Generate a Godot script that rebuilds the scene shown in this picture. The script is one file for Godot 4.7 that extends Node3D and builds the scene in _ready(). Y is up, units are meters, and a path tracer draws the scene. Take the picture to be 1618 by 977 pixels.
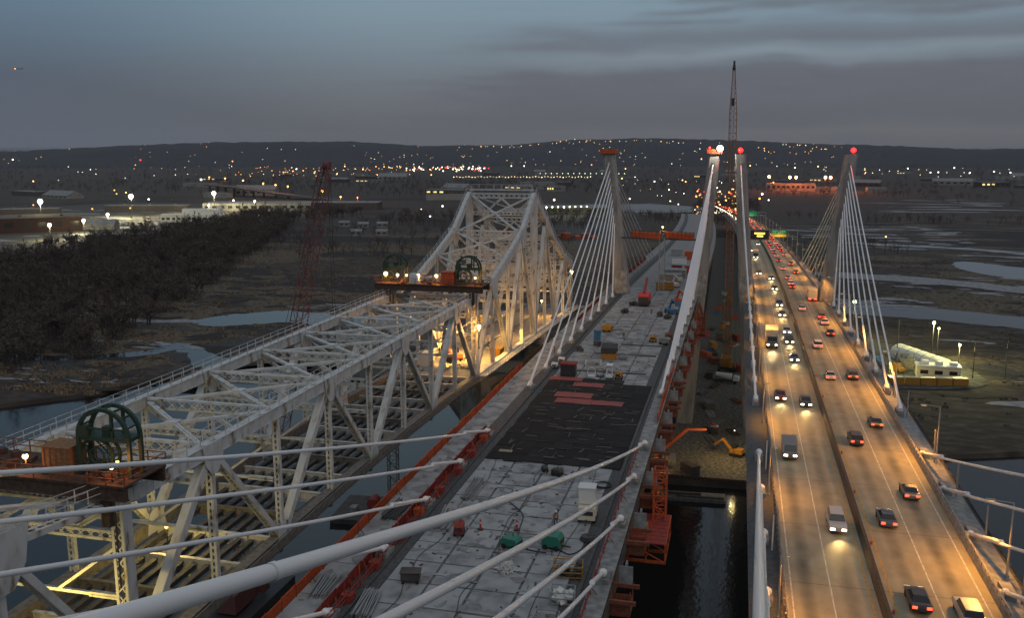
extends Node3D
# A river crossing at dusk, seen from the head of a tower: an old steel truss bridge being taken down (left),
# a cable-stayed bridge under construction (middle) and its finished twin carrying traffic (right).

# ---------------------------------------------------------------- mesh builder
class MB:
	var v := PackedVector3Array()
	var n := PackedVector3Array()
	var uv := PackedVector2Array()
	func tri(a: Vector3, b: Vector3, c: Vector3) -> void:
		var m := (c - a).cross(b - a).normalized()
		v.append(a); v.append(b); v.append(c)
		n.append(m); n.append(m); n.append(m)
	func quad(a: Vector3, b: Vector3, c: Vector3, d: Vector3) -> void:
		tri(a, b, c); tri(a, c, d)
	func hexa(p: Array) -> void:  # p[0..3] one end, p[4..7] the other, same order
		quad(p[0], p[1], p[2], p[3]); quad(p[7], p[6], p[5], p[4])
		for k in 4:
			var l := (k + 1) % 4
			quad(p[k], p[k + 4], p[l + 4], p[l])
	func box(c: Vector3, s: Vector3, b := Basis()) -> void:
		var x := b.x * s.x * 0.5
		var y := b.y * s.y * 0.5
		var z := b.z * s.z * 0.5
		hexa([c - x - y + z, c - x + y + z, c + x + y + z, c + x - y + z, c - x - y - z, c - x + y - z, c + x + y - z, c + x - y - z])
	func bar(a: Vector3, b: Vector3, w: float, h: float, up := Vector3.UP) -> void:  # h along up, w across
		var t := (b - a)
		var l := t.length()
		if l < 0.001: return
		t /= l
		var side := t.cross(up)
		if side.length() < 0.01: side = t.cross(Vector3.RIGHT)
		side = side.normalized()
		var u := side.cross(t).normalized()
		box((a + b) * 0.5, Vector3(w, h, l), Basis(side, u, -t))
	func tube(a: Vector3, b: Vector3, ra: float, rb: float, seg := 8, caps := true) -> void:
		var t := (b - a).normalized()
		var s := t.cross(Vector3.UP)
		if s.length() < 0.05: s = t.cross(Vector3.RIGHT)
		s = s.normalized()
		var u := s.cross(t)
		for k in seg:
			var p := TAU * k / seg
			var q := TAU * (k + 1) / seg
			var d := s * cos(p) + u * sin(p)
			var e := s * cos(q) + u * sin(q)
			var i := v.size()
			quad(a + d * ra, a + e * ra, b + e * rb, b + d * rb)
			for m in [[0, d], [1, e], [2, e], [3, d], [4, e], [5, d]]: n[i + m[0]] = m[1]
			if caps:
				tri(a, a + e * ra, a + d * ra); tri(b, b + d * rb, b + e * rb)
	func ball(c: Vector3, r: float, rows := 5, seg := 8) -> void:
		for i in rows:
			var a := PI * i / rows - PI / 2
			var b := PI * (i + 1) / rows - PI / 2
			for k in seg:
				var p := TAU * k / seg
				var q := TAU * (k + 1) / seg
				var d := [Vector3(cos(a) * cos(p), sin(a), cos(a) * sin(p)), Vector3(cos(b) * cos(p), sin(b), cos(b) * sin(p)), Vector3(cos(b) * cos(q), sin(b), cos(b) * sin(q)), Vector3(cos(a) * cos(q), sin(a), cos(a) * sin(q))]
				var j := v.size()
				quad(c + d[0] * r, c + d[3] * r, c + d[2] * r, c + d[1] * r)
				for m in [[0, 0], [1, 3], [2, 2], [3, 0], [4, 2], [5, 1]]: n[j + m[0]] = d[m[1]]
	func ring(c: Vector3, r: float, t: float, ax: Vector3, from := 0.0, to := TAU, seg := 20) -> void:  # a square-section hoop
		var s := ax.cross(Vector3.UP)
		if s.length() < 0.05: s = Vector3.RIGHT
		s = s.normalized()
		var u := s.cross(ax).normalized()
		for k in seg:
			var p := from + (to - from) * k / seg
			var q := from + (to - from) * (k + 1.02) / seg
			bar(c + (s * cos(p) + u * sin(p)) * r, c + (s * cos(q) + u * sin(q)) * r, t, t, ax)
	func prism(poly: PackedVector2Array, x0: float, x1: float) -> void:  # side profile (z, y) pulled along x
		if not Geometry2D.is_polygon_clockwise(poly):
			poly = poly.duplicate()
			poly.reverse()
		var ix := Geometry2D.triangulate_polygon(poly)
		for k in range(0, ix.size(), 3):
			var a := poly[ix[k]]
			var b := poly[ix[k + 1]]
			var c := poly[ix[k + 2]]
			tri(Vector3(x0, a.y, a.x), Vector3(x0, c.y, c.x), Vector3(x0, b.y, b.x))
			tri(Vector3(x1, a.y, a.x), Vector3(x1, b.y, b.x), Vector3(x1, c.y, c.x))
		for k in poly.size():
			var a := poly[k]
			var b := poly[(k + 1) % poly.size()]
			quad(Vector3(x0, a.y, a.x), Vector3(x1, a.y, a.x), Vector3(x1, b.y, b.x), Vector3(x0, b.y, b.x))
	func sheet(poly: PackedVector2Array, y: float) -> void:  # flat polygon (x, z)
		var ix := Geometry2D.triangulate_polygon(poly)
		for k in range(0, ix.size(), 3):
			var a := poly[ix[k]]
			var b := poly[ix[k + 1]]
			var c := poly[ix[k + 2]]
			if (b - a).cross(c - a) < 0.0:
				var d := b
				b = c; c = d
			tri(Vector3(a.x, y, a.y), Vector3(b.x, y, b.y), Vector3(c.x, y, c.y))
			for m in 3: n[n.size() - 1 - m] = Vector3.UP
	# a built-up steel member: two plates u apart, joined by crossed lacing bars
	func laced(a: Vector3, b: Vector3, u: Vector3, du: float, dw: float, plate := 0.06, pitch := 0.0, lace := 0.13) -> void:
		var t := (b - a)
		var l := t.length()
		t /= l
		var w := t.cross(u).normalized()
		u = w.cross(t).normalized()
		for s in [-1.0, 1.0]:
			bar(a + u * s * (du * 0.5), b + u * s * (du * 0.5), dw, plate, u)
			for e in [-1.0, 1.0]:  # flange angles
				bar(a + u * s * (du * 0.5 - 0.12) + w * e * dw * 0.5, b + u * s * (du * 0.5 - 0.12) + w * e * dw * 0.5, 0.03, 0.24, u)
		var p := pitch if pitch > 0.0 else du * 0.95
		var cnt := maxi(1, int(l / p))
		p = l / cnt
		for k in cnt:
			var c0 := a + t * (p * k)
			var c1 := a + t * (p * (k + 1))
			for e in [-1.0, 1.0]:
				var o: Vector3 = w * e * (dw * 0.5 - 0.02)
				bar(c0 + o - u * du * 0.45, c1 + o + u * du * 0.45, lace, 0.025, w)
				bar(c0 + o * 0.96 + u * du * 0.45, c1 + o * 0.96 - u * du * 0.45, lace, 0.025, w)
	# four-chord lattice (crane booms)
	func lattice(a: Vector3, b: Vector3, wa: float, wb: float, r: float, bays: int, side := Vector3.RIGHT) -> void:
		var t := (b - a).normalized()
		var u := t.cross(side).normalized()
		side = u.cross(t).normalized()
		var prev := []
		for k in bays + 1:
			var f := float(k) / bays
			var c := a.lerp(b, f)
			var h := lerpf(wa, wb, f) * 0.5
			var cur := [c + side * h + u * h, c - side * h + u * h, c - side * h - u * h, c + side * h - u * h]
			for m in 4: bar(cur[m], cur[(m + 1) % 4], r, r)
			if prev:
				for m in 4:
					bar(prev[m], cur[m], r * 1.8, r * 1.8)
					if (k + m) % 2: bar(prev[m], cur[(m + 1) % 4], r, r)
					else: bar(prev[(m + 1) % 4], cur[m], r, r)
			prev = cur
	func mesh(m: Material = null, into: ArrayMesh = null) -> ArrayMesh:
		var am := into if into else ArrayMesh.new()
		if v.is_empty(): return am
		var a := []
		a.resize(Mesh.ARRAY_MAX)
		a[Mesh.ARRAY_VERTEX] = v
		a[Mesh.ARRAY_NORMAL] = n
		if uv.size() == v.size(): a[Mesh.ARRAY_TEX_UV] = uv
		am.add_surface_from_arrays(Mesh.PRIMITIVE_TRIANGLES, a)
		if m: am.surface_set_material(am.get_surface_count() - 1, m)
		return am

# ---------------------------------------------------------------- helpers
var M := {}
var tex := {}
var rng := RandomNumberGenerator.new()
const ORD := ["first", "second", "third", "fourth", "fifth", "sixth", "seventh", "eighth", "ninth", "tenth", "eleventh", "twelfth", "thirteenth", "fourteenth", "fifteenth", "sixteenth", "seventeenth", "eighteenth", "nineteenth", "twentieth"]

func ordinal(k: int) -> String:
	if k < 20: return ORD[k]
	if k < 29: return "twenty-" + ORD[k - 20]
	if k == 29: return "thirtieth"
	if k < 39: return "thirty-" + ORD[k - 30]
	return "%dth" % (k + 1)

func mat(key: String, c: Color, rough := 0.8, metal := 0.0, noise := "", scale := Vector3.ONE) -> StandardMaterial3D:
	var m := StandardMaterial3D.new()
	m.resource_name = key
	m.albedo_color = c.linear_to_srgb()
	m.roughness = rough
	m.metallic = metal
	if noise:
		m.albedo_texture = tex[noise]
		m.uv1_triplanar = true
		m.uv1_world_triplanar = true
		m.uv1_scale = scale
	M[key] = m
	return m

func glow(key: String, c: Color, e: float) -> StandardMaterial3D:
	var m := mat(key, c, 0.5)
	m.emission_enabled = true
	m.emission = c.linear_to_srgb()
	m.emission_energy_multiplier = e
	return m

func noise_tex(key: String, freq: float, oct: int, lo: float, hi: float, size := 512, sd := 1, cell := false, mid := -1.0) -> void:
	var f := FastNoiseLite.new()
	f.seed = sd
	f.noise_type = FastNoiseLite.TYPE_CELLULAR if cell else FastNoiseLite.TYPE_SIMPLEX_SMOOTH
	f.frequency = freq
	f.fractal_octaves = oct
	var t := NoiseTexture2D.new()
	t.width = size; t.height = size
	t.seamless = true
	t.noise = f
	var g := Gradient.new()
	g.set_color(0, Color(lo, lo, lo)); g.set_color(1, Color(hi, hi, hi))
	if mid >= 0.0: g.add_point(0.5, Color(mid, mid, mid))
	t.color_ramp = g
	tex[key] = t

func obj(called: String, mb: Variant, m: Material, parent: Node = self, at := Vector3.ZERO) -> MeshInstance3D:
	var o := MeshInstance3D.new()
	o.name = called
	o.mesh = mb.mesh() if mb is MB else mb
	if m: o.material_override = m
	o.position = at
	parent.add_child(o, true)
	return o

func tag(o: Node, label: String, category := "", group := "") -> Node:
	o.set_meta("label", label)
	if category: o.set_meta("category", category)
	if group: o.set_meta("group", group)
	return o

func thing(called: String, label: String, category: String, at := Vector3.ZERO, turn := 0.0, group := "") -> Node3D:
	var o := Node3D.new()
	o.name = called
	o.position = at
	o.rotation.y = turn
	add_child(o, true)
	tag(o, label, category, group)
	return o

func struct(called: String, mb: Variant, m: Material, label := "") -> MeshInstance3D:
	var o := obj(called, mb, m)
	o.set_meta("kind", "structure")
	if label: o.set_meta("label", label)
	return o

func dup(src: Node3D, label: String, at: Vector3, turn := 0.0) -> Node3D:
	var r: Node3D = src.duplicate()
	r.name = src.name
	add_child(r, true)
	r.position = at
	r.rotation.y = turn
	r.set_meta("label", label)
	return r

func omni(at: Vector3, c: Color, e: float, size := 0.15, parent: Node = self) -> OmniLight3D:
	var l := OmniLight3D.new()
	l.light_color = c
	l.light_energy = e
	l.light_size = size
	l.omni_range = 120.0
	l.omni_attenuation = 2.0
	l.shadow_enabled = true
	l.position = at
	parent.add_child(l, true)
	return l

func spot(at: Vector3, to: Vector3, c: Color, e: float, angle := 60.0, parent: Node = self) -> SpotLight3D:
	var l := SpotLight3D.new()
	l.light_color = c
	l.light_energy = e
	l.light_size = 0.2
	l.spot_range = 150.0
	l.spot_attenuation = 2.0
	l.spot_angle = angle
	l.spot_angle_attenuation = 0.6
	l.shadow_enabled = true
	l.position = at
	var d := (to - at).normalized()
	l.basis = Basis.looking_at(d, Vector3.UP if absf(d.y) < 0.98 else Vector3.RIGHT)
	parent.add_child(l, true)
	return l

func yd(z: float) -> float:  # height of the new decks along the crossing
	if z > -300.0: return 43.0 - 0.00007 * (z + 140.0) * (z + 140.0)
	return maxf(41.2 - (-300.0 - z) * 0.034, 4.0)

func bend(z: float) -> float:  # sideways shift of the far approaches
	var d := maxf(0.0, -380.0 - z)
	return -0.00005 * d * d if d < 800.0 else -32.0 - (d - 800.0) * 0.08

# ---------------------------------------------------------------- scene
func _ready() -> void:
	rng.seed = 7
	camera_and_light()
	textures_and_materials()
	ground()
	truss_bridge()
	finished_bridge()
	unfinished_bridge()
	platforms()
	traffic()
	cranes()
	gap_site()
	deck_items()
	far_places()
	town_lights()

func camera_and_light() -> void:
	var cam := Camera3D.new()
	cam.name = "camera"
	cam.fov = 37.73
	cam.near = 0.2
	cam.far = 40000.0
	cam.position = Vector3(0, 86, 0)
	add_child(cam)
	var yaw := deg_to_rad(-13.96)
	var pitch := deg_to_rad(10.0)
	cam.look_at_from_position(cam.position, cam.position + Vector3(sin(yaw) * cos(pitch), -sin(pitch), -cos(yaw) * cos(pitch)))
	cam.current = true
	var env := Environment.new()
	env.background_mode = Environment.BG_SKY
	env.tonemap_mode = Environment.TONE_MAPPER_LINEAR
	env.tonemap_exposure = 1.0
	env.fog_enabled = true
	env.fog_density = 0.000022
	env.fog_light_color = Color(0.78, 0.79, 0.84)
	env.sdfgi_enabled = true
	env.ssao_enabled = true
	env.ssil_enabled = true
	var sm := PanoramaSkyMaterial.new()
	sm.panorama = sky_picture()
	sm.energy_multiplier = 1.0
	var sky := Sky.new()
	sky.sky_material = sm
	env.sky = sky
	var we := WorldEnvironment.new()
	we.name = "world"
	we.environment = env
	add_child(we)
	var sun := DirectionalLight3D.new()  # the last glow of the sky behind the camera
	sun.name = "afterglow"
	sun.light_energy = 0.15
	sun.light_angular_distance = 50.0
	sun.light_color = Color(1.0, 0.95, 0.9)
	sun.shadow_enabled = true
	sun.rotation = Vector3(deg_to_rad(-50), deg_to_rad(35), 0)
	sun.sky_mode = DirectionalLight3D.SKY_MODE_LIGHT_ONLY
	add_child(sun)

func sky_picture() -> ImageTexture:
	var w := 2048
	var h := 1024
	var data := PackedFloat32Array()
	data.resize(w * h * 3)
	var f1 := FastNoiseLite.new()
	f1.seed = 11; f1.frequency = 1.0; f1.fractal_octaves = 5; f1.noise_type = FastNoiseLite.TYPE_SIMPLEX_SMOOTH
	var f2 := FastNoiseLite.new()
	f2.seed = 23; f2.frequency = 1.0; f2.fractal_octaves = 4; f2.noise_type = FastNoiseLite.TYPE_SIMPLEX_SMOOTH
	for j in h:
		var el := 90.0 - (j + 0.5) * 180.0 / h
		for i in w:
			var az := wrapf((i + 0.5) * 360.0 / w, -180.0, 180.0)  # 0 along -z, positive to the right
			var k := (j * w + i) * 3
			if el < 0.0:
				data[k] = 0.03; data[k + 1] = 0.03; data[k + 2] = 0.032
				continue
			var sa := sin(deg_to_rad(az))
			var ca := cos(deg_to_rad(az))
			# clear air: grey-mauve at the horizon, slate blue above; the far left is the darkest quarter
			var c := Vector3(0.120, 0.122, 0.130)
			c = c.lerp(Vector3(0.152, 0.166, 0.186), smoothstep(0.3, 3.6, el))
			c = c.lerp(Vector3(0.215, 0.300, 0.362), smoothstep(2.5, 9.0, el))
			c = c.lerp(Vector3(0.30, 0.34, 0.39), smoothstep(12.0, 60.0, el))
			var dim := (1.0 - smoothstep(-44.0, -20.0, az)) * smoothstep(-170.0, -100.0, az) * (1.0 - smoothstep(20.0, 70.0, el))
			c *= Vector3(1, 1, 1).lerp(Vector3(0.60, 0.66, 0.74), dim)
			# level bars of cloud, heavier towards the right
			var wob := f2.get_noise_3d(sa * 2.2, ca * 2.2, el * 0.10) * 0.75 + f1.get_noise_3d(sa * 9.0, ca * 9.0, el * 0.4) * 0.28
			var e := el + wob
			var fine := f1.get_noise_3d(sa * 4.0, ca * 4.0, el * 1.9 + wob)
			var fine2 := f2.get_noise_3d(sa * 16.0, ca * 16.0, el * 3.0)
			var right := smoothstep(-27.0, -12.0, az + fine * 5.0) * (1.0 - smoothstep(120.0, 175.0, az))
			var bar1 := smoothstep(0.9, 2.0, e) * (1.0 - smoothstep(4.5, 5.1, e + fine * 0.5)) * smoothstep(-26.0, -14.0, az + fine * 8.0 - (e - 3.0) * 1.5)
			var bar2 := smoothstep(5.3, 6.3, e + fine * 0.4) * (1.0 - smoothstep(6.3, 7.6, e + fine * 0.6)) * smoothstep(-19.0, -11.0, az + fine * 4.0)
			var bar3 := smoothstep(6.6, 8.2, e + fine * 1.2) * smoothstep(-9.0, 3.0, az + fine * 9.0) * (1.0 - 0.75 * smoothstep(14.0, 45.0, el))
			var cl := maxf(maxf(bar1 * 0.85, bar2 * 0.62), bar3 * 0.72) * (0.86 + 0.3 * fine) * right
			cl = clampf(cl + 0.22 * maxf(fine, 0.0) * smoothstep(-30.0, -10.0, az) * (1.0 - smoothstep(40, 90, el)), 0.0, 0.95)
			var dark := Vector3(0.122, 0.124, 0.150) * (1.0 + 0.20 * fine + 0.10 * fine2)
			dark = dark.lerp(Vector3(0.112, 0.113, 0.122), 1.0 - smoothstep(1.0, 3.6, el))
			dark *= lerpf(1.0, 1.9, smoothstep(12.0, 60.0, el))
			c = c.lerp(dark, cl)
			var gap := exp(-pow((e - 5.35) / 0.38, 2.0)) * smoothstep(-16.0, -6.0, az) * (1.0 - smoothstep(60.0, 120.0, az)) * clampf(0.75 + fine * 1.3, 0.0, 1.3)
			c += Vector3(0.040, 0.044, 0.046) * gap
			var low := exp(-pow((e - 1.0) / 0.4, 2.0)) * smoothstep(-20.0, 0.0, az) * (1.0 - smoothstep(60.0, 120.0, az))
			c += Vector3(0.016, 0.013, 0.011) * low
			data[k] = c.x; data[k + 1] = c.y; data[k + 2] = c.z
	var im := Image.create_from_data(w, h, false, Image.FORMAT_RGBF, data.to_byte_array())
	return ImageTexture.create_from_image(im)

func textures_and_materials() -> void:
	noise_tex("mottle", 0.012, 5, 0.62, 1.0, 512, 3)
	noise_tex("grime", 0.014, 6, 0.66, 1.0, 512, 5, false, 0.90)
	noise_tex("stain", 0.012, 7, 0.70, 1.0, 512, 15, false, 0.92)
	noise_tex("weathered", 0.013, 6, 0.6, 1.0, 512, 25, false, 0.9)
	var gr: Gradient = (tex["weathered"] as NoiseTexture2D).color_ramp  # rust bleeding through the grey paint
	gr.offsets = PackedFloat32Array([0.0, 0.17, 0.30, 0.6, 1.0])
	gr.colors = PackedColorArray([Color(0.46, 0.36, 0.28), Color(0.64, 0.57, 0.50), Color(0.88, 0.87, 0.85), Color(0.96, 0.96, 0.96), Color(1, 1, 1)])
	noise_tex("coarse", 0.008, 4, 0.5, 1.0, 512, 9)
	noise_tex("soil", 0.015, 7, 0.35, 1.0, 1024, 13, false, 0.62)
	var f := FastNoiseLite.new()
	f.seed = 4; f.frequency = 0.02; f.fractal_octaves = 4
	var nt := NoiseTexture2D.new()
	nt.noise = f; nt.seamless = true; nt.as_normal_map = true; nt.bump_strength = 3.0
	nt.width = 512; nt.height = 512
	tex["ripple"] = nt
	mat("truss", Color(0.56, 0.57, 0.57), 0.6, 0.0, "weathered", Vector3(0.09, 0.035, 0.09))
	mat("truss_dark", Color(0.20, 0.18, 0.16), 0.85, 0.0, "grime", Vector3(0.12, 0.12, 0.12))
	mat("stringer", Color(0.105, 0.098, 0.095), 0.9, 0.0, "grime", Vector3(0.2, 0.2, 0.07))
	mat("slab", Color(0.30, 0.28, 0.26), 0.9, 0.0, "grime", Vector3(0.09, 0.09, 0.09))
	mat("rust", Color(0.085, 0.05, 0.035), 0.9, 0.0, "grime", Vector3(0.2, 0.2, 0.2))
	mat("hoarding", Color(0.22, 0.12, 0.05), 0.9, 0.0, "mottle", Vector3(0.1, 0.1, 0.1))
	mat("tower", Color(0.33, 0.315, 0.30), 0.85, 0.0, "stain", Vector3(0.05, 0.012, 0.05))
	mat("tower_base", Color(0.44, 0.43, 0.41), 0.85, 0.0, "mottle", Vector3(0.08, 0.05, 0.08))
	mat("pier", Color(0.33, 0.30, 0.26), 0.9, 0.0, "grime", Vector3(0.07, 0.03, 0.07))
	mat("cable", Color(0.66, 0.67, 0.69), 0.42)
	for k in 4:
		var g: float = [0.345, 0.32, 0.36, 0.30][k]
		mat("deck%d" % k, Color(g * 0.97, g, g * 1.02), 0.9, 0.0, "stain", Vector3(0.045, 0.045, 0.045) * [1.0, 1.3, 0.8, 1.1][k])
	mat("joint", Color(0.18, 0.182, 0.187), 0.9, 0.0, "mottle", Vector3(0.3, 0.3, 0.3))
	mat("edge_steel", Color(0.085, 0.087, 0.09), 0.8, 0.0, "grime", Vector3(0.15, 0.15, 0.15))
	mat("edge_pale", Color(0.32, 0.33, 0.33), 0.7, 0.0, "mottle", Vector3(0.1, 0.1, 0.1))
	mat("deck_dirt", Color(0.245, 0.243, 0.242), 0.95, 0.0, "stain", Vector3(0.06, 0.06, 0.06))
	mat("deck_bleach", Color(0.36, 0.36, 0.365), 0.95, 0.0, "stain", Vector3(0.06, 0.06, 0.06))
	mat("mat_black", Color(0.009, 0.009, 0.011), 1.0, 0.0, "mottle", Vector3(0.4, 0.4, 0.4))
	mat("mat_dark", Color(0.016, 0.015, 0.018), 1.0, 0.0, "mottle", Vector3(0.4, 0.4, 0.4))
	mat("timber", Color(0.15, 0.14, 0.125), 0.9)
	mat("tarp", Color(0.42, 0.09, 0.075), 0.7, 0.0, "mottle", Vector3(0.5, 0.5, 0.5))
	mat("orange", Color(0.68, 0.115, 0.025), 0.7, 0.0, "mottle", Vector3(0.4, 0.4, 0.4))
	mat("red", Color(0.36, 0.045, 0.03), 0.7, 0.0, "mottle", Vector3(0.4, 0.4, 0.4))
	mat("red_bright", Color(0.5, 0.03, 0.02), 0.5)
	mat("rust_orange", Color(0.24, 0.075, 0.04), 0.85, 0.0, "grime", Vector3(0.3, 0.3, 0.3))
	mat("crane_red", Color(0.13, 0.042, 0.042), 0.85)
	mat("crane_ochre", Color(0.34, 0.13, 0.03), 0.7)
	mat("yellow", Color(0.55, 0.26, 0.02), 0.6, 0.0, "mottle", Vector3(0.4, 0.4, 0.4))
	mat("green_machine", Color(0.02, 0.16, 0.11), 0.5)
	mat("hoop_green", Color(0.018, 0.045, 0.028), 0.6)
	mat("blue", Color(0.04, 0.14, 0.28), 0.6)
	mat("white_paint", Color(0.60, 0.60, 0.585), 0.6)
	mat("cream", Color(0.60, 0.54, 0.40), 0.6)
	mat("tan", Color(0.42, 0.35, 0.25), 0.7, 0.0, "mottle", Vector3(0.3, 0.3, 0.3))
	mat("dark", Color(0.03, 0.03, 0.032), 0.6)
	mat("tyre", Color(0.015, 0.015, 0.016), 0.9)
	mat("galv", Color(0.30, 0.31, 0.32), 0.5, 0.4)
	mat("lamp_pole", Color(0.36, 0.35, 0.33), 0.5, 0.3)
	mat("glass_dark", Color(0.02, 0.022, 0.026), 0.15)
	mat("parapet", Color(0.30, 0.28, 0.26), 0.85, 0.0, "grime", Vector3(0.15, 0.15, 0.15))
	mat("median", Color(0.07, 0.06, 0.055), 0.85, 0.0, "mottle", Vector3(0.3, 0.3, 0.3))
	mat("line_white", Color(0.62, 0.60, 0.56), 0.7, 0.0, "grime", Vector3(0.5, 0.5, 0.15))
	mat("line_yellow", Color(0.55, 0.30, 0.03), 0.7, 0.0, "grime", Vector3(0.5, 0.5, 0.15))
	mat("land", Color(0.108, 0.079, 0.060), 1.0, 0.0, "soil", Vector3(0.006, 0.006, 0.011))
	mat("reeds", Color(0.22, 0.165, 0.105), 1.0, 0.0, "soil", Vector3(0.016, 0.016, 0.03))
	mat("twigs_red", Color(0.075, 0.048, 0.042), 1.0)
	mat("twigs_pale", Color(0.10, 0.078, 0.062), 1.0)
	mat("tuft", Color(0.20, 0.14, 0.085), 1.0)
	mat("scrub", Color(0.050, 0.036, 0.029), 1.0, 0.0, "soil", Vector3(0.02, 0.02, 0.03))
	mat("mud", Color(0.085, 0.075, 0.070), 0.8, 0.0, "soil", Vector3(0.02, 0.02, 0.03))
	mat("ice", Color(0.26, 0.26, 0.275), 0.7, 0.0, "grime", Vector3(0.03, 0.03, 0.05))
	mat("yard", Color(0.15, 0.145, 0.135), 0.95, 0.0, "soil", Vector3(0.02, 0.02, 0.03))
	mat("fill", Color(0.29, 0.262, 0.225), 0.95, 0.0, "soil", Vector3(0.05, 0.05, 0.05))
	mat("hill", Color(0.034, 0.036, 0.042), 1.0, 0.0, "soil", Vector3(0.0012, 0.0012, 0.0012))
	mat("road_far", Color(0.075, 0.072, 0.07), 0.9)
	mat("bark", Color(0.050, 0.040, 0.034), 1.0)
	mat("twigs", Color(0.066, 0.052, 0.044), 1.0)
	mat("roof_pale", Color(0.30, 0.30, 0.31), 0.8, 0.0, "mottle", Vector3(0.03, 0.03, 0.03))
	mat("wall_pale", Color(0.36, 0.35, 0.33), 0.9, 0.0, "mottle", Vector3(0.05, 0.05, 0.05))
	mat("wall_dark", Color(0.10, 0.085, 0.08), 0.9, 0.0, "mottle", Vector3(0.05, 0.05, 0.05))
	mat("brick", Color(0.065, 0.028, 0.022), 0.9, 0.0, "mottle", Vector3(0.05, 0.05, 0.05))
	var wa := mat("water", Color(0.012, 0.013, 0.014), 0.07)
	wa.normal_enabled = true
	wa.normal_texture = tex["ripple"]
	wa.normal_scale = 0.14
	wa.uv1_triplanar = true; wa.uv1_world_triplanar = true
	wa.uv1_scale = Vector3(0.05, 0.05, 0.03)
	var cw := mat("creek_water", Color(0.016, 0.017, 0.019), 0.06)
	cw.normal_enabled = true
	cw.normal_texture = tex["ripple"]
	cw.normal_scale = 0.05
	cw.uv1_triplanar = true; cw.uv1_world_triplanar = true
	cw.uv1_scale = Vector3(0.03, 0.03, 0.05)
	glow("lamp_sodium", Color(1.0, 0.55, 0.16), 5.0)
	glow("lamp_cutoff", Color(1.0, 0.55, 0.16), 1.6)
	glow("lamp_warm", Color(1.0, 0.72, 0.34), 6.0)
	glow("lamp_white", Color(1.0, 0.95, 0.82), 7.0)
	glow("lamp_green", Color(0.86, 1.0, 0.62), 5.0)
	glow("lamp_orange", Color(1.0, 0.33, 0.07), 4.0)
	glow("lamp_red", Color(1.0, 0.012, 0.010), 8.0)
	glow("lamp_pink", Color(1.0, 0.22, 0.22), 3.0)
	glow("headlight", Color(1.0, 0.90, 0.66), 9.0)
	glow("taillight", Color(1.0, 0.07, 0.03), 4.0)
	glow("marker_light", Color(1.0, 0.40, 0.06), 4.0)
	glow("screen_amber", Color(1.0, 0.75, 0.12), 2.6)
	glow("lit_window", Color(1.0, 0.75, 0.28), 1.2)
	for k in 6:
		mat("paint%d" % k, [Color(0.05, 0.05, 0.055), Color(0.40, 0.41, 0.42), Color(0.62, 0.62, 0.6), Color(0.06, 0.08, 0.13), Color(0.22, 0.03, 0.025), Color(0.16, 0.155, 0.15)][k], 0.3, 0.2)

# ---------------------------------------------------------------- ground, water, hills
func smooth_poly(p: PackedVector2Array, sub := 5, jag := 0.06, sd := 1) -> PackedVector2Array:
	var out := PackedVector2Array()
	var r := RandomNumberGenerator.new()
	r.seed = sd
	var c := p.size()
	for k in c:
		var a := p[(k + c - 1) % c]
		var b := p[k]
		var d := p[(k + 1) % c]
		var e := p[(k + 2) % c]
		var l := b.distance_to(d)
		for s in sub:
			var t := float(s) / sub
			var q := b.cubic_interpolate(d, a, e, t)
			if s: q += Vector2(r.randf_range(-1, 1), r.randf_range(-1, 1)) * l * jag
			out.append(q)
	return out

var wet: Array[PackedVector2Array] = []
func patch(called: String, pts: PackedVector2Array, y: float, m: Material, sd := 1, sub := 5, jag := 0.05) -> void:
	var p := smooth_poly(pts, sub, jag, sd)
	if Geometry2D.triangulate_polygon(p).is_empty(): p = smooth_poly(pts, sub, 0.0, sd)
	if Geometry2D.triangulate_polygon(p).is_empty(): p = pts
	if m == M.creek_water or m == M.ice or m == M.yard: wet.append(p)
	var mb := MB.new()
	mb.sheet(p, y)
	struct(called, mb, m)

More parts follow.
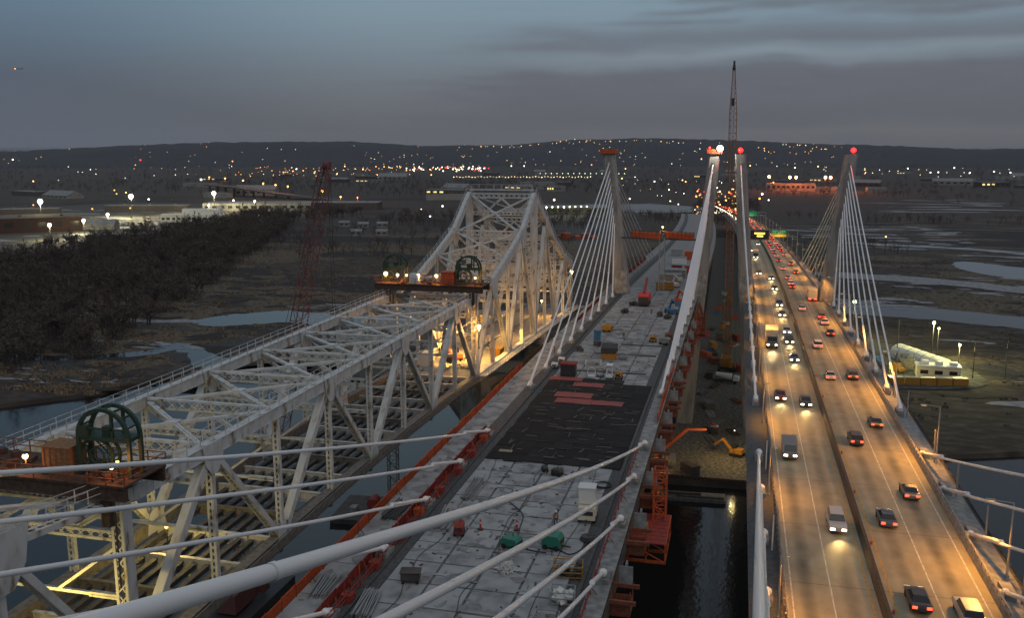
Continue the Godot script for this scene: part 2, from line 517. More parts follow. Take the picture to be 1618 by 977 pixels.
# irregular blotches: the part of a rectangle where a noise exceeds a level, cut smoothly along the level
func blotches(called: String, x0: float, x1: float, z0: float, z1: float, cx: float, cz: float, level: float, scale: Vector2, y: float, m: Material, sd: int, fade := 0.25, onto: Node = null) -> void:
	var f := FastNoiseLite.new()
	f.seed = sd; f.frequency = 1.0; f.fractal_octaves = 4
	var mb := MB.new()
	var nx := int((x1 - x0) / cx)
	var nz := int((z1 - z0) / cz)
	var val := PackedFloat32Array()
	val.resize((nx + 1) * (nz + 1))
	for j in nz + 1:
		for i in nx + 1:
			var x := x0 + i * cx
			var z := z0 + j * cz
			var u := absf(2.0 * i / nx - 1.0)
			var w := absf(2.0 * j / nz - 1.0)
			val[j * (nx + 1) + i] = f.get_noise_2d(x / scale.x, z / scale.y) - level - fade * (pow(u, 4.0) + pow(w, 4.0)) * 1.5
	for j in nz:
		for i in nx:
			var q := [Vector2(x0 + i * cx, z0 + j * cz), Vector2(x0 + (i + 1) * cx, z0 + j * cz), Vector2(x0 + (i + 1) * cx, z0 + (j + 1) * cz), Vector2(x0 + i * cx, z0 + (j + 1) * cz)]
			var s := [val[j * (nx + 1) + i], val[j * (nx + 1) + i + 1], val[(j + 1) * (nx + 1) + i + 1], val[(j + 1) * (nx + 1) + i]]
			var poly: Array[Vector2] = []
			for k in 4:
				var l := (k + 1) % 4
				if s[k] > 0.0: poly.append(q[k])
				if (s[k] > 0.0) != (s[l] > 0.0): poly.append(q[k].lerp(q[l], s[k] / (s[k] - s[l])))
			for k in range(1, poly.size() - 1):
				mb.tri(Vector3(poly[0].x, y, poly[0].y), Vector3(poly[k].x, y, poly[k].y), Vector3(poly[k + 1].x, y, poly[k + 1].y))
	for k in mb.n.size(): mb.n[k] = Vector3.UP
	if onto:  # lies on the curved deck
		for k in mb.v.size(): mb.v[k].y += yd(mb.v[k].z)
		if mb.v.size(): obj(called, mb, m, onto)
	elif mb.v.size(): struct(called, mb, m)

func V(a: Array) -> PackedVector2Array:
	var p := PackedVector2Array()
	for k in range(0, a.size(), 2): p.append(Vector2(a[k], a[k + 1]))
	return p

func ridge(az: float) -> float:  # height of the far ridge against the compass angle in degrees (0 along -z)
	var a := [-70, 50, -46, 52, -42, 66, -37, 112, -32, 138, -24, 150, -19, 112, -14, 120, -10, 168, -6, 176, -2, 166, 3, 138, 8, 112, 12, 82, 17, 92, 40, 80, 70, 60]
	for k in range(0, a.size() - 2, 2):
		if az <= a[k + 2]: return lerpf(a[k + 1], a[k + 3], clampf((az - a[k]) / float(a[k + 2] - a[k]), 0, 1))
	return 60.0

var hn := FastNoiseLite.new()
func terrain(x: float, z: float) -> float:
	var r := sqrt(x * x + z * z)
	if r < 3800.0: return 1.2
	var az := rad_to_deg(atan2(x, -z))
	var h := ridge(az)
	var t := smoothstep(4200.0, 8200.0, r)
	var b := hn.get_noise_2d(x / 900.0, z / 900.0) * 26.0 * smoothstep(4200, 6000, r) * (1.0 - 0.7 * smoothstep(7000, 8200, r))
	return lerpf(0.9, h, t * t) + maxf(b, -8.0) * t + 0.0

func ground() -> void:
	hn.seed = 3; hn.frequency = 1.0; hn.fractal_octaves = 3
	var mb := MB.new()
	mb.sheet(V([-12000, 3000, 12000, 3000, 12000, -1500, -12000, -1500]), 0.0)
	struct("river_water", mb, M.water)
	# the far bank and everything behind it
	var shore := V([-12000, 400, -1500, -60, -420, -190, -300, -226, -239, -245, -226, -258, -218, -265, -213, -280, -207, -292, -196, -310, -192, -332, -196, -352, -182, -372, -158, -378, -138, -362, -122, -338, -110, -312, -96, -292, -84, -270, -70, -250, -58, -240, -44, -234, -30, -229, -17.5, -228.6, 5.2, -229.5, 16, -232, 30, -246, 46, -259, 61, -267, 82, -275, 120, -279, 170, -290, 260, -312, 500, -340, 1500, -380, 12000, -600])
	var land := shore.duplicate()
	land.append_array(V([12000, -16000, -12000, -16000]))
	mb = MB.new()
	mb.sheet(land, 1.2)
	for k in shore.size() - 1:
		mb.quad(Vector3(shore[k].x, 1.2, shore[k].y), Vector3(shore[k + 1].x, 1.2, shore[k + 1].y), Vector3(shore[k + 1].x, -0.5, shore[k + 1].y + 1.5), Vector3(shore[k].x, -0.5, shore[k].y + 1.5))
	struct("marsh_land", mb, M.land)
	# reed beds, scrub and mud
	blotches("reed_bed", -430, -60, -900, -250, 7, 7, -0.22, Vector2(150, 110), 1.24, M.reeds, 31)
	blotches("reed_bed", 30, 620, -900, -262, 7, 7, 0.05, Vector2(220, 90), 1.24, M.reeds, 33)
	blotches("scrub_ground", 30, 900, -1300, -300, 9, 9, 0.1, Vector2(260, 120), 1.28, M.scrub, 35)
	blotches("scrub_ground", -1200, -90, -1600, -420, 12, 12, 0.06, Vector2(300, 160), 1.28, M.scrub, 36)
	blotches("mud_flat", -300, -100, -420, -250, 4, 4, 0.12, Vector2(70, 36), 1.31, M.mud, 37)
	blotches("mud_flat", 40, 420, -420, -272, 4, 4, 0.06, Vector2(90, 30), 1.31, M.mud, 38)
	blotches("reed_bed", -430, -70, -620, -250, 3, 3, 0.16, Vector2(34, 16), 1.33, M.scrub, 51)
	blotches("reed_bed", 36, 420, -640, -262, 3, 3, 0.26, Vector2(60, 20), 1.33, M.reeds, 52)
	blotches("scrub_ground", 36, 420, -640, -262, 3, 3, 0.24, Vector2(64, 22), 1.34, M.scrub, 53)
	blotches("reed_bed", 60, 900, -1400, -640, 8, 8, 0.14, Vector2(110, 40), 1.33, M.reeds, 54)
	# creeks and ponds on the left, seen past and through the truss
	patch("tidal_pond", V([-262, -396, -246, -421, -226, -432, -196, -428, -170, -436, -150, -424, -166, -404, -196, -398, -214, -402, -236, -388, -250, -384]), 1.36, M.creek_water, 2, 7, 0.09)
	patch("tidal_creek", V([-250, -338, -236, -346, -222, -338, -206, -326, -192, -318, -200, -306, -214, -318, -232, -334]), 1.36, M.creek_water, 3, 7, 0.09)
	patch("far_pond", V([-330, -1250, -250, -1390, -140, -1440, -40, -1360, -60, -1270, -150, -1230, -250, -1190]), 1.36, M.ice, 4, 5, 0.03)
	# creeks on the right
	patch("winding_creek", V([330, -690, 262, -700, 206, -722, 172, -752, 158, -735, 158, -700, 176, -660, 214, -628, 262, -600, 330, -574, 440, -560, 440, -590, 340, -606, 270, -634, 240, -656, 262, -674, 330, -668]), 1.36, M.creek_water, 5, 7, 0.05)
	patch("tidal_creek", V([44, -538, 78, -536, 110, -520, 150, -505, 200, -486, 300, -470, 460, -450, 460, -424, 300, -440, 200, -452, 150, -466, 118, -478, 84, -490, 44, -498]), 1.36, M.creek_water, 6, 7, 0.05)
	patch("frozen_creek", V([60, -640, 120, -622, 170, -590, 230, -566, 300, -540, 420, -520, 420, -540, 300, -562, 240, -590, 180, -618, 126, -650, 60, -664]), 1.36, M.ice, 7, 4, 0.05)
	patch("dirt_track", V([40, -842, 500, -838, 900, -850, 900, -858, 500, -846, 40, -850]), 1.34, M.road_far, 8, 2, 0.0)
	patch("dirt_track", V([30, -1060, 300, -1050, 300, -1058, 30, -1070]), 1.34, M.road_far, 8, 2, 0.0)
	patch("tidal_channel", V([120, -880, 210, -850, 260, -800, 300, -790, 290, -780, 250, -788, 200, -838, 118, -868]), 1.37, M.creek_water, 9, 6, 0.05)
	patch("tidal_channel", V([-300, -300, -262, -306, -236, -322, -232, -336, -240, -334, -246, -326, -266, -314, -302, -308]), 1.37, M.creek_water, 10, 6, 0.06)
	patch("tidal_channel", V([-330, -402, -290, -392, -262, -398, -262, -390, -290, -384, -332, -394]), 1.37, M.ice, 11, 6, 0.06)
	patch("tidal_channel", V([90, -330, 150, -342, 210, -336, 290, -352, 290, -346, 210, -330, 150, -334, 92, -324]), 1.37, M.ice, 12, 6, 0.08)
	# ice and old snow
	var ices := [[-262, -190, -460, -436, 2, 2, 0.16, 30, 8, 41], [-290, -215, -352, -330, 2, 2, 0.16, 26, 7, 42], [-330, -205, -296, -262, 2, 1.5, 0.24, 24, 7, 43], [96, 180, -372, -312, 2, 2, 0.20, 40, 11, 44], [90, 330, -450, -384, 2, 2, 0.18, 46, 11, 45],
		[40, 110, -560, -505, 2, 2, 0.05, 26, 10, 46], [60, 380, -680, -560, 3, 3, 0.2, 46, 12, 47], [100, 460, -900, -740, 4, 4, 0.24, 70, 16, 48], [40, 240, -1120, -850, 4, 5, 0.16, 60, 26, 49], [160, 700, -1700, -1250, 10, 10, 0.1, 160, 40, 50], [-330, -60, -1460, -1150, 6, 6, 0.12, 80, 22, 51]]
	for a in ices:
		blotches("ice_patch", a[0], a[1], a[2], a[3], a[4], a[5], a[6], Vector2(a[7], a[8]), 1.42, M.ice, a[9])
	# the far ridge
	mb = MB.new()
	var cols := 420
	var rows := [3900.0, 4600.0, 5200.0, 5800.0, 6400.0, 7000.0, 7500.0, 7900.0, 8200.0, 8800.0]
	var grid := []
	for i in cols + 1:
		var az := deg_to_rad(-75.0 + 150.0 * i / cols)
		var line := []
		for r in rows:
			var x: float = r * sin(az)
			var z: float = -r * cos(az)
			var y := terrain(x, z)
			if r == 8800.0: y -= 60.0
			elif r > 5000.0: y += rng.randf() * 9.0
			line.append(Vector3(x, y, z))
		grid.append(line)
	for i in cols:
		for j in rows.size() - 1:
			mb.quad(grid[i][j], grid[i][j + 1], grid[i + 1][j + 1], grid[i + 1][j])
	struct("far_hills", mb, M.hill)
	woods()

func tufts() -> void:
	var r := RandomNumberGenerator.new()
	r.seed = 9
	var mb := MB.new()
	for k in 9:
		var p := Vector3(r.randf_range(-0.5, 0.5), 0, r.randf_range(-0.5, 0.5))
		var d := Vector3(r.randf_range(-0.5, 0.5), 1.0, r.randf_range(-0.5, 0.5)) * r.randf_range(0.5, 1.1)
		var s := Vector3(r.randf_range(-1, 1), 0, r.randf_range(-1, 1)).normalized() * 0.2
		mb.tri(p - s, p + s, p + d)
	var f := FastNoiseLite.new()
	f.seed = 19; f.frequency = 1.0 / 36.0; f.fractal_octaves = 3
	for side in 2:
		var at := []
		for k in (15000 if side == 0 else 11000):
			var x := r.randf_range(-430, -60) if side == 0 else r.randf_range(34, 420)
			var z := -262.0 - 520.0 * pow(r.randf(), 1.6)
			if f.get_noise_2d(x, z * 2.4) < 0.02: continue
			if side == 0 and Geometry2D.is_point_in_polygon(Vector2(x, z), V([-262, -396, -246, -425, -226, -436, -170, -440, -150, -424, -166, -400, -196, -394, -214, -398, -236, -384, -250, -380])): continue
			var hit := false
			for w in wet: if Geometry2D.is_point_in_polygon(Vector2(x, z), w) or Geometry2D.is_point_in_polygon(Vector2(x, z - 5.0), w): hit = true
			if hit: continue
			if side == 0 and x > -215.0 and z > -372.0: continue
			if side == 1 and (z > -300.0 - maxf(0.0, (x - 170.0) * 0.3) or (x < 96 and z > -440 and z < -336)): continue
			at.append(Vector3(x, r.randf_range(0.5, 1.4) if side == 0 else r.randf_range(0.4, 1.0), z))
		var mm := MultiMesh.new()
		mm.transform_format = MultiMesh.TRANSFORM_3D
		mm.mesh = mb.mesh(M.tuft if side == 0 else M.twigs_pale)
		mm.instance_count = at.size()
		for k in at.size():
			var w: float = at[k].y * 1.4
			mm.set_instance_transform(k, Transform3D(Basis.from_euler(Vector3(0, r.randf() * TAU, 0)).scaled_local(Vector3(w, at[k].y, w)), Vector3(at[k].x, 1.2, at[k].z)))
		var o := MultiMeshInstance3D.new()
		o.name = "reed_tufts"
		o.multimesh = mm
		add_child(o, true)
		tag(o, "tufts of dead reed over the %s marsh" % ["left", "right"][side], "reeds")
		o.set_meta("kind", "stuff")

func bare_tree(sd: int, twigs: int) -> ArrayMesh:  # trunk, forking limbs and a cloud of thin twigs; 1 unit tall
	var r := RandomNumberGenerator.new()
	r.seed = sd
	var wood := MB.new()
	var tw := MB.new()
	wood.tube(Vector3.ZERO, Vector3(r.randf_range(-0.03, 0.03), 0.5, r.randf_range(-0.03, 0.03)), 0.022, 0.012, 5, false)
	var tips := []
	for k in 7:
		var a := TAU * k / 7.0 + r.randf()
		var base := Vector3(0, r.randf_range(0.22, 0.5), 0)
		var tip := Vector3(cos(a) * r.randf_range(0.14, 0.36), r.randf_range(0.5, 0.92), sin(a) * r.randf_range(0.14, 0.36))
		wood.tube(base, tip, 0.010, 0.004, 4, false)
		tips.append([base, tip])
	tips.append([Vector3(0, 0.45, 0), Vector3(0, 0.97, 0)])
	for k in twigs:
		var t: Array = tips[r.randi() % tips.size()]
		var p: Vector3 = t[0].lerp(t[1], r.randf_range(0.35, 1.0))
		var d := Vector3(r.randf_range(-1, 1), r.randf_range(-0.2, 1.1), r.randf_range(-1, 1)).normalized()
		var l := r.randf_range(0.06, 0.17)
		var s := d.cross(Vector3(r.randf_range(-1, 1), r.randf_range(-1, 1), r.randf_range(-1, 1))).normalized() * r.randf_range(0.006, 0.016)
		tw.tri(p - s, p + s, p + d * l)
	var m := wood.mesh(M.bark)
	return tw.mesh([M.twigs, M.twigs_pale, M.twigs_red][sd % 3], m)

func bare_shrub(sd: int) -> ArrayMesh:  # a dense low thicket, 1 unit tall
	var r := RandomNumberGenerator.new()
	r.seed = sd
	var tw := MB.new()
	for k in 110:
		var p := Vector3(r.randf_range(-0.7, 0.7), r.randf_range(0.0, 0.6), r.randf_range(-0.7, 0.7))
		var d := Vector3(r.randf_range(-0.7, 0.7), r.randf_range(0.3, 1.1), r.randf_range(-0.7, 0.7)).normalized()
		var s := d.cross(Vector3(r.randf_range(-1, 1), r.randf_range(-1, 1), r.randf_range(-1, 1))).normalized() * r.randf_range(0.015, 0.04)
		tw.tri(p - s, p + s, p + d * r.randf_range(0.15, 0.4))
	return tw.mesh(M.twigs)

func wood_mass(called: String, label: String, tree: ArrayMesh, spots: Array) -> void:
	var mm := MultiMesh.new()
	mm.transform_format = MultiMesh.TRANSFORM_3D
	mm.mesh = tree
	mm.instance_count = spots.size()
	for k in spots.size():
		var s: Vector3 = spots[k]
		var h := s.y
		var w := h * rng.randf_range(0.95, 1.35)
		mm.set_instance_transform(k, Transform3D(Basis.from_euler(Vector3(0, rng.randf() * TAU, 0)).scaled_local(Vector3(w, h, w)), Vector3(s.x, 1.1, s.z)))
	var o := MultiMeshInstance3D.new()
	o.name = called
	o.multimesh = mm
	add_child(o, true)
	tag(o, label, "woodland")
	o.set_meta("kind", "stuff")

func woods() -> void:
	# the dense wood on the left bank
	var near := V([-270, -268, -256, -318, -300, -455, -345, -560, -420, -760, -505, -985, -470, -1100, -600, -1060, -575, -890, -575, -745, -540, -560, -640, -470, -700, -300, -420, -215])
	var sets := [[], [], []]
	var tries := 0
	while tries < 5200:
		tries += 1
		var p := Vector2(rng.randf_range(-700, -255), rng.randf_range(-1100, -215))
		if Geometry2D.is_point_in_polygon(p, near): sets[tries % 3].append(Vector3(p.x, rng.randf_range(7, 12) + 10.0 * pow(rng.randf(), 3.0), p.y))
	var under := []
	for k in 3200:
		var p := Vector2(rng.randf_range(-700, -250), rng.randf_range(-900, -212))
		if Geometry2D.is_point_in_polygon(p, near): under.append(Vector3(p.x, rng.randf_range(3.5, 7.0), p.y))
	wood_mass("woodland_undergrowth", "low leafless thicket filling the ground under the left bank wood", bare_shrub(71), under)
	for k in 3: wood_mass("bare_woodland", ["dark leafless wood covering the left bank beyond the river", "dark leafless wood covering the left bank, its taller trees", "dark leafless wood covering the left bank, its spreading crowns"][k], bare_tree(60 + k, 230), sets[k])
	# tree belts farther off
	var belts := [[-480, -120, -900, -620, 260, 9], [-420, -150, -1130, -960, 220, 10], [-150, 20, -1180, -1060, 160, 9], [-60, 30, -1500, -1240, 200, 11], [-1500, -500, -2300, -1500, 420, 13], [-700, 300, -2500, -1700, 420, 12], [60, 900, -1250, -1120, 220, 8], [300, 1700, -2300, -1500, 330, 11], [40, 140, -900, -800, 50, 7]]
	var all := []
	for b in belts:
		var f := FastNoiseLite.new()
		f.seed = int(b[5]) + all.size(); f.frequency = 1.0 / 140.0
		var got := 0
		for k in int(b[4]) * 4:
			if got >= b[4]: break
			var x := rng.randf_range(b[0], b[1])
			var z := rng.randf_range(b[2], b[3])
			if f.get_noise_2d(x, z * 2.2) < -0.05: continue
			got += 1
			all.append(Vector3(x, b[5] * rng.randf_range(0.7, 1.3), z))
	wood_mass("far_tree_belt", "belts of leafless trees across the plain beyond the marsh", bare_tree(77, 90), all)
	var far := []
	for k in 2600:
		var az := deg_to_rad(rng.randf_range(-48, 20))
		var r := rng.randf_range(2200, 5200)
		if hn.get_noise_2d(r * sin(az) / 500.0, r * cos(az) / 260.0) < -0.02: continue
		far.append(Vector3(r * sin(az), rng.randf_range(10, 18), -r * cos(az)))
	wood_mass("distant_trees", "distant trees spread over the plain below the hills", bare_tree(78, 60), far)

# ---------------------------------------------------------------- the old truss bridge
const PZ := 13.45
func tz(i: float) -> float: return -76.3 - PZ * i
func low(i: float) -> float:
	var d := absf(tz(i) + 117.0)
	return 41.7 - 0.00045 * d * d if d < 44.0 else 40.83 - (d - 44.0) * 0.04
func high(i: int) -> float:
	var j := i if i >= 3 else 6 - i
	if j <= 7: return 56.7
	return [58.2, 61.9, 66.2, 74.5, 67.5, 60.2, 54.6, 50.8, 46.0][mini(j - 8, 8)]
func tb(x: float, i: float) -> Vector3: return Vector3(x, low(i), tz(i))
func tt(x: float, i: int) -> Vector3: return Vector3(x, high(i), tz(i))

func truss_bridge() -> void:
	var B := thing("steel_truss_bridge", "old pale grey steel truss bridge with its near floor stripped to stringers", "bridge")
	var tr: Material = M.truss
	var R := Vector3.RIGHT
	for x: float in [-50.0, -67.0]:
		var out := 1.0 if x > -60.0 else -1.0
		for i in range(-4, 16):
			var mb: MB
			var shear_gap := i == 7 or i == -2
			# chords
			if i < 15:
				mb = MB.new()
				mb.bar(tb(x, i), tb(x, i + 1), 1.05, 1.5)
				mb.bar(tb(x, i) + Vector3(0, -0.72, 0), tb(x, i + 1) + Vector3(0, -0.72, 0), 1.35, 0.08)
				mb.bar(tb(x, i) + Vector3(0, 0.79, 0), tb(x, i + 1) + Vector3(0, 0.79, 0), 1.25, 0.07)
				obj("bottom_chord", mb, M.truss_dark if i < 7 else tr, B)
				mb = MB.new()
				var a := tt(x, i)
				var b := tt(x, i + 1)
				if shear_gap:
					mb.laced(a, b, R, 0.9, 0.5)
				else:
					var arm := i >= 8 or i <= -3
					mb.bar(a, b, 1.0 if arm else 0.85, 1.85 if arm else 1.25)
					mb.bar(a + Vector3(0, 0.66, 0), b + Vector3(0, 0.66, 0), 1.08, 0.08)
					mb.bar(a - Vector3(0, 0.66, 0), b - Vector3(0, 0.66, 0), 1.02, 0.06)
					for k in 5:  # splice and stay plates
						var c := a.lerp(b, (k + 0.5) / 5.0)
						mb.box(c + Vector3(0.45 * out, 0, 0), Vector3(0.05, 1.2, 0.12))
				obj("top_chord", mb, tr, B)
				# walkway rail on the chord
				mb = MB.new()
				var cnt := 6
				for s in [-0.62, 0.62]:
					for k in cnt:
						var c := a.lerp(b, float(k) / cnt) + Vector3(s, 0.8, 0)
						mb.bar(c, c + Vector3(0, 1.15, 0), 0.07, 0.07)
					for h in [1.35, 1.95]:
						mb.bar(a + Vector3(s, h, 0), b + Vector3(s, h, 0), 0.045, 0.045)
				obj("chord_railing", mb, tr, B)
			# verticals
			mb = MB.new()
			var main := i == 11 or i == -5
			var hang := i == 7 or i == -1
			var p := tb(x, i) + Vector3(0, 0.8, 0)
			var q := tt(x, i) - Vector3(0, 0.8, 0)
			if main:
				mb.laced(p, q, R, 1.5, 1.5, 0.1)
				mb.bar(p + Vector3(0, 0, 0.7), q + Vector3(0, 0, 0.7), 0.9, 0.06, Vector3.BACK)
			elif hang:
				mb.laced(p, q + Vector3(0, 1.6, 0), R, 1.15, 1.2, 0.1)
			else:
				mb.laced(p, q, R, 0.72, 0.5 if i % 2 else 0.54)
			obj("post", mb, tr, B)
			# diagonals: apexes above at even panels, below at odd ones
			if i < 15:
				mb = MB.new()
				var even := i % 2 == 0
				var a2 := tt(x, i) if even else tb(x, i)
				var b2 := tb(x, i + 1) if even else tt(x, i + 1)
				var up_to_camera := not even  # heavy plated struts rise away, laced ties fall away
				var heavy := (not even) if i >= 7 or i < -1 else not even
				mb.laced(a2.lerp(b2, 0.06), b2.lerp(a2, 0.06), R, 0.85, 0.62 if not heavy else 0.85, 0.08)
				if heavy:
					var w := (b2 - a2).normalized().cross(R).normalized()
					if w.z < 0.0: w = -w
					mb.bar(a2.lerp(b2, 0.06) + w * 0.45, b2.lerp(a2, 0.06) + w * 0.45, 0.9, 0.06, w)
				obj("diagonal", mb, tr, B)
			# gussets
			mb = MB.new()
			for s in [-0.58, 0.58]:
				var big := 1.45 if i == 8 or i == -2 or i == 10 or i == -4 else 1.0
				if i % 2 == 0: mb.prism(V([tz(i) - 1.9 * big, high(i) + 0.75 * big, tz(i) + 1.9 * big, high(i) + 0.75 * big, tz(i) + 1.5 * big, high(i) - 1.3 * big, tz(i) + 0.6 * big, high(i) - 2.4 * big, tz(i) - 0.6 * big, high(i) - 2.4 * big, tz(i) - 1.5 * big, high(i) - 1.3 * big]), x + s - 0.03, x + s + 0.03)
				else: mb.prism(V([tz(i) - 1.8, low(i) - 0.7, tz(i) + 1.8, low(i) - 0.7, tz(i) + 1.4, low(i) + 1.5, tz(i) + 0.6, low(i) + 2.2, tz(i) - 0.6, low(i) + 2.2, tz(i) - 1.4, low(i) + 1.5]), x + s - 0.03, x + s + 0.03)
			obj("gusset_plate", mb, tr, B)
		# a slim intermediate post in the deep panels
	# cross frames and lateral bracing between the trusses
	var xa := -50.55
	var xb := -66.45
	for i in range(-4, 16):
		var mb := MB.new()
		var y := high(i)
		var z := tz(i)
		mb.laced(Vector3(xa, y - 0.1, z), Vector3(xb, y - 0.1, z), Vector3.UP, 1.25, 0.45, 0.07, 1.3, 0.12)
		obj("top_strut", mb, M.truss, B)
		var drop := 3.4 if absf(i - 3) < 6 else 4.6
		mb = MB.new()
		mb.laced(Vector3(xa, y - drop, z), Vector3(xb, y - drop, z), Vector3.UP, 0.9, 0.4, 0.06, 0.95, 0.11)
		obj("sway_strut", mb, M.truss, B)
		mb = MB.new()
		var xm := (xa + xb) / 2
		for q in 4:
			var f0 := lerpf(xa, xb, q / 4.0)
			var f1 := lerpf(xa, xb, (q + 1) / 4.0)
			var y0 := y - 0.7 if q % 2 == 0 else y - drop + 0.4
			var y1 := y - drop + 0.4 if q % 2 == 0 else y - 0.7
			mb.laced(Vector3(f0, y0, z), Vector3(f1, y1, z), Vector3.UP, 0.42, 0.3, 0.05, 0.5, 0.07)
		obj("sway_brace", mb, M.truss, B)
		if i < 9 or i > 13:
			mb = MB.new()  # knee-high strut with its raking brace
			var ym := low(i) + 7.2
			mb.laced(Vector3(xa, ym, z), Vector3(xa - 3.2, ym, z), Vector3.UP, 0.42, 0.4, 0.05, 0.5, 0.08)
			mb.bar(Vector3(xa - 3.2, ym, z), Vector3(xb, ym, z), 0.3, 0.28)
			mb.bar(Vector3(xa - 0.2, ym + 4.6, z), Vector3(xa - 6.5, ym, z), 0.22, 0.26)
			obj("knee_strut", mb, M.truss, B)
		if i >= 10:
			mb = MB.new()
			for k in range(1, 4):
				var yy := y - drop - k * (6.5 if i in [11] else 4.0)
				if yy < low(i) + 7.0: break
				mb.laced(Vector3(xa, yy, z), Vector3(xb, yy, z), Vector3.UP, 0.7, 0.5, 0.06, 0.8, 0.14)
				mb.bar(Vector3(xa, yy + 3.8, z), Vector3(xm, yy, z), 0.22, 0.3)
				mb.bar(Vector3(xb, yy + 3.8, z), Vector3(xm, yy, z), 0.22, 0.3)
			if mb.v.size(): obj("portal_frame", mb, M.truss, B)
		if i < 15:
			mb = MB.new()
			for s in 2:
				var a := Vector3(xa if s else xb, high(i), z)
				var b := Vector3(xb if s else xa, high(i + 1), tz(i + 1))
				mb.laced(a, b, (b - a).cross(Vector3.UP).normalized(), 0.55, 0.3, 0.05, 0.7, 0.08)
			mb.box(Vector3(xm, (high(i) + high(i + 1)) / 2, (z + tz(i + 1)) / 2), Vector3(1.3, 0.62, 1.3))
			obj("lateral_brace", mb, M.truss, B)
	# the summit frame over the pier
	var mbp := MB.new()
	mbp.bar(Vector3(xa + 0.5, 75.9, tz(11)), Vector3(xb - 0.5, 75.9, tz(11)), 0.6, 0.3)
	for s in [-0.5, 0.5]:
		mbp.bar(Vector3(xa, 77.2, tz(11) + s), Vector3(xb, 77.2, tz(11) + s), 0.05, 0.05)
		for k in 9: mbp.bar(Vector3(lerpf(xa, xb, k / 8.0), 75.9, tz(11) + s), Vector3(lerpf(xa, xb, k / 8.0), 77.2, tz(11) + s), 0.07, 0.07)
	obj("summit_walkway", mbp, M.truss, B)
	# stripped floor: floor beams, stringers
	for k in range(-8, 15):
		var i := k * 0.5
		var mb := MB.new()
		var y := low(i) - 0.62
		mb.bar(Vector3(-50.6, y, tz(i)), Vector3(-66.4, y, tz(i)), 0.12, 1.3)
		mb.bar(Vector3(-50.6, y + 0.66, tz(i)), Vector3(-66.4, y + 0.66, tz(i)), 0.5, 0.06)
		mb.bar(Vector3(-50.6, y - 0.66, tz(i)), Vector3(-66.4, y - 0.66, tz(i)), 0.5, 0.06)
		for s in 6: mb.box(Vector3(lerpf(-51.6, -65.4, s / 5.0), y, tz(i)), Vector3(0.1, 1.2, 0.42))
		obj("floor_beam", mb, M.truss if k % 3 else M.truss_dark, B)
		if k < 14:
			for s in 9:
				if (k * 7 + s * 5) % 23 == 3: continue
				var x := lerpf(-52.0, -65.0, s / 8.0)
				mb = MB.new()
				mb.bar(Vector3(x, low(i) - 0.42, tz(i) - 0.3), Vector3(x, low(i + 0.5) - 0.42, tz(i + 0.5) + 0.3), 0.62, 0.12)
				mb.bar(Vector3(x, low(i) - 0.8, tz(i) - 0.1), Vector3(x, low(i + 0.5) - 0.8, tz(i + 0.5) + 0.1), 0.14, 0.66)
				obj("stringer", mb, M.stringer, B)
	# bottom bracing seen through the open floor
	for i in range(-4, 7):
		var mb := MB.new()
		mb.bar(tb(-50, i) - Vector3(0, 1.5, 0), tb(-67, i + 1) - Vector3(0, 1.5, 0), 0.35, 0.3)
		mb.bar(tb(-67, i) - Vector3(0, 1.5, 0), tb(-50, i + 1) - Vector3(0, 1.5, 0), 0.35, 0.3)
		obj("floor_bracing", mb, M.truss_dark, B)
	# outer walkway brackets and fascia on the near truss
	for i in range(-4, 15):
		var mb := MB.new()
		var a := tb(-49.1, i) + Vector3(0, 0.2, 0)
		var b := tb(-49.1, i + 1) + Vector3(0, 0.2, 0)
		mb.bar(a, b, 0.12, 1.1)
		if i >= 7:
			mb.bar(a + Vector3(0.7, 0.4, 0), b + Vector3(0.7, 0.4, 0), 1.5, 0.14)
			for k in 7:
				var c := a.lerp(b, k / 7.0) + Vector3(1.4, 0.45, 0)
				mb.bar(c, c + Vector3(0, 1.2, 0), 0.08, 0.08)
			for h in [0.8, 1.2, 1.62]: mb.bar(a + Vector3(1.4, h, 0), b + Vector3(1.4, h, 0), 0.07, 0.07)
		obj("outer_fascia" if i < 7 else "side_walkway", mb, M.truss_dark if i < 7 else M.truss, B)
	# the floor that is still in place beyond the cut
	for i in range(7, 16):
		var mb := MB.new()
		var a := tb(-58.5, i) + Vector3(0, -0.6, 0)
		var b := tb(-58.5, i + 1) + Vector3(0, -0.6, 0)
		mb.bar(a, b, 15.0, 0.4)
		obj("floor_slab", mb, M.slab, B)
		mb = MB.new()
		for s in [-7.2, 7.2, -0.2]:
			mb = MB.new()
			mb.bar(a + Vector3(s, 0.5, 0), b + Vector3(s, 0.5, 0), 0.4, 0.6)
			obj("kerb", mb, M.edge_pale, B)
		mb = MB.new()
		mb.bar(Vector3(-50.6, a.y - 0.9, a.z), Vector3(-66.4, a.y - 0.9, a.z), 0.4, 1.4)
		obj("floor_beam", mb, M.truss_dark, B)
	var mb2 := MB.new()
	mb2.bar(Vector3(-47.5, 34.6, tz(7.2)), Vector3(-47.5, 32.6, tz(11)), 0.15, 7.5)
	for k in 12: mb2.box(Vector3(-47.4, lerpf(34.6, 32.6, k / 11.0), lerpf(tz(7.3), tz(10.9), k / 11.0)), Vector3(0.14, 6.8, 0.18))
	obj("debris_screen", mb2, M.hoarding, B)
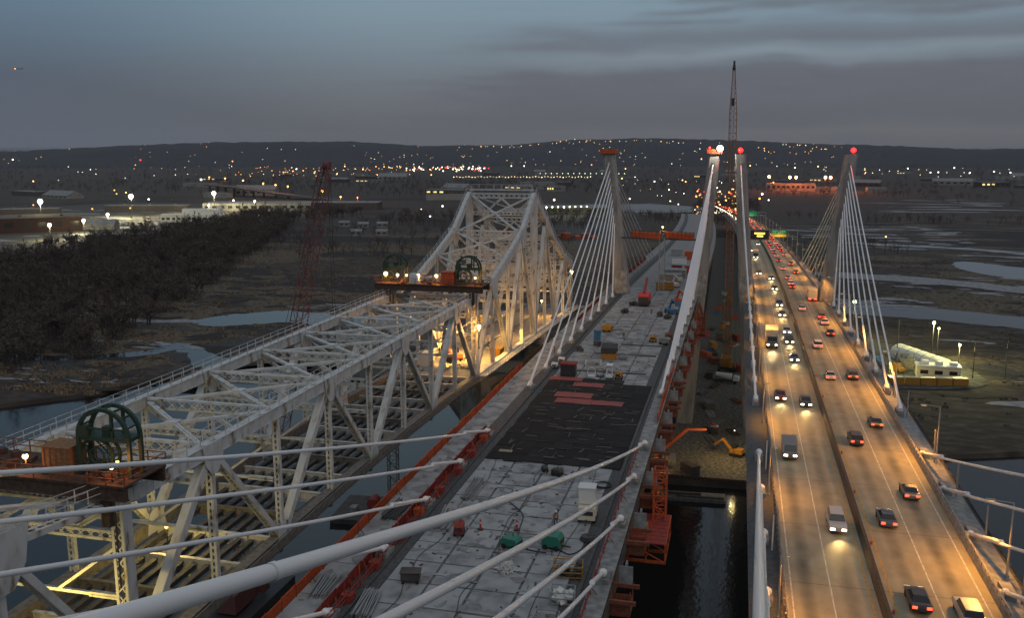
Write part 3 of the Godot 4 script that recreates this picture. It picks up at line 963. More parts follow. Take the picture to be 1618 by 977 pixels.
	# piers
	for d in [[11, -224.3], [-5, -9.0], [16, -291.0]]:
		for x: float in [-50.0, -67.0]:
			var mb := MB.new()
			var top := low(d[0]) - 1.6
			mb.hexa([Vector3(x - 2.6, -1, d[1] + 2.8), Vector3(x - 1.9, top, d[1] + 2.0), Vector3(x + 1.9, top, d[1] + 2.0), Vector3(x + 2.6, -1, d[1] + 2.8), Vector3(x - 2.6, -1, d[1] - 2.8), Vector3(x - 1.9, top, d[1] - 2.0), Vector3(x + 1.9, top, d[1] - 2.0), Vector3(x + 2.6, -1, d[1] - 2.8)])
			mb.box(Vector3(x, top + 0.4, d[1]), Vector3(4.6, 0.9, 4.8))
			obj("pier_column", mb, M.pier, B)
		var mc := MB.new()
		mc.box(Vector3(-58.5, low(d[0]) - 5.0, d[1]), Vector3(13.0, 3.0, 3.0))
		obj("pier_crosshead", mc, M.pier, B)
	# debris and kit on the remaining floor near the cut
	var t := thing("tracked_excavator", "orange excavator working in the floodlit cut end of the truss bridge floor", "excavator", Vector3(-59.6, low(8.2) - 0.4, -187), 0.7)
	excavator(t, M.orange)
	var cb := MB.new()
	cb.box(Vector3(0, 1.5, 0), Vector3(2.6, 3.0, 3.4)); cb.box(Vector3(0, 3.05, 0), Vector3(2.8, 0.12, 3.6))
	tag(obj("site_cabin", cb, M.white_paint, self, Vector3(-64.6, low(8) - 0.4, -182)), "white box cabin beside the excavator on the truss bridge", "cabin")
	var heap := MB.new()
	for k in 60:
		var a := rng.randf() * TAU
		var r := rng.randf() * 3.2
		heap.box(Vector3(cos(a) * r, (3.2 - r) * 0.28 * rng.randf(), sin(a) * r), Vector3(rng.randf_range(0.3, 1.1), rng.randf_range(0.2, 0.5), rng.randf_range(0.3, 1.1)), Basis.from_euler(Vector3(rng.randf(), rng.randf() * 6, rng.randf())))
	var h2 := tag(obj("rubble_heap", heap, M.slab, self, Vector3(-56.5, low(8) - 0.3, -183)), "heap of broken concrete on the floodlit end of the truss floor", "rubble") as Node3D
	h2.set_meta("kind", "stuff")
	var sk := MB.new()
	sk.hexa([Vector3(-1.1, 0, 2.2), Vector3(-1.4, 1.6, 2.8), Vector3(1.4, 1.6, 2.8), Vector3(1.1, 0, 2.2), Vector3(-1.1, 0, -2.2), Vector3(-1.4, 1.6, -2.8), Vector3(1.4, 1.6, -2.8), Vector3(1.1, 0, -2.2)])
	tag(obj("skip", sk, M.yellow, self, Vector3(-53.2, low(9) - 0.4, -200)), "yellow skip on the lit truss bridge floor", "skip")
	# work lights
	lamp_post("floodlight", "very bright floodlight hung on the near truss below the far work platform", Vector3(-48.2, 47.5, -167.0), 4.0, M.lamp_warm, Color(1, 0.72, 0.36), 90.0, 0.42)
	lamp_post("floodlight", "bright floodlight on a pole beyond the far truss, behind the stay cables", Vector3(-44.3, 41.0, -247.0), 11.0, M.lamp_warm, Color(1, 0.78, 0.45), 40.0, 0.45)
	lamp_post("floodlight", "floodlight over the excavator at the cut end of the truss floor", Vector3(-56.2, 39.5, -190.5), 6.5, M.lamp_warm, Color(1, 0.74, 0.36), 150.0, 0.3)
	lamp_post("floodlight", "floodlight on the truss floor near the white cabin", Vector3(-63.5, 39.0, -194.0), 6.0, M.lamp_warm, Color(1, 0.74, 0.36), 130.0, 0.3)
	lamp_post("floodlight", "floodlight inside the truss under its summit frame", Vector3(-58.0, 37.4, -222.0), 6.0, M.lamp_warm, Color(1, 0.72, 0.34), 110.0, 0.3)
	lamp_post("floodlight", "floodlight at the far descending end of the truss", Vector3(-56.0, 35.0, -262.0), 6.0, M.lamp_warm, Color(1, 0.72, 0.34), 110.0, 0.3)
	# shaded floods throwing their light down on the cut end of the floor
	for d in [[-57.2, 47.5, -183.0, -58.5, 38, -190.0, 900.0], [-63.5, 46.5, -200.0, -60.0, 37, -193.0, 500.0], [-51.6, 43.5, -186.0, -49.0, 38.5, -196.0, 160.0], [-51.4, 42.5, -208.0, -48.0, 36.0, -214.0, 160.0]]:
		var sf := thing("shaded_floodlight", "shaded floodlight fixed inside the truss over the work floor, %s" % ["nearest the cut end", "farther in on the left", "low by the near side walkway", "farther along the near side walkway"][[-57.2, -63.5, -51.6, -51.4].find(d[0])], "lamp", Vector3(d[0], d[1], d[2]))
		var fm := MB.new()
		fm.hexa([Vector3(-0.3, 0, 0.3), Vector3(-0.12, 0.4, 0.12), Vector3(0.12, 0.4, 0.12), Vector3(0.3, 0, 0.3), Vector3(-0.3, 0, -0.3), Vector3(-0.12, 0.4, -0.12), Vector3(0.12, 0.4, -0.12), Vector3(0.3, 0, -0.3)])
		fm.tube(Vector3(0, 0.4, 0), Vector3(0, 2.2, 0), 0.05, 0.05, 6)
		obj("shade", fm, M.dark, sf)
		fm = MB.new()
		fm.box(Vector3(0, -0.02, 0), Vector3(0.5, 0.04, 0.5))
		obj("lamp_lens", fm, M.lamp_warm, sf)
		spot(Vector3(0, -0.1, 0), Vector3(d[3] - d[0], d[4] - d[1], d[5] - d[2]), Color(1, 0.76, 0.38), d[6] * 0.5, 62.0, sf)
	# sodium street light still hanging on the near part of the truss
	lamp_post("street_light", "old street lamp burning inside the near end of the truss", Vector3(-56.0, 41.5, -58.0), 5.5, M.lamp_sodium, Color(1.0, 0.86, 0.44), 85.0, 0.22)
	lamp_post("street_light", "old street lamp low inside the truss beside the near laced posts", Vector3(-61.0, 40.5, -84.0), 3.4, M.lamp_sodium, Color(1.0, 0.86, 0.44), 34.0, 0.2)

func lamp_post(called: String, label: String, at: Vector3, h: float, m: Material, c: Color, e: float, r := 0.25, group := "") -> Node3D:
	var t := thing(called, label, "lamp", at, 0.0, group)
	var mb := MB.new()
	mb.tube(Vector3.ZERO, Vector3(0, h, 0), 0.09, 0.06, 6)
	mb.box(Vector3(0, 0.05, 0), Vector3(0.4, 0.1, 0.4))
	mb.box(Vector3(0, h + r * 2.1, 0), Vector3(r * 1.6, 0.08, r * 1.6))
	obj("pole", mb, M.dark, t)
	mb = MB.new()
	mb.ball(Vector3(0, h + r, 0), r, 6, 10)
	obj("lamp_bulb", mb, m, t)
	if e > 0.0: omni(Vector3(0, h + r, 0) if r < 0.24 else Vector3(0.16, h - 0.14, 0.1), c, e, minf(r, 0.2), t)
	return t

func excavator(t: Node3D, m: Material) -> void:
	var mb := MB.new()
	for s in [-1.0, 1.0]: mb.prism(V([-1.9, 0.3, -1.6, 0.0, 1.6, 0.0, 1.9, 0.3, 1.9, 0.6, 1.6, 0.85, -1.6, 0.85, -1.9, 0.6]), s * 1.1 - 0.3, s * 1.1 + 0.3)
	obj("track", mb, M.tyre, t)
	mb = MB.new()
	mb.prism(V([-1.8, 0.95, 1.7, 0.95, 1.9, 1.3, 1.7, 2.1, 0.2, 2.1, -1.8, 1.7]), -1.3, 1.3)
	obj("upper_body", mb, m, t)
	mb = MB.new()
	mb.prism(V([-1.9, 1.7, -0.3, 2.1, -0.4, 3.1, -1.6, 3.1]), 0.2, 1.2)
	obj("cab", mb, M.glass_dark, t)
	mb = MB.new()
	mb.bar(Vector3(-0.4, 1.6, -1.5), Vector3(-0.4, 4.4, -4.2), 0.5, 0.6)
	mb.bar(Vector3(-0.4, 4.4, -4.2), Vector3(-0.4, 2.0, -6.6), 0.35, 0.45)
	obj("boom", mb, m, t)
	mb = MB.new()
	mb.prism(V([-6.9, 2.1, -6.2, 1.9, -5.9, 1.1, -6.8, 0.8]), -1.0, 0.2)
	obj("bucket", mb, M.dark, t)

# ---------------------------------------------------------------- the two cable-stayed bridges
func leg_x(w: int, y: float) -> float:  # centre line of each tower leg at a height
	match w:
		0: return -34.2 - (y - 43.0) * 0.118
		1: return -10.6 + (y - 43.0) * 0.075
		2: return 3.4 - (y - 43.0) * 0.082
		_: return 26.6 + (y - 43.0) * 0.108

func tower_leg(w: int, z: float, parent: Node, top := 84.6) -> void:
	var ring := func(y: float, sx: float, sz: float) -> Array:
		var c := leg_x(w, y)
		var ch := 0.45
		return [Vector3(c - sx + ch, y, z + sz), Vector3(c + sx - ch, y, z + sz), Vector3(c + sx, y, z + sz - ch), Vector3(c + sx, y, z - sz + ch), Vector3(c + sx - ch, y, z - sz), Vector3(c - sx + ch, y, z - sz), Vector3(c - sx, y, z - sz + ch), Vector3(c - sx, y, z + sz - ch)]
	var span := func(y0: float, y1: float, extra: float, cap: bool) -> MB:
		var mb := MB.new()
		var size := func(y: float) -> Vector2: return Vector2(lerpf(2.5, 1.65, clampf(y / 84.0, 0, 1)) + extra, lerpf(3.6, 2.5, clampf(y / 84.0, 0, 1)) + extra)
		var s0: Vector2 = size.call(y0)
		var s1: Vector2 = size.call(y1)
		var a: Array = ring.call(y0, s0.x, s0.y)
		var b: Array = ring.call(y1, s1.x, s1.y)
		for k in 8: mb.quad(a[k], b[k], b[(k + 1) % 8], a[(k + 1) % 8])
		if cap:
			for k in range(1, 7): mb.tri(b[0], b[k + 1], b[k]); 
			for k in range(1, 7): mb.tri(a[0], a[k], a[k + 1])
		return mb
	obj("tower_leg", span.call(-0.5, 42.0, 0.0, true), M.tower, parent)
	obj("tower_leg", span.call(42.0, 49.0, 0.12, true), M.tower_base, parent)
	var y := 49.0
	while y < top - 0.1:  # cast lifts with a fine joint between them
		var y1 := minf(y + 5.1, top)
		obj("tower_leg", span.call(y, y1 - 0.06, 0.0, true), M.tower, parent)
		y = y1

func stay(a: Vector3, b: Vector3, parent: Node, sock := true) -> void:
	var o := obj("stay_cable", null_mb(a, b), M.cable, parent)
	if sock:
		var d := (b - a).normalized()
		var mb := MB.new()
		mb.ball(a + d * 0.35, 0.45, 6, 10)
		mb.tube(a - d * 0.9, a + d * 0.3, 0.36, 0.40, 8)
		obj("cable_socket", mb, M.cable, o)
		mb = MB.new()
		mb.tube(a + d * 0.5, a + d * 11.0, 0.218, 0.218, 10, true)
		mb.tube(a + d * 10.8, a + d * 11.1, 0.26, 0.26, 10, true)
		obj("guard_pipe", mb, M.cable, o)

func null_mb(a: Vector3, b: Vector3) -> MB:
	var mb := MB.new()
	var sag := a.distance_to(b) * 0.006
	var prev := a
	for k in 8:
		var t := (k + 1) / 8.0
		var q := a.lerp(b, t) - Vector3(0, sag * 4.0 * t * (1.0 - t), 0)
		mb.tube(prev, q, 0.17, 0.17, 10, false)
		if k < 7: mb.tube(q - (b - a).normalized() * 0.14, q + (b - a).normalized() * 0.14, 0.185, 0.185, 10, false)
		prev = q
	return mb

const TOWER_Z := -281.0
func stays(w: int, ax: float, parent: Node) -> void:
	for k in 9:
		var y := 81.7 - 2.15 * k
		# main span, near half
		var z := -127.0 + 13.9 * k
		var yn := y + (2.2 + 0.6 * k if w == 3 else (-0.5 + 0.15 * k if w == 0 else (1.9 + 0.25 * k if w == 1 else 0.6)))
		var drop := 0.9 if w == 3 else 0.0
		if w == 3: z = -134.6 + 14.1 * k
		if k < 5: stay(Vector3(ax - drop * 0.4, yd(z) + 1.0 - drop, z), Vector3(leg_x(w, yn), yn, 2.0), parent)
		# main span, far half
		z = -156.0 - 13.9 * k
		stay(Vector3(ax, yd(z) + 1.0, z), Vector3(leg_x(w, y), y, TOWER_Z + 2.2), parent)
		# back span beyond the far tower
		z = -405.0 + 13.4 * k
		stay(Vector3(ax, yd(z) + 1.0, z), Vector3(leg_x(w, y), y, TOWER_Z - 2.2), parent, false)
	for k in 9:  # anchor boxes on the tower
		var y := 81.7 - 2.15 * k
		var mb := MB.new()
		mb.box(Vector3(leg_x(w, y), y, TOWER_Z + 2.75), Vector3(0.9, 0.9, 0.7))
		mb.box(Vector3(leg_x(w, y), y, TOWER_Z - 2.75), Vector3(0.9, 0.9, 0.7))
		obj("tower_anchor", mb, M.tower_base, parent)

# a strip that follows the deck from z0 to z1 with a cross-section given as (x, dy) points
func strip(mb: MB, z0: float, z1: float, section: Array, step := 12.0, shift := 0.0) -> void:
	var cnt := maxi(1, int(ceil((z0 - z1) / step)))
	for k in cnt:
		var a := lerpf(z0, z1, float(k) / cnt)
		var b := lerpf(z0, z1, float(k + 1) / cnt)
		for s in section.size() - 1:
			var p: Vector2 = section[s]
			var q: Vector2 = section[s + 1]
			var i := mb.v.size()
			mb.quad(Vector3(p.x + bend(a), yd(a) + p.y, a), Vector3(q.x + bend(a), yd(a) + q.y, a), Vector3(q.x + bend(b), yd(b) + q.y, b), Vector3(p.x + bend(b), yd(b) + p.y, b))
			if mb.uv.size() == i:
				var u0 := (p.x - shift) / 20.0
				var u1 := (q.x - shift) / 20.0
				mb.uv.append_array(PackedVector2Array([Vector2(u0, a / 60.0), Vector2(u1, a / 60.0), Vector2(u1, b / 60.0), Vector2(u0, a / 60.0), Vector2(u1, b / 60.0), Vector2(u0, b / 60.0)]))

func road_texture() -> ImageTexture:
	var w := 512
	var h := 1024
	var im := Image.create(w, h, false, Image.FORMAT_RGB8)
	var f := FastNoiseLite.new()
	f.seed = 8; f.frequency = 1.0; f.fractal_octaves = 4
	for j in h:
		for i in w:
			var x := i * 20.0 / w  # metres across, 0 = left edge line
			var z := j * 60.0 / h
			var an := TAU * j / h
			var g := 0.235
			for c: float in [2.1, 6.2, 12.1, 16.3]:
				var d := (x - c)
				g -= (0.135 if c < 3.0 or c > 16.0 else 0.10) * exp(-d * d / 0.5) * (0.8 + 0.5 * f.get_noise_2d(cos(an) * 2.0, sin(an) * 2.0 + c * 9.0))
				for s: float in [-0.95, 0.95]:
					var e := d - s
					g += 0.022 * exp(-e * e / 0.10)
			g *= 1.0 + 0.26 * f.get_noise_3d(x * 0.5, cos(an) * 3.0, sin(an) * 3.0) + 0.13 * f.get_noise_3d(x * 5.0, cos(an) * 70.0, sin(an) * 70.0)
			if fposmod(z, 15.0) < 0.14: g *= 0.62
			var s := clampf(g, 0.03, 0.6)
			im.set_pixel(i, j, Color(s * 1.04, s * 0.95, s * 0.66).linear_to_srgb())
	return ImageTexture.create_from_image(im)

func finished_bridge() -> void:
	var B := thing("cable_stayed_bridge", "finished cable-stayed bridge carrying evening traffic, on the right", "bridge")
	for w in [2, 3]:
		tower_leg(w, TOWER_Z, B)
		tower_leg(w, 4.6, B, 84.2)
	stays(2, 4.3, B)
	stays(3, 27.4, B)
	# road surface
	var rm := StandardMaterial3D.new()
	rm.albedo_texture = road_texture()
	rm.roughness = 0.62
	M["road"] = rm
	var mb := MB.new()
	strip(mb, 10, -1000, [Vector2(6.1, 0), Vector2(25.9, 0)], 10.0, 6.1)
	obj("roadway", mb, rm, B)
	for d in [[6.75, "line_white"], [14.15, "line_yellow"], [16.25, "line_yellow"], [24.75, "line_white"]]:
		mb = MB.new()
		strip(mb, 10, -1000, [Vector2(d[0] - 0.075, 0.012), Vector2(d[0] + 0.075, 0.012)])
		obj("edge_line", mb, M[d[1]], B)
	for x: float in [10.55, 20.4]:
		mb = MB.new()
		strip(mb, 10, -640, [Vector2(x - 0.07, 0.014), Vector2(x + 0.07, 0.014)])
		obj("lane_line", mb, M.line_white, B)
	# deck body
	mb = MB.new()
	strip(mb, 10, -1000, [Vector2(29.6, -0.25), Vector2(29.6, -0.6), Vector2(26.6, -2.4), Vector2(3.4, -2.4), Vector2(2.6, -0.6), Vector2(2.6, -0.25)])
	strip(mb, 10, -1000, [Vector2(2.6, -0.25), Vector2(6.1, -0.006)])
	obj("deck_girder", mb, M.edge_steel, B)
	mb = MB.new()
	strip(mb, 10, -420, [Vector2(25.9, -0.006), Vector2(26.9, -0.1), Vector2(27.0, -0.35), Vector2(29.6, -0.75), Vector2(29.6, -1.3)])
	obj("edge_fairing", mb, M.edge_pale, B)
	# parapets and the median
	mb = MB.new()
	strip(mb, 10, -1000, [Vector2(25.7, 0), Vector2(25.8, 0.85), Vector2(26.05, 0.85), Vector2(26.1, 0)])
	strip(mb, 10, -1000, [Vector2(25.85, 1.18), Vector2(25.85, 1.28), Vector2(25.98, 1.28), Vector2(25.98, 1.18)])
	obj("parapet", mb, M.parapet, B)
	mb = MB.new()
	strip(mb, 10, -1000, [Vector2(5.9, 0), Vector2(5.95, 0.85), Vector2(6.2, 0.85), Vector2(6.3, 0)])
	strip(mb, 10, -1000, [Vector2(6.0, 1.18), Vector2(6.0, 1.28), Vector2(6.12, 1.28), Vector2(6.12, 1.18)])
	obj("parapet", mb, M.parapet, B)
	for x: float in [25.9, 6.05]:
		mb = MB.new()
		for k in 230:
			var z := -62.0 - k * 1.5
			mb.box(Vector3(x, yd(z) + 1.02, z), Vector3(0.1, 0.36, 0.1))
			mb.box(Vector3(x + (0.22 if x > 20 else -0.2), yd(z) + 0.45, z), Vector3(0.14, 0.9, 0.35))
		var o := obj("parapet_posts", mb, M.parapet, B)
		o.set_meta("kind", "stuff")
	mb = MB.new()
	strip(mb, 10, -1000, [Vector2(14.75, 0), Vector2(14.9, 0.35), Vector2(15.05, 0.95), Vector2(15.35, 0.95), Vector2(15.5, 0.35), Vector2(15.65, 0)])
	obj("median_barrier", mb, M.median, B)
	# markers on the median
	for k in 14:
		var z := -70.0 - k * 15.5
		mb = MB.new()
		mb.box(Vector3(15.85, yd(z) + 0.2, z), Vector3(0.2, 0.4, 0.25))
		obj("barrier_marker", mb, M.orange, B)
	# cross beam stubs that carry the anchors
	for w in 2:
		for k in 18:
			var z := -127.0 + 13.9 * k if k < 5 else -156.0 - 13.9 * (k - 5)
			if k > 13: break
			if w == 1 and k < 5: z = -134.6 + 14.1 * k
			mb = MB.new()
			var x: float = [4.3, 27.4][w]
			mb.box(Vector3(x, yd(z) - 0.1, z - 0.4), Vector3(1.1, 1.2, 2.6))
			obj("cable_anchorage", mb, M.edge_pale, B)
			if w == 1:
				mb = MB.new()
				mb.tube(Vector3(x + 0.9, yd(z) - 0.3, z + 1.4), Vector3(x + 0.9, yd(z) + 4.2, z + 1.4), 0.13, 0.1, 6)
				obj("cable_damper_post", mb, M.galv, B)
	# cap lights on the far tower heads
	for d in [[2, "lamp_red", "red aviation light on the left head of the finished bridge's far tower", Color(1, 0.08, 0.05)], [3, "lamp_red", "red aviation light on the right head of the finished bridge's far tower", Color(1, 0.08, 0.05)]]:
		var t := thing("aviation_light", d[2], "lamp", Vector3(leg_x(d[0], 84.6) + (0.4 if d[0] == 3 else 0.0), 84.6, TOWER_Z + 1.0))
		mb = MB.new()
		mb.tube(Vector3.ZERO, Vector3(0, 0.5, 0), 0.3, 0.3)
		obj("lamp_base", mb, M.dark, t)
		mb = MB.new()
		mb.ball(Vector3(0, 1.2, 0), 0.7, 6, 10)
		obj("lamp_globe", mb, M[d[1]], t)
		omni(Vector3(0, 1.3, 1.1), d[3], 50.0, 0.2, t)
	# street lamps: right side with arms over the road, left side short poles between the stays
	for k in 29:
		var z := -97.0 - k * 35.6
		street_lamp(Vector3(28.5 + bend(z), yd(z) - 0.6, z), 8.3, -2.4, "street lamp on the right edge of the finished bridge, %s from near" % ordinal(k), (185.0 if k != 5 else 60.0) if k < 9 else 120.0)
	for k in 9:
		var z: float = [-82.0, -113.0, -145.0, -174.0, -207.0, -243.0, -276.0, -312.0, -348.0][k]
		street_lamp(Vector3(5.2, yd(z) - 0.2, z), 6.5, 0.75, "street lamp on the left edge of the finished bridge, %s from the near end" % ordinal(k), 105.0 if k > 1 else 72.0)
	for z: float in [-123.0, -97.0]:
		mb = MB.new()
		mb.tube(Vector3(5.15, yd(z) - 0.2, z), Vector3(5.15, yd(z) + 4.0, z), 0.1, 0.08, 6)
		obj("marker_pole", mb, M.white_paint, B)
	signs()

var lamp_meshes := {}
func street_lamp(at: Vector3, h: float, arm: float, label: String, e: float) -> void:
	var t := thing("street_lamp", label, "street lamp", at, 0.0, "street lamps along the finished bridge")
	if not lamp_meshes.has(arm):
		var mb := MB.new()
		mb.tube(Vector3.ZERO, Vector3(0, h, 0), 0.13, 0.08, 8)
		mb.tube(Vector3.ZERO, Vector3(0, 0.5, 0), 0.24, 0.2, 8)
		var pole := mb.mesh()
		mb = MB.new()
		mb.tube(Vector3(0, h - 0.05, 0), Vector3(arm * 0.8, h + 0.12, 0), 0.05, 0.04, 6)
		mb.box(Vector3(arm * 0.9, h + 0.14, 0), Vector3(absf(arm) * 0.34, 0.1, 0.36))
		var head := mb.mesh()
		mb = MB.new()
		mb.box(Vector3(arm * 0.9, h + 0.055, 0), Vector3(absf(arm) * 0.26, 0.05, 0.24))
		lamp_meshes[arm] = [pole, head, mb.mesh()]
	obj("pole", lamp_meshes[arm][0], M.lamp_pole, t)
	obj("lamp_arm", lamp_meshes[arm][1], M.lamp_pole, t)
	obj("lamp_lens", lamp_meshes[arm][2], M.lamp_cutoff, t)
	spot(Vector3(arm * 0.9, h - 0.08, 0), Vector3(arm * 0.9 + signf(arm) * 5.0, 0, 0), Color(1.0, 0.66, 0.24), e, 76.0, t)

func signs() -> void:
	var z := -420.0
	var t := thing("message_sign", "black message board with lit amber text over the left carriageway", "sign", Vector3(0, 0, z))
	var mb := MB.new()
	mb.box(Vector3(9.9, 48.4, 0), Vector3(8.0, 3.9, 0.8))
	obj("sign_board", mb, M.dark, t)
	mb = MB.new()
	# two lines of lit segments, too far off to spell
	for r in 2:
		var wd := 4.6 - r * 2.2
		var x := -wd / 2
		while x < wd / 2:
			var w := 0.34
			mb.box(Vector3(9.9 + x + w / 2, 49.0 - r * 1.2, 0.43), Vector3(w, 0.72, 0.04))
			x += 0.46
	obj("lit_text", mb, M.screen_amber, t)
	mb = MB.new()
	mb.box(Vector3(6.0, 45.0, -0.4), Vector3(0.4, 11.0, 0.4)); mb.box(Vector3(10.0, 46.2, -0.5), Vector3(9.0, 0.35, 0.35)); mb.box(Vector3(10.0, 50.6, -0.5), Vector3(9.0, 0.35, 0.35))
	obj("sign_frame", mb, M.galv, t)
	t = thing("direction_sign", "green direction sign with a yellow lower panel over the right carriageway", "sign", Vector3(0, 0, z - 4))
	mb = MB.new()
	mb.box(Vector3(18.3, 49.4, 0), Vector3(6.6, 1.9, 0.2))
	mat("sign_green", Color(0.01, 0.22, 0.12), 0.5)
	mat("sign_yellow", Color(0.62, 0.36, 0.02), 0.5)
	obj("green_panel", mb, M.sign_green, t)
	mb = MB.new()
	mb.box(Vector3(18.3, 47.8, 0), Vector3(6.6, 1.2, 0.2))
	obj("yellow_panel", mb, M.sign_yellow, t)
	mb = MB.new()
	for r in 2:
		for k in 7:
			if (k + r) % 4 == 3: continue
			mb.box(Vector3(15.8 + k * 0.8, 49.8 - r * 0.75, 0.12), Vector3(0.55, 0.32, 0.03))
	obj("lettering", mb, M.white_paint, t)
	mb = MB.new()
	for x in [14.9, 21.8, 26.4]: mb.box(Vector3(x, 45.5, -0.5), Vector3(0.3, 10.0 if x > 25 else 0.3, 0.3))
	mb.box(Vector3(20.5, 50.5, -0.5), Vector3(12.0, 0.3, 0.3)); mb.box(Vector3(20.5, 47.4, -0.5), Vector3(12.0, 0.3, 0.3))
	obj("sign_frame", mb, M.galv, t)
	spot(Vector3(18.3, 46.4, 2.4), Vector3(18.3, 49, 0), Color(1, 0.9, 0.6), 14.0, 70.0, t)
	t = thing("direction_sign", "small distant green sign above the queue on the far approach", "sign", Vector3(bend(-720.0), 0, -720))
	mb = MB.new()
	mb.box(Vector3(15.5, 37.5, 0), Vector3(9.0, 3.4, 0.3))
	obj("green_panel", mb, M.sign_green, t)
	mb = MB.new()
	for x in [5.4, 26.6]: mb.box(Vector3(x, 32.0, -0.5), Vector3(0.4, 13.0, 0.4))
	mb.box(Vector3(16.0, 38.6, -0.5), Vector3(21.5, 0.4, 0.4)); mb.box(Vector3(16.0, 36.2, -0.5), Vector3(21.5, 0.4, 0.4))
	obj("sign_frame", mb, M.galv, t)
	spot(Vector3(15.5, 34.5, 3.4), Vector3(15.5, 37.5, 0), Color(1, 0.95, 0.7), 22.0, 70.0, t)

func unfinished_bridge() -> void:
	var B := thing("unfinished_cable_stayed_bridge", "grey cable-stayed bridge under construction in the middle", "bridge")
	for w in [0, 1]:
		tower_leg(w, TOWER_Z, B)
		tower_leg(w, 4.6, B, 84.2)
	stays(0, -35.4, B)
	stays(1, -11.7, B)
	# under-deck body with edge girders
	var mb := MB.new()
	strip(mb, 10, -1000, [Vector2(-10.7, -0.02), Vector2(-10.7, -2.3), Vector2(-40.6, -2.3), Vector2(-40.6, -0.3)])
	strip(mb, 10, -1000, [Vector2(-40.6, -0.34), Vector2(-10.7, -0.34)])
	obj("deck_girder", mb, M.edge_steel, B)
	# precast panels: each one a slab of its own with joints between
	var xs := [-33.3, -28.75, -24.15, -19.55, -15.0]
	for r in 50:
		var z0 := -62.0 - r * 4.66
		for c in 4:
			mb = MB.new()
			var g := 0.16 if c in [1, 2] else 0.12
			var h := 0.012 * ((r * 7 + c * 5) % 4)
			var za := z0 - g
			var zb := z0 - 4.66 + g
			mb.hexa([Vector3(xs[c] + g, yd(za) - 0.3, za), Vector3(xs[c] + g, yd(za) + h, za), Vector3(xs[c + 1] - g, yd(za) + h, za), Vector3(xs[c + 1] - g, yd(za) - 0.3, za), Vector3(xs[c] + g, yd(zb) - 0.3, zb), Vector3(xs[c] + g, yd(zb) + h, zb), Vector3(xs[c + 1] - g, yd(zb) + h, zb), Vector3(xs[c + 1] - g, yd(zb) - 0.3, zb)])
			obj("deck_panel", mb, M["deck%d" % ((r * 3 + c * 5 + (r * c) % 3) % 3)], B)
	mb = MB.new()
	strip(mb, -295, -1000, [Vector2(-33.3, 0), Vector2(-15.0, 0)])
	obj("deck_slab", mb, M.deck_dirt, B)
	mb = MB.new()
	strip(mb, 10, -300, [Vector2(-33.3, -0.10), Vector2(-15.0, -0.10)])
	obj("joint_fill", mb, M.joint, B)
	# grout pockets along two panel rows
	for z in [-93.8, -97.2, -88.9, -102.6]:
		for k in 9:
			var x := -31.4 + k * 1.95
			if (k + int(z)) % 5 == 0: continue
			mb = MB.new()
			mb.box(Vector3(x, yd(z) + 0.045, z), Vector3(0.55, 0.05, 0.7))
			obj("grout_pocket", mb, M.deck_dirt, B)
	for d in [[0.32, Vector2(5.0, 3.0), 71, "deck_dirt", 0.062], [0.35, Vector2(2.6, 7.0), 72, "deck_dirt", 0.068], [0.30, Vector2(3.4, 2.0), 73, "deck_bleach", 0.074], [0.30, Vector2(7.0, 1.0), 74, "deck_dirt", 0.080]]:
		blotches("deck_stain", -33.2, -15.1, -292, -64, 0.45, 0.6, d[0], d[1], d[4], M[d[3]], d[2], 0.1, B)
	for d in [[0.14, Vector2(3.0, 4.0), 75, "deck_dirt", 0.05]]:
		blotches("deck_stain", -40.4, -36.6, -260, -64, 0.4, 0.6, d[0], d[1], d[4], M[d[3]], d[2], 0.1, B)
	# side strips: dark gutters, kerbs, walkway slabs on the left
	mb = MB.new()
	strip(mb, 10, -1000, [Vector2(-34.9, 0.25), Vector2(-34.3, 0.25), Vector2(-34.3, -0.02), Vector2(-33.3, -0.02)])
	strip(mb, 10, -1000, [Vector2(-15.0, -0.02), Vector2(-13.9, -0.02), Vector2(-13.9, 0.25), Vector2(-13.5, 0.25), Vector2(-13.5, -0.02), Vector2(-12.9, -0.02)])
	obj("gutter", mb, M.edge_steel, B)
	mb = MB.new()
	strip(mb, 10, -1000, [Vector2(-12.9, -0.02), Vector2(-12.9, 0.12), Vector2(-10.8, 0.12), Vector2(-10.8, -0.1)])
	obj("edge_slab", mb, M.edge_pale, B)
	mb = MB.new()
	strip(mb, 10, -1000, [Vector2(-36.4, -0.2), Vector2(-36.4, 0.1), Vector2(-34.9, 0.1), Vector2(-34.9, 0.25)])
	obj("edge_slab", mb, M.edge_steel, B)
	for r in 30:
		var z0 := -62.0 - r * 7.0
		mb = MB.new()
		var zb := z0 - 6.85
		mb.hexa([Vector3(-40.5, yd(z0) - 0.25, z0), Vector3(-40.5, yd(z0) + 0.02, z0), Vector3(-36.5, yd(z0) + 0.02, z0), Vector3(-36.5, yd(z0) - 0.25, z0), Vector3(-40.5, yd(zb) - 0.25, zb), Vector3(-40.5, yd(zb) + 0.02, zb), Vector3(-36.5, yd(zb) + 0.02, zb), Vector3(-36.5, yd(zb) - 0.25, zb)])
		obj("walkway_slab", mb, M["deck%d" % ((r * 2) % 4)], B)
	mb = MB.new()
	strip(mb, -272, -1000, [Vector2(-40.5, 0), Vector2(-36.5, 0)])
	obj("walkway_slab", mb, M.deck_dirt, B)
	# far right parapet, pale and curving away
	mb = MB.new()
	strip(mb, -330, -1000, [Vector2(-12.2, 0), Vector2(-12.1, 1.1), Vector2(-11.7, 1.1), Vector2(-11.6, 0)])
	obj("parapet", mb, M.edge_pale, B)
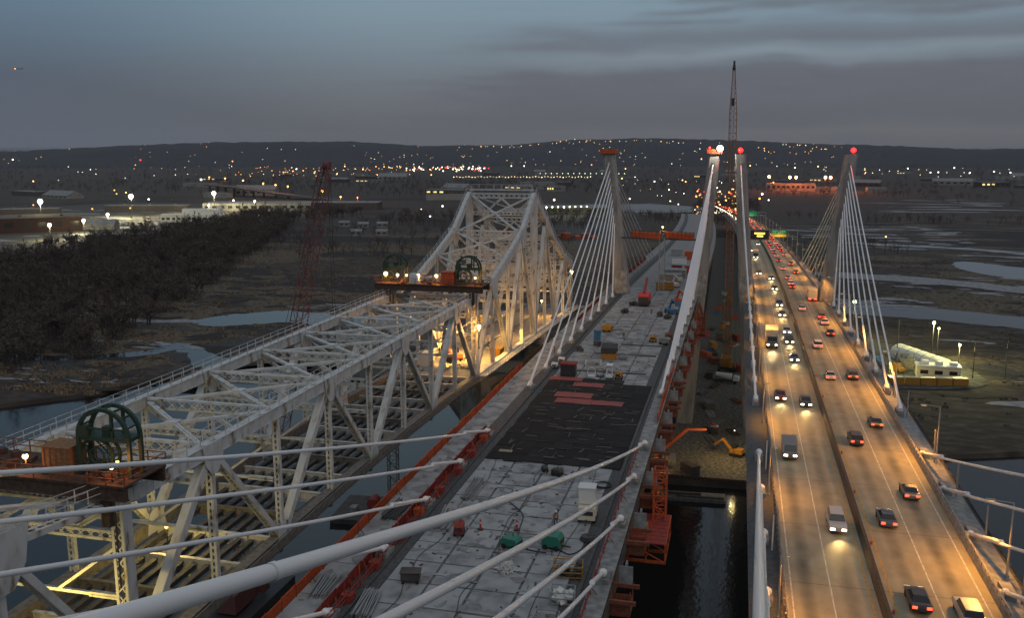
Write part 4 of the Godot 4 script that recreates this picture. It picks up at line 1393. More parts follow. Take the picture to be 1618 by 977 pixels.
	# anchorages with their sheet-metal covers and work baskets on the right
	for k in 14:
		var z := -127.0 + 13.9 * k if k < 5 else -156.0 - 13.9 * (k - 5)
		for x: float in [-35.4, -11.7]:
			mb = MB.new()
			mb.box(Vector3(x, yd(z) + 0.2, z - 0.3), Vector3(1.3, 0.9, 2.4))
			obj("cable_anchorage", mb, M.edge_pale, B)
	# orange frame with plastic sheeting between the legs
	var G := thing("access_gantry", "orange sheeted gantry spanning between the unfinished bridge's far tower legs", "gantry", Vector3(0, 0, -279.0))
	for d in [[-31.4, -22.6], [-21.2, -12.6]]:
		mb = MB.new()
		mb.bar(Vector3(d[0], 60.4, 0), Vector3(d[1], 59.9, 0), 1.6, 1.7)
		obj("orange_panel", mb, M.orange, G)
		mb = MB.new()
		for e in [-0.9, 0.9]:
			mb.bar(Vector3(d[0], 61.5, e), Vector3(d[1], 61.0, e), 0.1, 0.1)
			for q in 8: mb.bar(Vector3(lerpf(d[0], d[1], q / 7.0), 59.6, e), Vector3(lerpf(d[0], d[1], q / 7.0), 61.3, e), 0.1, 0.1)
		obj("handrail", mb, M.rust, G)
	mb = MB.new()
	mb.bar(Vector3(-36, 59.2, 0), Vector3(-10, 59.0, 0), 1.2, 0.5)
	obj("beam", mb, M.edge_steel, G)
	mb = MB.new()
	mb.lattice(Vector3(-22.0, 43, 0), Vector3(-22.0, 61.5, 0), 1.6, 1.6, 0.08, 8)
	obj("lattice_tower", mb, M.galv, G)
	lamp_post("gantry_light", "small amber light on top of the orange gantry", Vector3(-22.0, 61.5, -278.0), 1.0, M.lamp_sodium, Color(1, 0.7, 0.3), 12.0, 0.3)
	# caps on the unfinished tower heads
	for w in 2:
		var t := thing("head_platform", ["orange netted platform on the left head of the unfinished far tower", "orange netted platform on the right head of the unfinished far tower"][w], "platform", Vector3(leg_x(w, 84.6), 84.6, TOWER_Z))
		mb = MB.new()
		mb.box(Vector3(0, 0.1, 0), Vector3(4.4, 0.2, 6.0))
		obj("deck_board", mb, M.rust, t)
		mb = MB.new()
		for s in [-1.0, 1.0]:
			mb.box(Vector3(s * 2.2, 0.85, 0), Vector3(0.06, 1.3, 6.0)); mb.box(Vector3(0, 0.85, s * 3.0), Vector3(4.4, 1.3, 0.06))
			for q in 4: mb.box(Vector3(lerpf(-2.2, 2.2, q / 3.0), 0.95, s * 3.03), Vector3(0.1, 1.7, 0.1))
		obj("netting", mb, M.orange, t)
	var fl := thing("floodlight", "brilliant white floodlight on the right head of the unfinished far tower", "lamp", Vector3(leg_x(1, 84.6) + 1.6, 84.8, TOWER_Z + 3.0))
	mb = MB.new()
	mb.tube(Vector3.ZERO, Vector3(0, 1.2, 0), 0.12, 0.1)
	obj("pole", mb, M.dark, fl)
	mb = MB.new()
	mb.ball(Vector3(0, 1.5, 0), 0.95, 6, 10)
	obj("lamp_globe", mb, M.lamp_white, fl)
	omni(Vector3(0, 1.5, 1.2), Color(1, 0.97, 0.9), 60.0, 0.2, fl)
	var al := thing("aviation_light", "dim red light beside the floodlight on the unfinished tower head", "lamp", Vector3(leg_x(1, 84.6) - 1.4, 86.3, TOWER_Z + 3.0))
	mb = MB.new()
	mb.ball(Vector3(0, 0.2, 0), 0.3)
	obj("lamp_globe", mb, M.lamp_red, al)
	fences()

func fence(called: String, label: String, x: float, z0: float, z1: float, h: float, m: Material, post: Material, lean := 0.0, solid := true) -> void:
	var t := thing(called, label, "fence")
	var cnt := int((z0 - z1) / 3.0)
	for k in cnt:
		var a := lerpf(z0, z1, float(k) / cnt)
		var b := lerpf(z0, z1, float(k + 1) / cnt)
		var pa := Vector3(x, yd(a) + 0.05, a)
		var pb := Vector3(x, yd(b) + 0.05, b)
		var sway := Vector3(rng.randf_range(-0.1, 0.1) + lean, rng.randf_range(-0.12, 0.05), 0)
		var mb := MB.new()
		if solid:
			mb.quad(pa + Vector3(0, 0.12, 0), pb + Vector3(0, 0.12, 0), pb + Vector3(0, h, 0) + sway, pa + Vector3(0, h, 0) + sway)
			for q in 9: mb.bar(pa.lerp(pb, q / 9.0) + Vector3(0.02, 0.12, 0), pa.lerp(pb, q / 9.0) + Vector3(0.02, h - 0.03, 0) + sway, 0.05, 0.04)
		for hh in [0.55, 1.0]:
			mb.bar(pa + Vector3(0, h * hh, 0) + sway * hh, pb + Vector3(0, h * hh, 0) + sway * hh, 0.09, 0.09)
		obj("fence_panel", mb, m, t)
		mb = MB.new()
		mb.bar(pa, pa + Vector3(0, h + 0.15, 0), 0.09, 0.09)
		if k % 4 == 0: mb.bar(pa + Vector3(0, 0.9, 0), pa + Vector3(0.7, 0, 0), 0.07, 0.07)
		obj("fence_post", mb, post, t)

func fences() -> void:
	fence("safety_fence", "orange net safety fence along the outer left edge of the unfinished deck", -40.4, -66, -171, 1.35, M.orange, M.rust_orange)
	fence("safety_fence", "red safety fence along the left stay anchors of the unfinished deck", -36.2, -66, -129, 1.3, M.red, M.red)
	# red stanchions and stay-lifting frames along the left anchors
	var fr := thing("stanchion_row", "row of red steel stanchions and raking props along the left stay anchors", "railing")
	for k in 44:
		var z := -68.0 - k * 1.42
		var mb := MB.new()
		var x := -35.6 + rng.randf_range(-0.3, 0.3)
		var h := rng.randf_range(1.2, 2.3)
		mb.bar(Vector3(x, yd(z), z), Vector3(x, yd(z) + h, z), 0.1, 0.1)
		if k % 3 == 0: mb.bar(Vector3(x, yd(z) + h * 0.9, z), Vector3(x + 0.9, yd(z), z + 0.4), 0.09, 0.09)
		if k % 5 == 0: mb.box(Vector3(x + 0.3, yd(z) + 0.6, z), Vector3(1.1, 0.9, 1.0))
		obj("stanchion", mb, M.red if k % 4 else M.orange, fr)
	fence("safety_fence", "low red railing beside the roadway's left gutter on the unfinished deck", -35.0, -66, -129, 1.1, M.red, M.rust_orange, 0.0, false)
	fence("safety_fence", "orange net safety fence along the right edge of the unfinished deck", -12.5, -70, -128, 1.1, M.red, M.rust_orange, 0.0, false)
	fence("safety_fence", "red net fence along the left of the far half of the unfinished deck", -38.6, -222, -262, 1.1, M.red, M.rust_orange)
	fence("safety_fence", "red net fence along the walkway beyond the unfinished far tower", -38.6, -292, -400, 1.8, M.red, M.rust_orange)
	fence("safety_fence", "bright orange net fence behind the right stays at the middle of the unfinished deck", -11.0, -140, -178, 1.6, M.orange, M.rust_orange)

# ---------------------------------------------------------------- demolition platforms on the truss
func hoop(label: String, at: Vector3, s := 1.0) -> void:
	var t := thing("winch_hoop", label, "winch frame", at, 0.0, "dark green winch frames on the work platforms")
	var m: Material = M.hoop_green
	for z in [-0.75, 0.75]:
		var mb := MB.new()
		mb.ring(Vector3(0, 3.4 * s, z), 2.45 * s, 0.3, Vector3(0, 0, 1), 0.0, PI, 16)
		for x in [-2.45, 2.45]: mb.bar(Vector3(x * s, 0, z), Vector3(x * s, 3.4 * s, z), 0.3, 0.3)
		mb.bar(Vector3(0.9 * s, 3.4 * s, z), Vector3(0.9 * s, 5.65 * s, z), 0.22, 0.22)
		obj("hoop", mb, m, t)
	var mb2 := MB.new()
	for k in 9:
		var a := PI * k / 8.0
		mb2.bar(Vector3(cos(a) * 2.45 * s, 3.4 * s + sin(a) * 2.45 * s, -0.75), Vector3(cos(a) * 2.45 * s, 3.4 * s + sin(a) * 2.45 * s, 0.75), 0.14, 0.14)
	obj("cross_tie", mb2, m, t)
	mb2 = MB.new()
	mb2.box(Vector3(0, 3.3 * s, 0), Vector3(4.9 * s, 0.35, 1.7))
	mb2.box(Vector3(0, 4.2 * s, 0.8), Vector3(4.4 * s, 0.14, 0.12)); mb2.box(Vector3(-1.9 * s, 3.9 * s, 0.7), Vector3(0.9, 1.0, 0.5)); mb2.box(Vector3(0.2, 3.9 * s, 0.4), Vector3(0.7, 0.9, 0.6))
	obj("cradle_deck", mb2, m, t)
	mb2 = MB.new()
	for z in [-0.45, 0.45]: mb2.ring(Vector3(-1.0 * s, 1.65 * s, z), 1.55 * s, 0.22, Vector3(0, 0, 1), 0.0, TAU, 22)
	for k in 7:
		var a := TAU * k / 7.0
		var b := a + 2.2
		mb2.bar(Vector3(-1.0 * s + cos(a) * 1.5 * s, 1.65 * s + sin(a) * 1.5 * s, 0.45), Vector3(-1.0 * s + cos(b) * 1.5 * s, 1.65 * s + sin(b) * 1.5 * s, -0.45), 0.08, 0.08)
		mb2.bar(Vector3(-1.0 * s + cos(a) * 1.5 * s, 1.65 * s + sin(a) * 1.5 * s, 0.45), Vector3(-1.0 * s + cos(a) * 1.5 * s, 1.65 * s + sin(a) * 1.5 * s, -0.45), 0.09, 0.09)
	mb2.ring(Vector3(-1.0 * s, 1.65 * s, 0.46), 0.7 * s, 0.12, Vector3(0, 0, 1), 0.0, TAU, 14)
	obj("cable_drum", mb2, m, t)

func work_platform(called: String, label: String, at: Vector3, x0: float, x1: float, dz: float, legs: bool) -> void:
	var t := thing(called, label, "platform", at)
	var mb := MB.new()
	for z in [-dz / 2, dz / 2]:
		mb.box(Vector3((x0 + x1) / 2, -0.75, z), Vector3(x1 - x0, 1.1, 0.25))
		mb.box(Vector3((x0 + x1) / 2, -0.22, z), Vector3(x1 - x0, 0.05, 0.6))
		mb.box(Vector3((x0 + x1) / 2, -1.32, z), Vector3(x1 - x0, 0.05, 0.6))
	obj("main_beam", mb, M.rust, t)
	for k in 12:
		mb = MB.new()
		var w := (x1 - x0) / 12.0
		mb.box(Vector3(x0 + w * (k + 0.5), -0.08, 0), Vector3(w - 0.05, 0.14, dz + 0.6))
		obj("deck_board", mb, M.rust, t)
	mb = MB.new()
	for z in [-dz / 2 - 0.25, dz / 2 + 0.25]:
		for h in [0.55, 1.1]: mb.bar(Vector3(x0, h, z), Vector3(x1, h, z), 0.07, 0.07)
		for k in 14: mb.bar(Vector3(lerpf(x0, x1, k / 13.0), 0, z), Vector3(lerpf(x0, x1, k / 13.0), 1.15, z), 0.08, 0.08)
	for x in [x0, x1]:
		for h in [0.55, 1.1]: mb.bar(Vector3(x, h, -dz / 2), Vector3(x, h, dz / 2), 0.07, 0.07)
	obj("guard_rail", mb, M.rust_orange, t)
	mb = MB.new()
	for k in 26:
		mb.box(Vector3(rng.randf_range(x0 + 1, x1 - 1), 0.25, rng.randf_range(-dz / 2, dz / 2)), Vector3(rng.randf_range(0.3, 1.3), rng.randf_range(0.2, 0.7), rng.randf_range(0.3, 0.9)), Basis.from_euler(Vector3(0, rng.randf() * 3, 0)))
	var o := obj("stacked_gear", mb, M.rust, t)
	o.set_meta("kind", "stuff")
	if legs:
		for x in [x0 + 2.6, x1 - 2.4]:
			mb = MB.new()
			mb.bar(Vector3(x, -1.3, dz / 2 - 0.6), Vector3(x, -3.9, dz / 2 - 0.6), 0.8, 0.8, Vector3.BACK)
			mb.bar(Vector3(x + 1.2, -1.3, dz / 2 + 0.1), Vector3(x + 1.2, -9.0, dz / 2 + 0.1), 0.1, 0.1, Vector3.BACK)
			obj("support_leg", mb, M.rust, t)

func small_lamp(label: String, at: Vector3, e := 7.0, m: Material = null, c := Color(1, 0.62, 0.25), r := 0.23, group := "") -> void:
	lamp_post("work_lamp", label, at, 1.3, m if m else M.lamp_warm, c, e, r, group)

func platforms() -> void:
	var y2 := 59.9
	work_platform("work_platform", "rust brown work platform across the far end of the truss's flat top", Vector3(0, y2, -169), -69.5, -47.2, 5.0, true)
	hoop("dark green winch hoop at the left end of the far work platform", Vector3(-66.0, y2, -169), 0.92)
	hoop("dark green winch hoop at the right end of the far work platform", Vector3(-50.6, y2, -168.4), 0.95)
	var mb := MB.new()
	mb.box(Vector3(0, 1.2, 0), Vector3(2.4, 2.4, 2.2)); mb.box(Vector3(0, 2.45, 0), Vector3(2.7, 0.12, 2.5)); mb.box(Vector3(0.5, 1.0, 1.12), Vector3(0.8, 1.9, 0.06))
	tag(obj("tool_hut", mb, M.orange, self, Vector3(-54.6, y2, -168)), "small orange hut on the far work platform", "hut")
	mb = MB.new()
	mb.box(Vector3(0, 0.9, 0), Vector3(1.9, 1.8, 1.3)); mb.box(Vector3(0, 1.9, 0), Vector3(1.5, 0.2, 1.0)); mb.box(Vector3(0.4, 1.0, 0.67), Vector3(0.7, 1.0, 0.06))
	tag(obj("generator_box", mb, M.white_paint, self, Vector3(-61.4, y2, -167.4)), "white generator box in the middle of the far work platform", "generator")
	var k := 0
	for x in [-67.6, -64.9, -63.2, -60.6, -57.0, -48.9]:
		small_lamp("%s warm work lamp from the left on the far work platform" % ordinal(k), Vector3(x, y2, -167.6 + (0.5 if k % 2 else 0.0)), 8.0, null, Color(1, 0.62, 0.25), [0.42, 0.3, 0.23, 0.36, 0.32, 0.23][k], "work lamps on the far platform")
		k += 1
	var y1 := 59.2
	work_platform("work_platform", "rust brown work platform across the near end of the truss", Vector3(0, y1, -62.5), -69.5, -47.0, 5.0, true)
	hoop("dark green winch hoop with a caged drum on the near work platform", Vector3(-50.0, y1, -62.2), 0.98)
	hoop("dark green winch hoop at the far left end of the near work platform", Vector3(-66.0, y1, -62.2), 1.05)
	mb = MB.new()
	mb.box(Vector3(0, 1.15, 0), Vector3(2.6, 2.3, 2.2)); mb.box(Vector3(0, 2.33, 0), Vector3(2.8, 0.08, 2.4))
	for q in 5: mb.box(Vector3(-1.1 + q * 0.55, 1.15, 1.12), Vector3(0.06, 2.2, 0.05))
	mat("crate", Color(0.34, 0.17, 0.08), 0.9, 0.0, "mottle", Vector3(0.4, 0.4, 0.4))
	tag(obj("tool_crate", mb, M.crate, self, Vector3(-54.4, y1, -62.0)), "brown box hut on the near work platform", "hut")
	k = 0
	for d in [[-59.9, 1.2, "lamp_orange"], [-56.9, 0.7, "lamp_warm"], [-48.6, 0.5, "lamp_warm"], [-48.0, 1.1, "lamp_sodium"]]:
		small_lamp("%s work lamp from the left on the near work platform" % ordinal(k), Vector3(d[0], y1 + d[1] - 0.7, -60.4), 2.4, M[d[2]], Color(1, 0.6, 0.25), [0.2, 0.24, 0.2, 0.13][k], "work lamps on the near platform")
		k += 1

# ---------------------------------------------------------------- traffic
func car_parts(kind: int) -> Array:  # [body, glass, wheels, lamps]
	var body := MB.new()
	var glass := MB.new()
	var L := 2.25
	if kind == 0:  # saloon
		body.prism(V([-L, 0.35, L, 0.35, L, 0.75, 1.9, 0.88, 0.95, 0.95, -1.3, 0.98, -2.15, 0.95, -L, 0.7]), -0.9, 0.9)
		body.prism(V([0.15, 1.40, -0.95, 1.42, -1.0, 1.36, 0.2, 1.34]), -0.62, 0.62)
		glass.hexa([Vector3(-0.82, 0.95, 1.0), Vector3(-0.62, 1.38, 0.25), Vector3(0.62, 1.38, 0.25), Vector3(0.82, 0.95, 1.0), Vector3(-0.82, 0.95, -1.65), Vector3(-0.62, 1.38, -0.98), Vector3(0.62, 1.38, -0.98), Vector3(0.82, 0.95, -1.65)])
	elif kind == 1:  # estate / off-roader
		L = 2.35
		body.prism(V([-L, 0.4, L, 0.4, L, 0.85, 2.0, 1.02, 1.0, 1.08, -2.25, 1.1, -L, 0.9]), -0.95, 0.95)
		body.prism(V([0.4, 1.74, -2.0, 1.76, -2.05, 1.68, 0.45, 1.66]), -0.72, 0.72)
		glass.hexa([Vector3(-0.88, 1.08, 1.0), Vector3(-0.72, 1.7, 0.45), Vector3(0.72, 1.7, 0.45), Vector3(0.88, 1.08, 1.0), Vector3(-0.88, 1.1, -2.25), Vector3(-0.72, 1.7, -2.05), Vector3(0.72, 1.7, -2.05), Vector3(0.88, 1.1, -2.25)])
	else:  # van
		L = 2.7
		body.prism(V([-L, 0.4, L, 0.4, L, 0.95, 2.3, 1.15, 1.5, 2.1, -2.65, 2.2, -L, 1.9]), -1.0, 1.0)
		glass.quad(Vector3(-0.85, 1.25, 2.27), Vector3(-0.8, 2.0, 1.63), Vector3(0.8, 2.0, 1.63), Vector3(0.85, 1.25, 2.27))
		glass.quad(Vector3(-0.75, 1.3, -2.70), Vector3(-0.72, 1.85, -2.70), Vector3(0.72, 1.85, -2.70), Vector3(0.75, 1.3, -2.70))
	return [body.mesh(), glass.mesh(), L]

var car_kit := {}
func make_car(kind: int, paint: int, label: String, at: Vector3, away: bool, cat := "car") -> Node3D:
	var t := thing(["saloon_car", "estate_car", "delivery_van"][kind], label, cat, at, PI if away else 0.0, "")
	if not car_kit.has(kind): car_kit[kind] = car_parts(kind)
	if not car_kit.has("wheel"):
		var w := MB.new()
		w.tube(Vector3(-0.11, 0, 0), Vector3(0.11, 0, 0), 0.33, 0.33, 12)
		car_kit.wheel = w.mesh()
		w = MB.new()
		w.box(Vector3.ZERO, Vector3(0.50, 0.26, 0.06))
		car_kit.head = w.mesh()
		w = MB.new()
		w.box(Vector3.ZERO, Vector3(0.44, 0.24, 0.06))
		car_kit.tail = w.mesh()
		w = MB.new()
		w.box(Vector3.ZERO, Vector3(0.14, 0.12, 0.05))
		car_kit.mark = w.mesh()
	var k: Array = car_kit[kind]
	var L: float = k[2]
	obj("body", k[0], M["paint%d" % paint], t)
	obj("windows", k[1], M.glass_dark, t)
	for s in [-1.0, 1.0]:
		for z in [-0.62, 0.62]: obj("wheel", car_kit.wheel, M.tyre, t, Vector3(s * 0.82, 0.33, z * L))
		obj("headlight", car_kit.head, M.headlight, t, Vector3(s * 0.62, 0.62 if kind < 2 else 0.80, L - 0.02))
		obj("taillight", car_kit.tail, M.taillight, t, Vector3(s * 0.64, 0.72 if kind == 0 else 0.85, -L + 0.015))
	return t

func box_truck(label: String, at: Vector3, away: bool, semi: bool) -> Node3D:
	var t := thing("lorry" if semi else "box_truck", label, "lorry", at, PI if away else 0.0)
	var len := 11.5 if semi else 6.2
	var mb := MB.new()
	mb.box(Vector3(0, 2.45, -len / 2 + 1.0), Vector3(2.5, 2.8, len))
	for q in 9: 
		for s in [-1.0, 1.0]: mb.box(Vector3(s * 1.26, 2.45, 0.9 - len * q / 9.0), Vector3(0.04, 2.7, 0.06))
	obj("cargo_box", mb, M.cream, t)
	mb = MB.new()
	mb.prism(V([1.3, 0.7, 3.6, 0.7, 3.6, 1.7, 3.2, 2.9, 1.3, 3.0]), -1.15, 1.15)
	obj("cab", mb, M.paint5, t)
	mb = MB.new()
	mb.quad(Vector3(-1.0, 1.8, 3.60), Vector3(-0.95, 2.7, 3.31), Vector3(0.95, 2.7, 3.31), Vector3(1.0, 1.8, 3.60))
	obj("windscreen", mb, M.glass_dark, t)
	mb = MB.new()
	mb.box(Vector3(0, 0.85, -len / 2 + 1.8), Vector3(1.0, 0.3, len + 1.2))
	obj("chassis", mb, M.dark, t)
	for z in [2.6, -len + 2.6, -len + 3.9]:
		for s in [-1.0, 1.0]:
			mb = MB.new()
			mb.tube(Vector3(s * 1.2, 0.5, z), Vector3(s * 0.85, 0.5, z), 0.5, 0.5, 12)
			obj("wheel", mb, M.tyre, t)
	for s in [-1.0, 1.0]:
		mb = MB.new()
		mb.box(Vector3(s * 0.85, 1.0, 3.63), Vector3(0.42, 0.26, 0.06))
		obj("headlight", mb, M.headlight, t)
		mb = MB.new()
		mb.box(Vector3(s * 0.8, 0.95, -len + 0.97), Vector3(0.8, 0.3, 0.06))
		obj("taillight", mb, M.taillight, t)
		for q in 2:
			mb = MB.new()
			mb.box(Vector3(s * (0.5 + q * 0.5), 3.9 if not away else 0.98, (1.05 + 0.0) if not away else -len + 0.96), Vector3(0.18, 0.14, 0.06))
			obj("marker_lamp", mb, M.marker_light if not away else M.taillight, t)
	return t

func car_label(kind: int, paint: int, away: bool, inner: bool, idx: int) -> String:
	return "%s %s %s, %s in the %s lane of the %s carriageway" % [["dark", "silver", "white", "navy", "maroon", "grey"][paint], ["saloon", "estate", "van"][kind], "driving away" if away else "coming with headlights lit", ordinal(idx), "inner" if inner else "outer", "right" if away else "left"]

func traffic() -> void:
	var counts := [0, 0, 0, 0]
	# oncoming: [z, inner lane, kind, paint]
	var come := [[-105.0, 1, 1, 1], [-129.6, 0, 2, 5], [-157.3, 1, 0, 0], [-160.4, 0, 0, 4], [-192.0, 1, 0, 3], [-211.0, 1, 1, 0], [-223.0, 1, 0, 1], [-248.0, 1, 0, 0], [-266.0, 1, 1, 3], [-302.0, 1, 0, 0], [-334.0, 1, 0, 5], [-352.0, 0, 1, 0], [-470.0, 0, 0, 1], [-520.0, 1, 0, 0]]
	for c in come:
		var inner: bool = c[1] == 1
		var x := (12.55 if inner else 8.55) + bend(c[0])
		var ix := 0 if inner else 1
		var t := make_car(c[2], c[3], car_label(c[2], c[3], false, inner, counts[ix]), Vector3(x, yd(c[0]) + 0.02, c[0]), false)
		counts[ix] += 1
		if c[0] > -340.0:
			spot(Vector3(0, 0.75, 2.5), Vector3(0, -0.2, 14.0), Color(1, 0.82, 0.5), 26.0, 30.0, t)
	var tr := box_truck("box lorry with amber roof lamps coming towards the camera in the outer left lane", Vector3(8.5, yd(-204.0) + 0.02, -206.0), false, false)
	spot(Vector3(0, 1.0, 3.9), Vector3(0, 0, 16.0), Color(1, 0.86, 0.58), 55.0, 26.0, tr)
	var tr2 := box_truck("distant lorry with lit headlights below the amber message board", Vector3(8.7, yd(-440.0) + 0.02, -430.0), false, false)
	spot(Vector3(0, 1.0, 3.9), Vector3(0, 0, 16.0), Color(1, 0.86, 0.58), 55.0, 26.0, tr2)
	var go := [[-88.0, 1, 0, 0], [-86.4, 0, 1, 1], [-107.8, 1, 0, 3], [-117.4, 0, 0, 5], [-137.8, 1, 1, 0], [-147.7, 0, 0, 0], [-177.9, 1, 0, 1], [-179.0, 0, 1, 0], [-207.0, 1, 1, 2], [-223.0, 0, 0, 0], [-238.0, 0, 0, 2], [-247.0, 0, 0, 4], [-260.0, 1, 0, 2], [-309.0, 1, 0, 4], [-318.0, 1, 1, 2], [-338.0, 1, 0, 1], [-360.0, 0, 0, 0], [-374.0, 1, 0, 2], [-396.0, 0, 1, 5], [-413.0, 1, 0, 0], [-439.0, 1, 0, 2], [-448.0, 0, 0, 1], [-461.0, 1, 1, 3]]
	var x0 := -475.0
	for k in 22:
		go.append([x0, 0, [0, 1, 0][k % 3], (k * 5) % 6])
		go.append([x0 - 5.0, 1, [1, 0, 0][k % 3], (k * 7 + 2) % 6])
		x0 -= 11.0 + rng.randf() * 6.0
	for c in go:
		var inner: bool = c[1] == 1
		var x := (18.35 if inner else 22.45) + bend(c[0])
		var ix := 2 if inner else 3
		make_car(c[2], c[3], car_label(c[2], c[3], true, inner, counts[ix]), Vector3(x, yd(c[0]) + 0.02, c[0]), true)
		counts[ix] += 1
	box_truck("pale box lorry with red tail lamps driving away beside the far right tower leg", Vector3(22.5, yd(-291.0) + 0.02, -283.0), true, false)
	# the queue of traffic on the distant bend, too small to show its parts
	var q := MB.new()
	q.box(Vector3(0, 0.8, 0), Vector3(1.8, 0.9, 4.4)); q.box(Vector3(0, 1.4, 0.2), Vector3(1.5, 0.5, 2.2))
	var am := q.mesh(M.paint0)
	q = MB.new()
	for s in [-0.7, 0.7]: q.box(Vector3(s, 0.95, 2.25), Vector3(0.6, 0.5, 0.1))
	q.mesh(M.taillight, am)
	q = MB.new()
	for s in [-0.7, 0.7]: q.box(Vector3(s, 0.8, -2.25), Vector3(0.6, 0.45, 0.1))
	q.mesh(M.headlight, am)
	var first: Node3D = null
	for k in 46:
		var z := -800.0 - k * 11.0 - rng.randf() * 5.0
		var side := k % 3
		var x: float = [18.4, 22.4, 10.5][side] + bend(z)
		var lab := "car %s in the distant queue on the bend, %s from the near end" % [["driving away", "driving away", "coming nearer"][side], ordinal(k)]
		if first == null:
			first = tag(obj("queued_car", am, null, self, Vector3(x, yd(z), z)), lab, "car", "cars queueing on the distant bend")
		else:
			dup(first, lab, Vector3(x, yd(z), z), 0.0 if side < 2 else PI)

# ---------------------------------------------------------------- cranes
func cranes() -> void:
	# red lattice boom left of the truss, standing on a barge in the water
	var t := thing("barge_crane", "dark red lattice crane boom rising behind the left truss", "crane", Vector3(-88.1, 0, -146.0))
	var mb := MB.new()
	mb.lattice(Vector3(0.0, 2.5, 0.0), Vector3(3.3, 79.5, -31.0), 2.9, 2.3, 0.085, 30, Vector3(1, 0, 0))
	obj("boom", mb, M.crane_red, t)
	mb = MB.new()
	mb.lattice(Vector3(3.3, 79.5, -31.0), Vector3(3.5, 82.6, -32.2), 2.3, 1.2, 0.1, 2)
	mb.tube(Vector3(2.8, 82.6, -32.4), Vector3(4.2, 82.6, -32.4), 0.9, 0.9, 12)
	obj("boom_head", mb, M.crane_red, t)
	mb = MB.new()
	mb.lattice(Vector3(0.0, 4.0, 5.0), Vector3(0.6, 20.0, 3.0), 1.6, 1.2, 0.08, 8)
	obj("back_mast", mb, M.crane_red, t)
	mb = MB.new()
	for s in [-0.4, 0.4]: mb.tube(Vector3(0.6 + s, 20, 3.0), Vector3(3.5 + s, 82.2, -32.0), 0.06, 0.06, 5)
	for s in [-0.3, 0.3]: mb.tube(Vector3(3.6 + s, 82.2, -33.2), Vector3(3.6 + s, 24.0, -33.2), 0.05, 0.05, 5)
	obj("pendant_line", mb, M.dark, t)
	mb = MB.new()
	mb.box(Vector3(0, 4.2, 6.0), Vector3(5.0, 3.6, 8.0)); mb.box(Vector3(2.8, 4.0, 0.6), Vector3(1.6, 2.6, 2.2))
	obj("crane_body", mb, M.crane_red, t)
	mb = MB.new()
	mb.box(Vector3(-1.0, 0.8, 3.0), Vector3(12.0, 2.0, 22.0))
	obj("barge", mb, M.dark, t)
	# ochre boom between the two new bridges
	t = thing("lattice_crane", "tall ochre lattice crane boom standing between the two new bridges", "crane", Vector3(-2.0, 2.0, -352.0))
	mb = MB.new()
	mb.lattice(Vector3(0.3, 2.0, 0), Vector3(-1.2, 97.0, 4.0), 2.7, 2.6, 0.11, 40)
	mb.lattice(Vector3(-1.2, 97.0, 4.0), Vector3(-1.5, 113.0, 4.6), 2.6, 0.6, 0.1, 9)
	obj("boom", mb, M.crane_ochre, t)
	mb = MB.new()
	mb.tube(Vector3(-2.0, 113.2, 4.6), Vector3(-1.0, 113.2, 4.6), 0.9, 0.9, 12)
	mb.box(Vector3(-1.5, 114.6, 4.6), Vector3(0.7, 2.0, 0.7)); mb.box(Vector3(-1.4, 101.0, 5.4), Vector3(1.0, 2.8, 0.8))
	obj("boom_head", mb, M.dark, t)
	mb = MB.new()
	for s in [-0.5, 0.5]: mb.tube(Vector3(-1.5 + s, 113, 5.6), Vector3(-1.3 + s, 12.0, 8.0), 0.05, 0.05, 5)
	obj("hoist_line", mb, M.dark, t)
	mb = MB.new()
	mb.box(Vector3(0, 2.6, -3.5), Vector3(4.2, 3.2, 8.0)); mb.box(Vector3(1.8, 2.4, 1.8), Vector3(1.4, 2.2, 1.8))
	obj("crane_body", mb, M.yellow, t)
	for s in [-1.0, 1.0]:
		mb = MB.new()
		mb.prism(V([-4.4, 0.5, -3.9, 0.0, 3.9, 0.0, 4.4, 0.5, 3.9, 1.1, -3.9, 1.1]), s * 2.6 - 0.5, s * 2.6 + 0.5)
		obj("track", mb, M.tyre, t)
	mb = MB.new()
	mb.lattice(Vector3(0, 4.0, -6.0), Vector3(0.2, 30.0, -9.0), 1.6, 1.2, 0.09, 10)
	obj("back_mast", mb, M.crane_ochre, t)

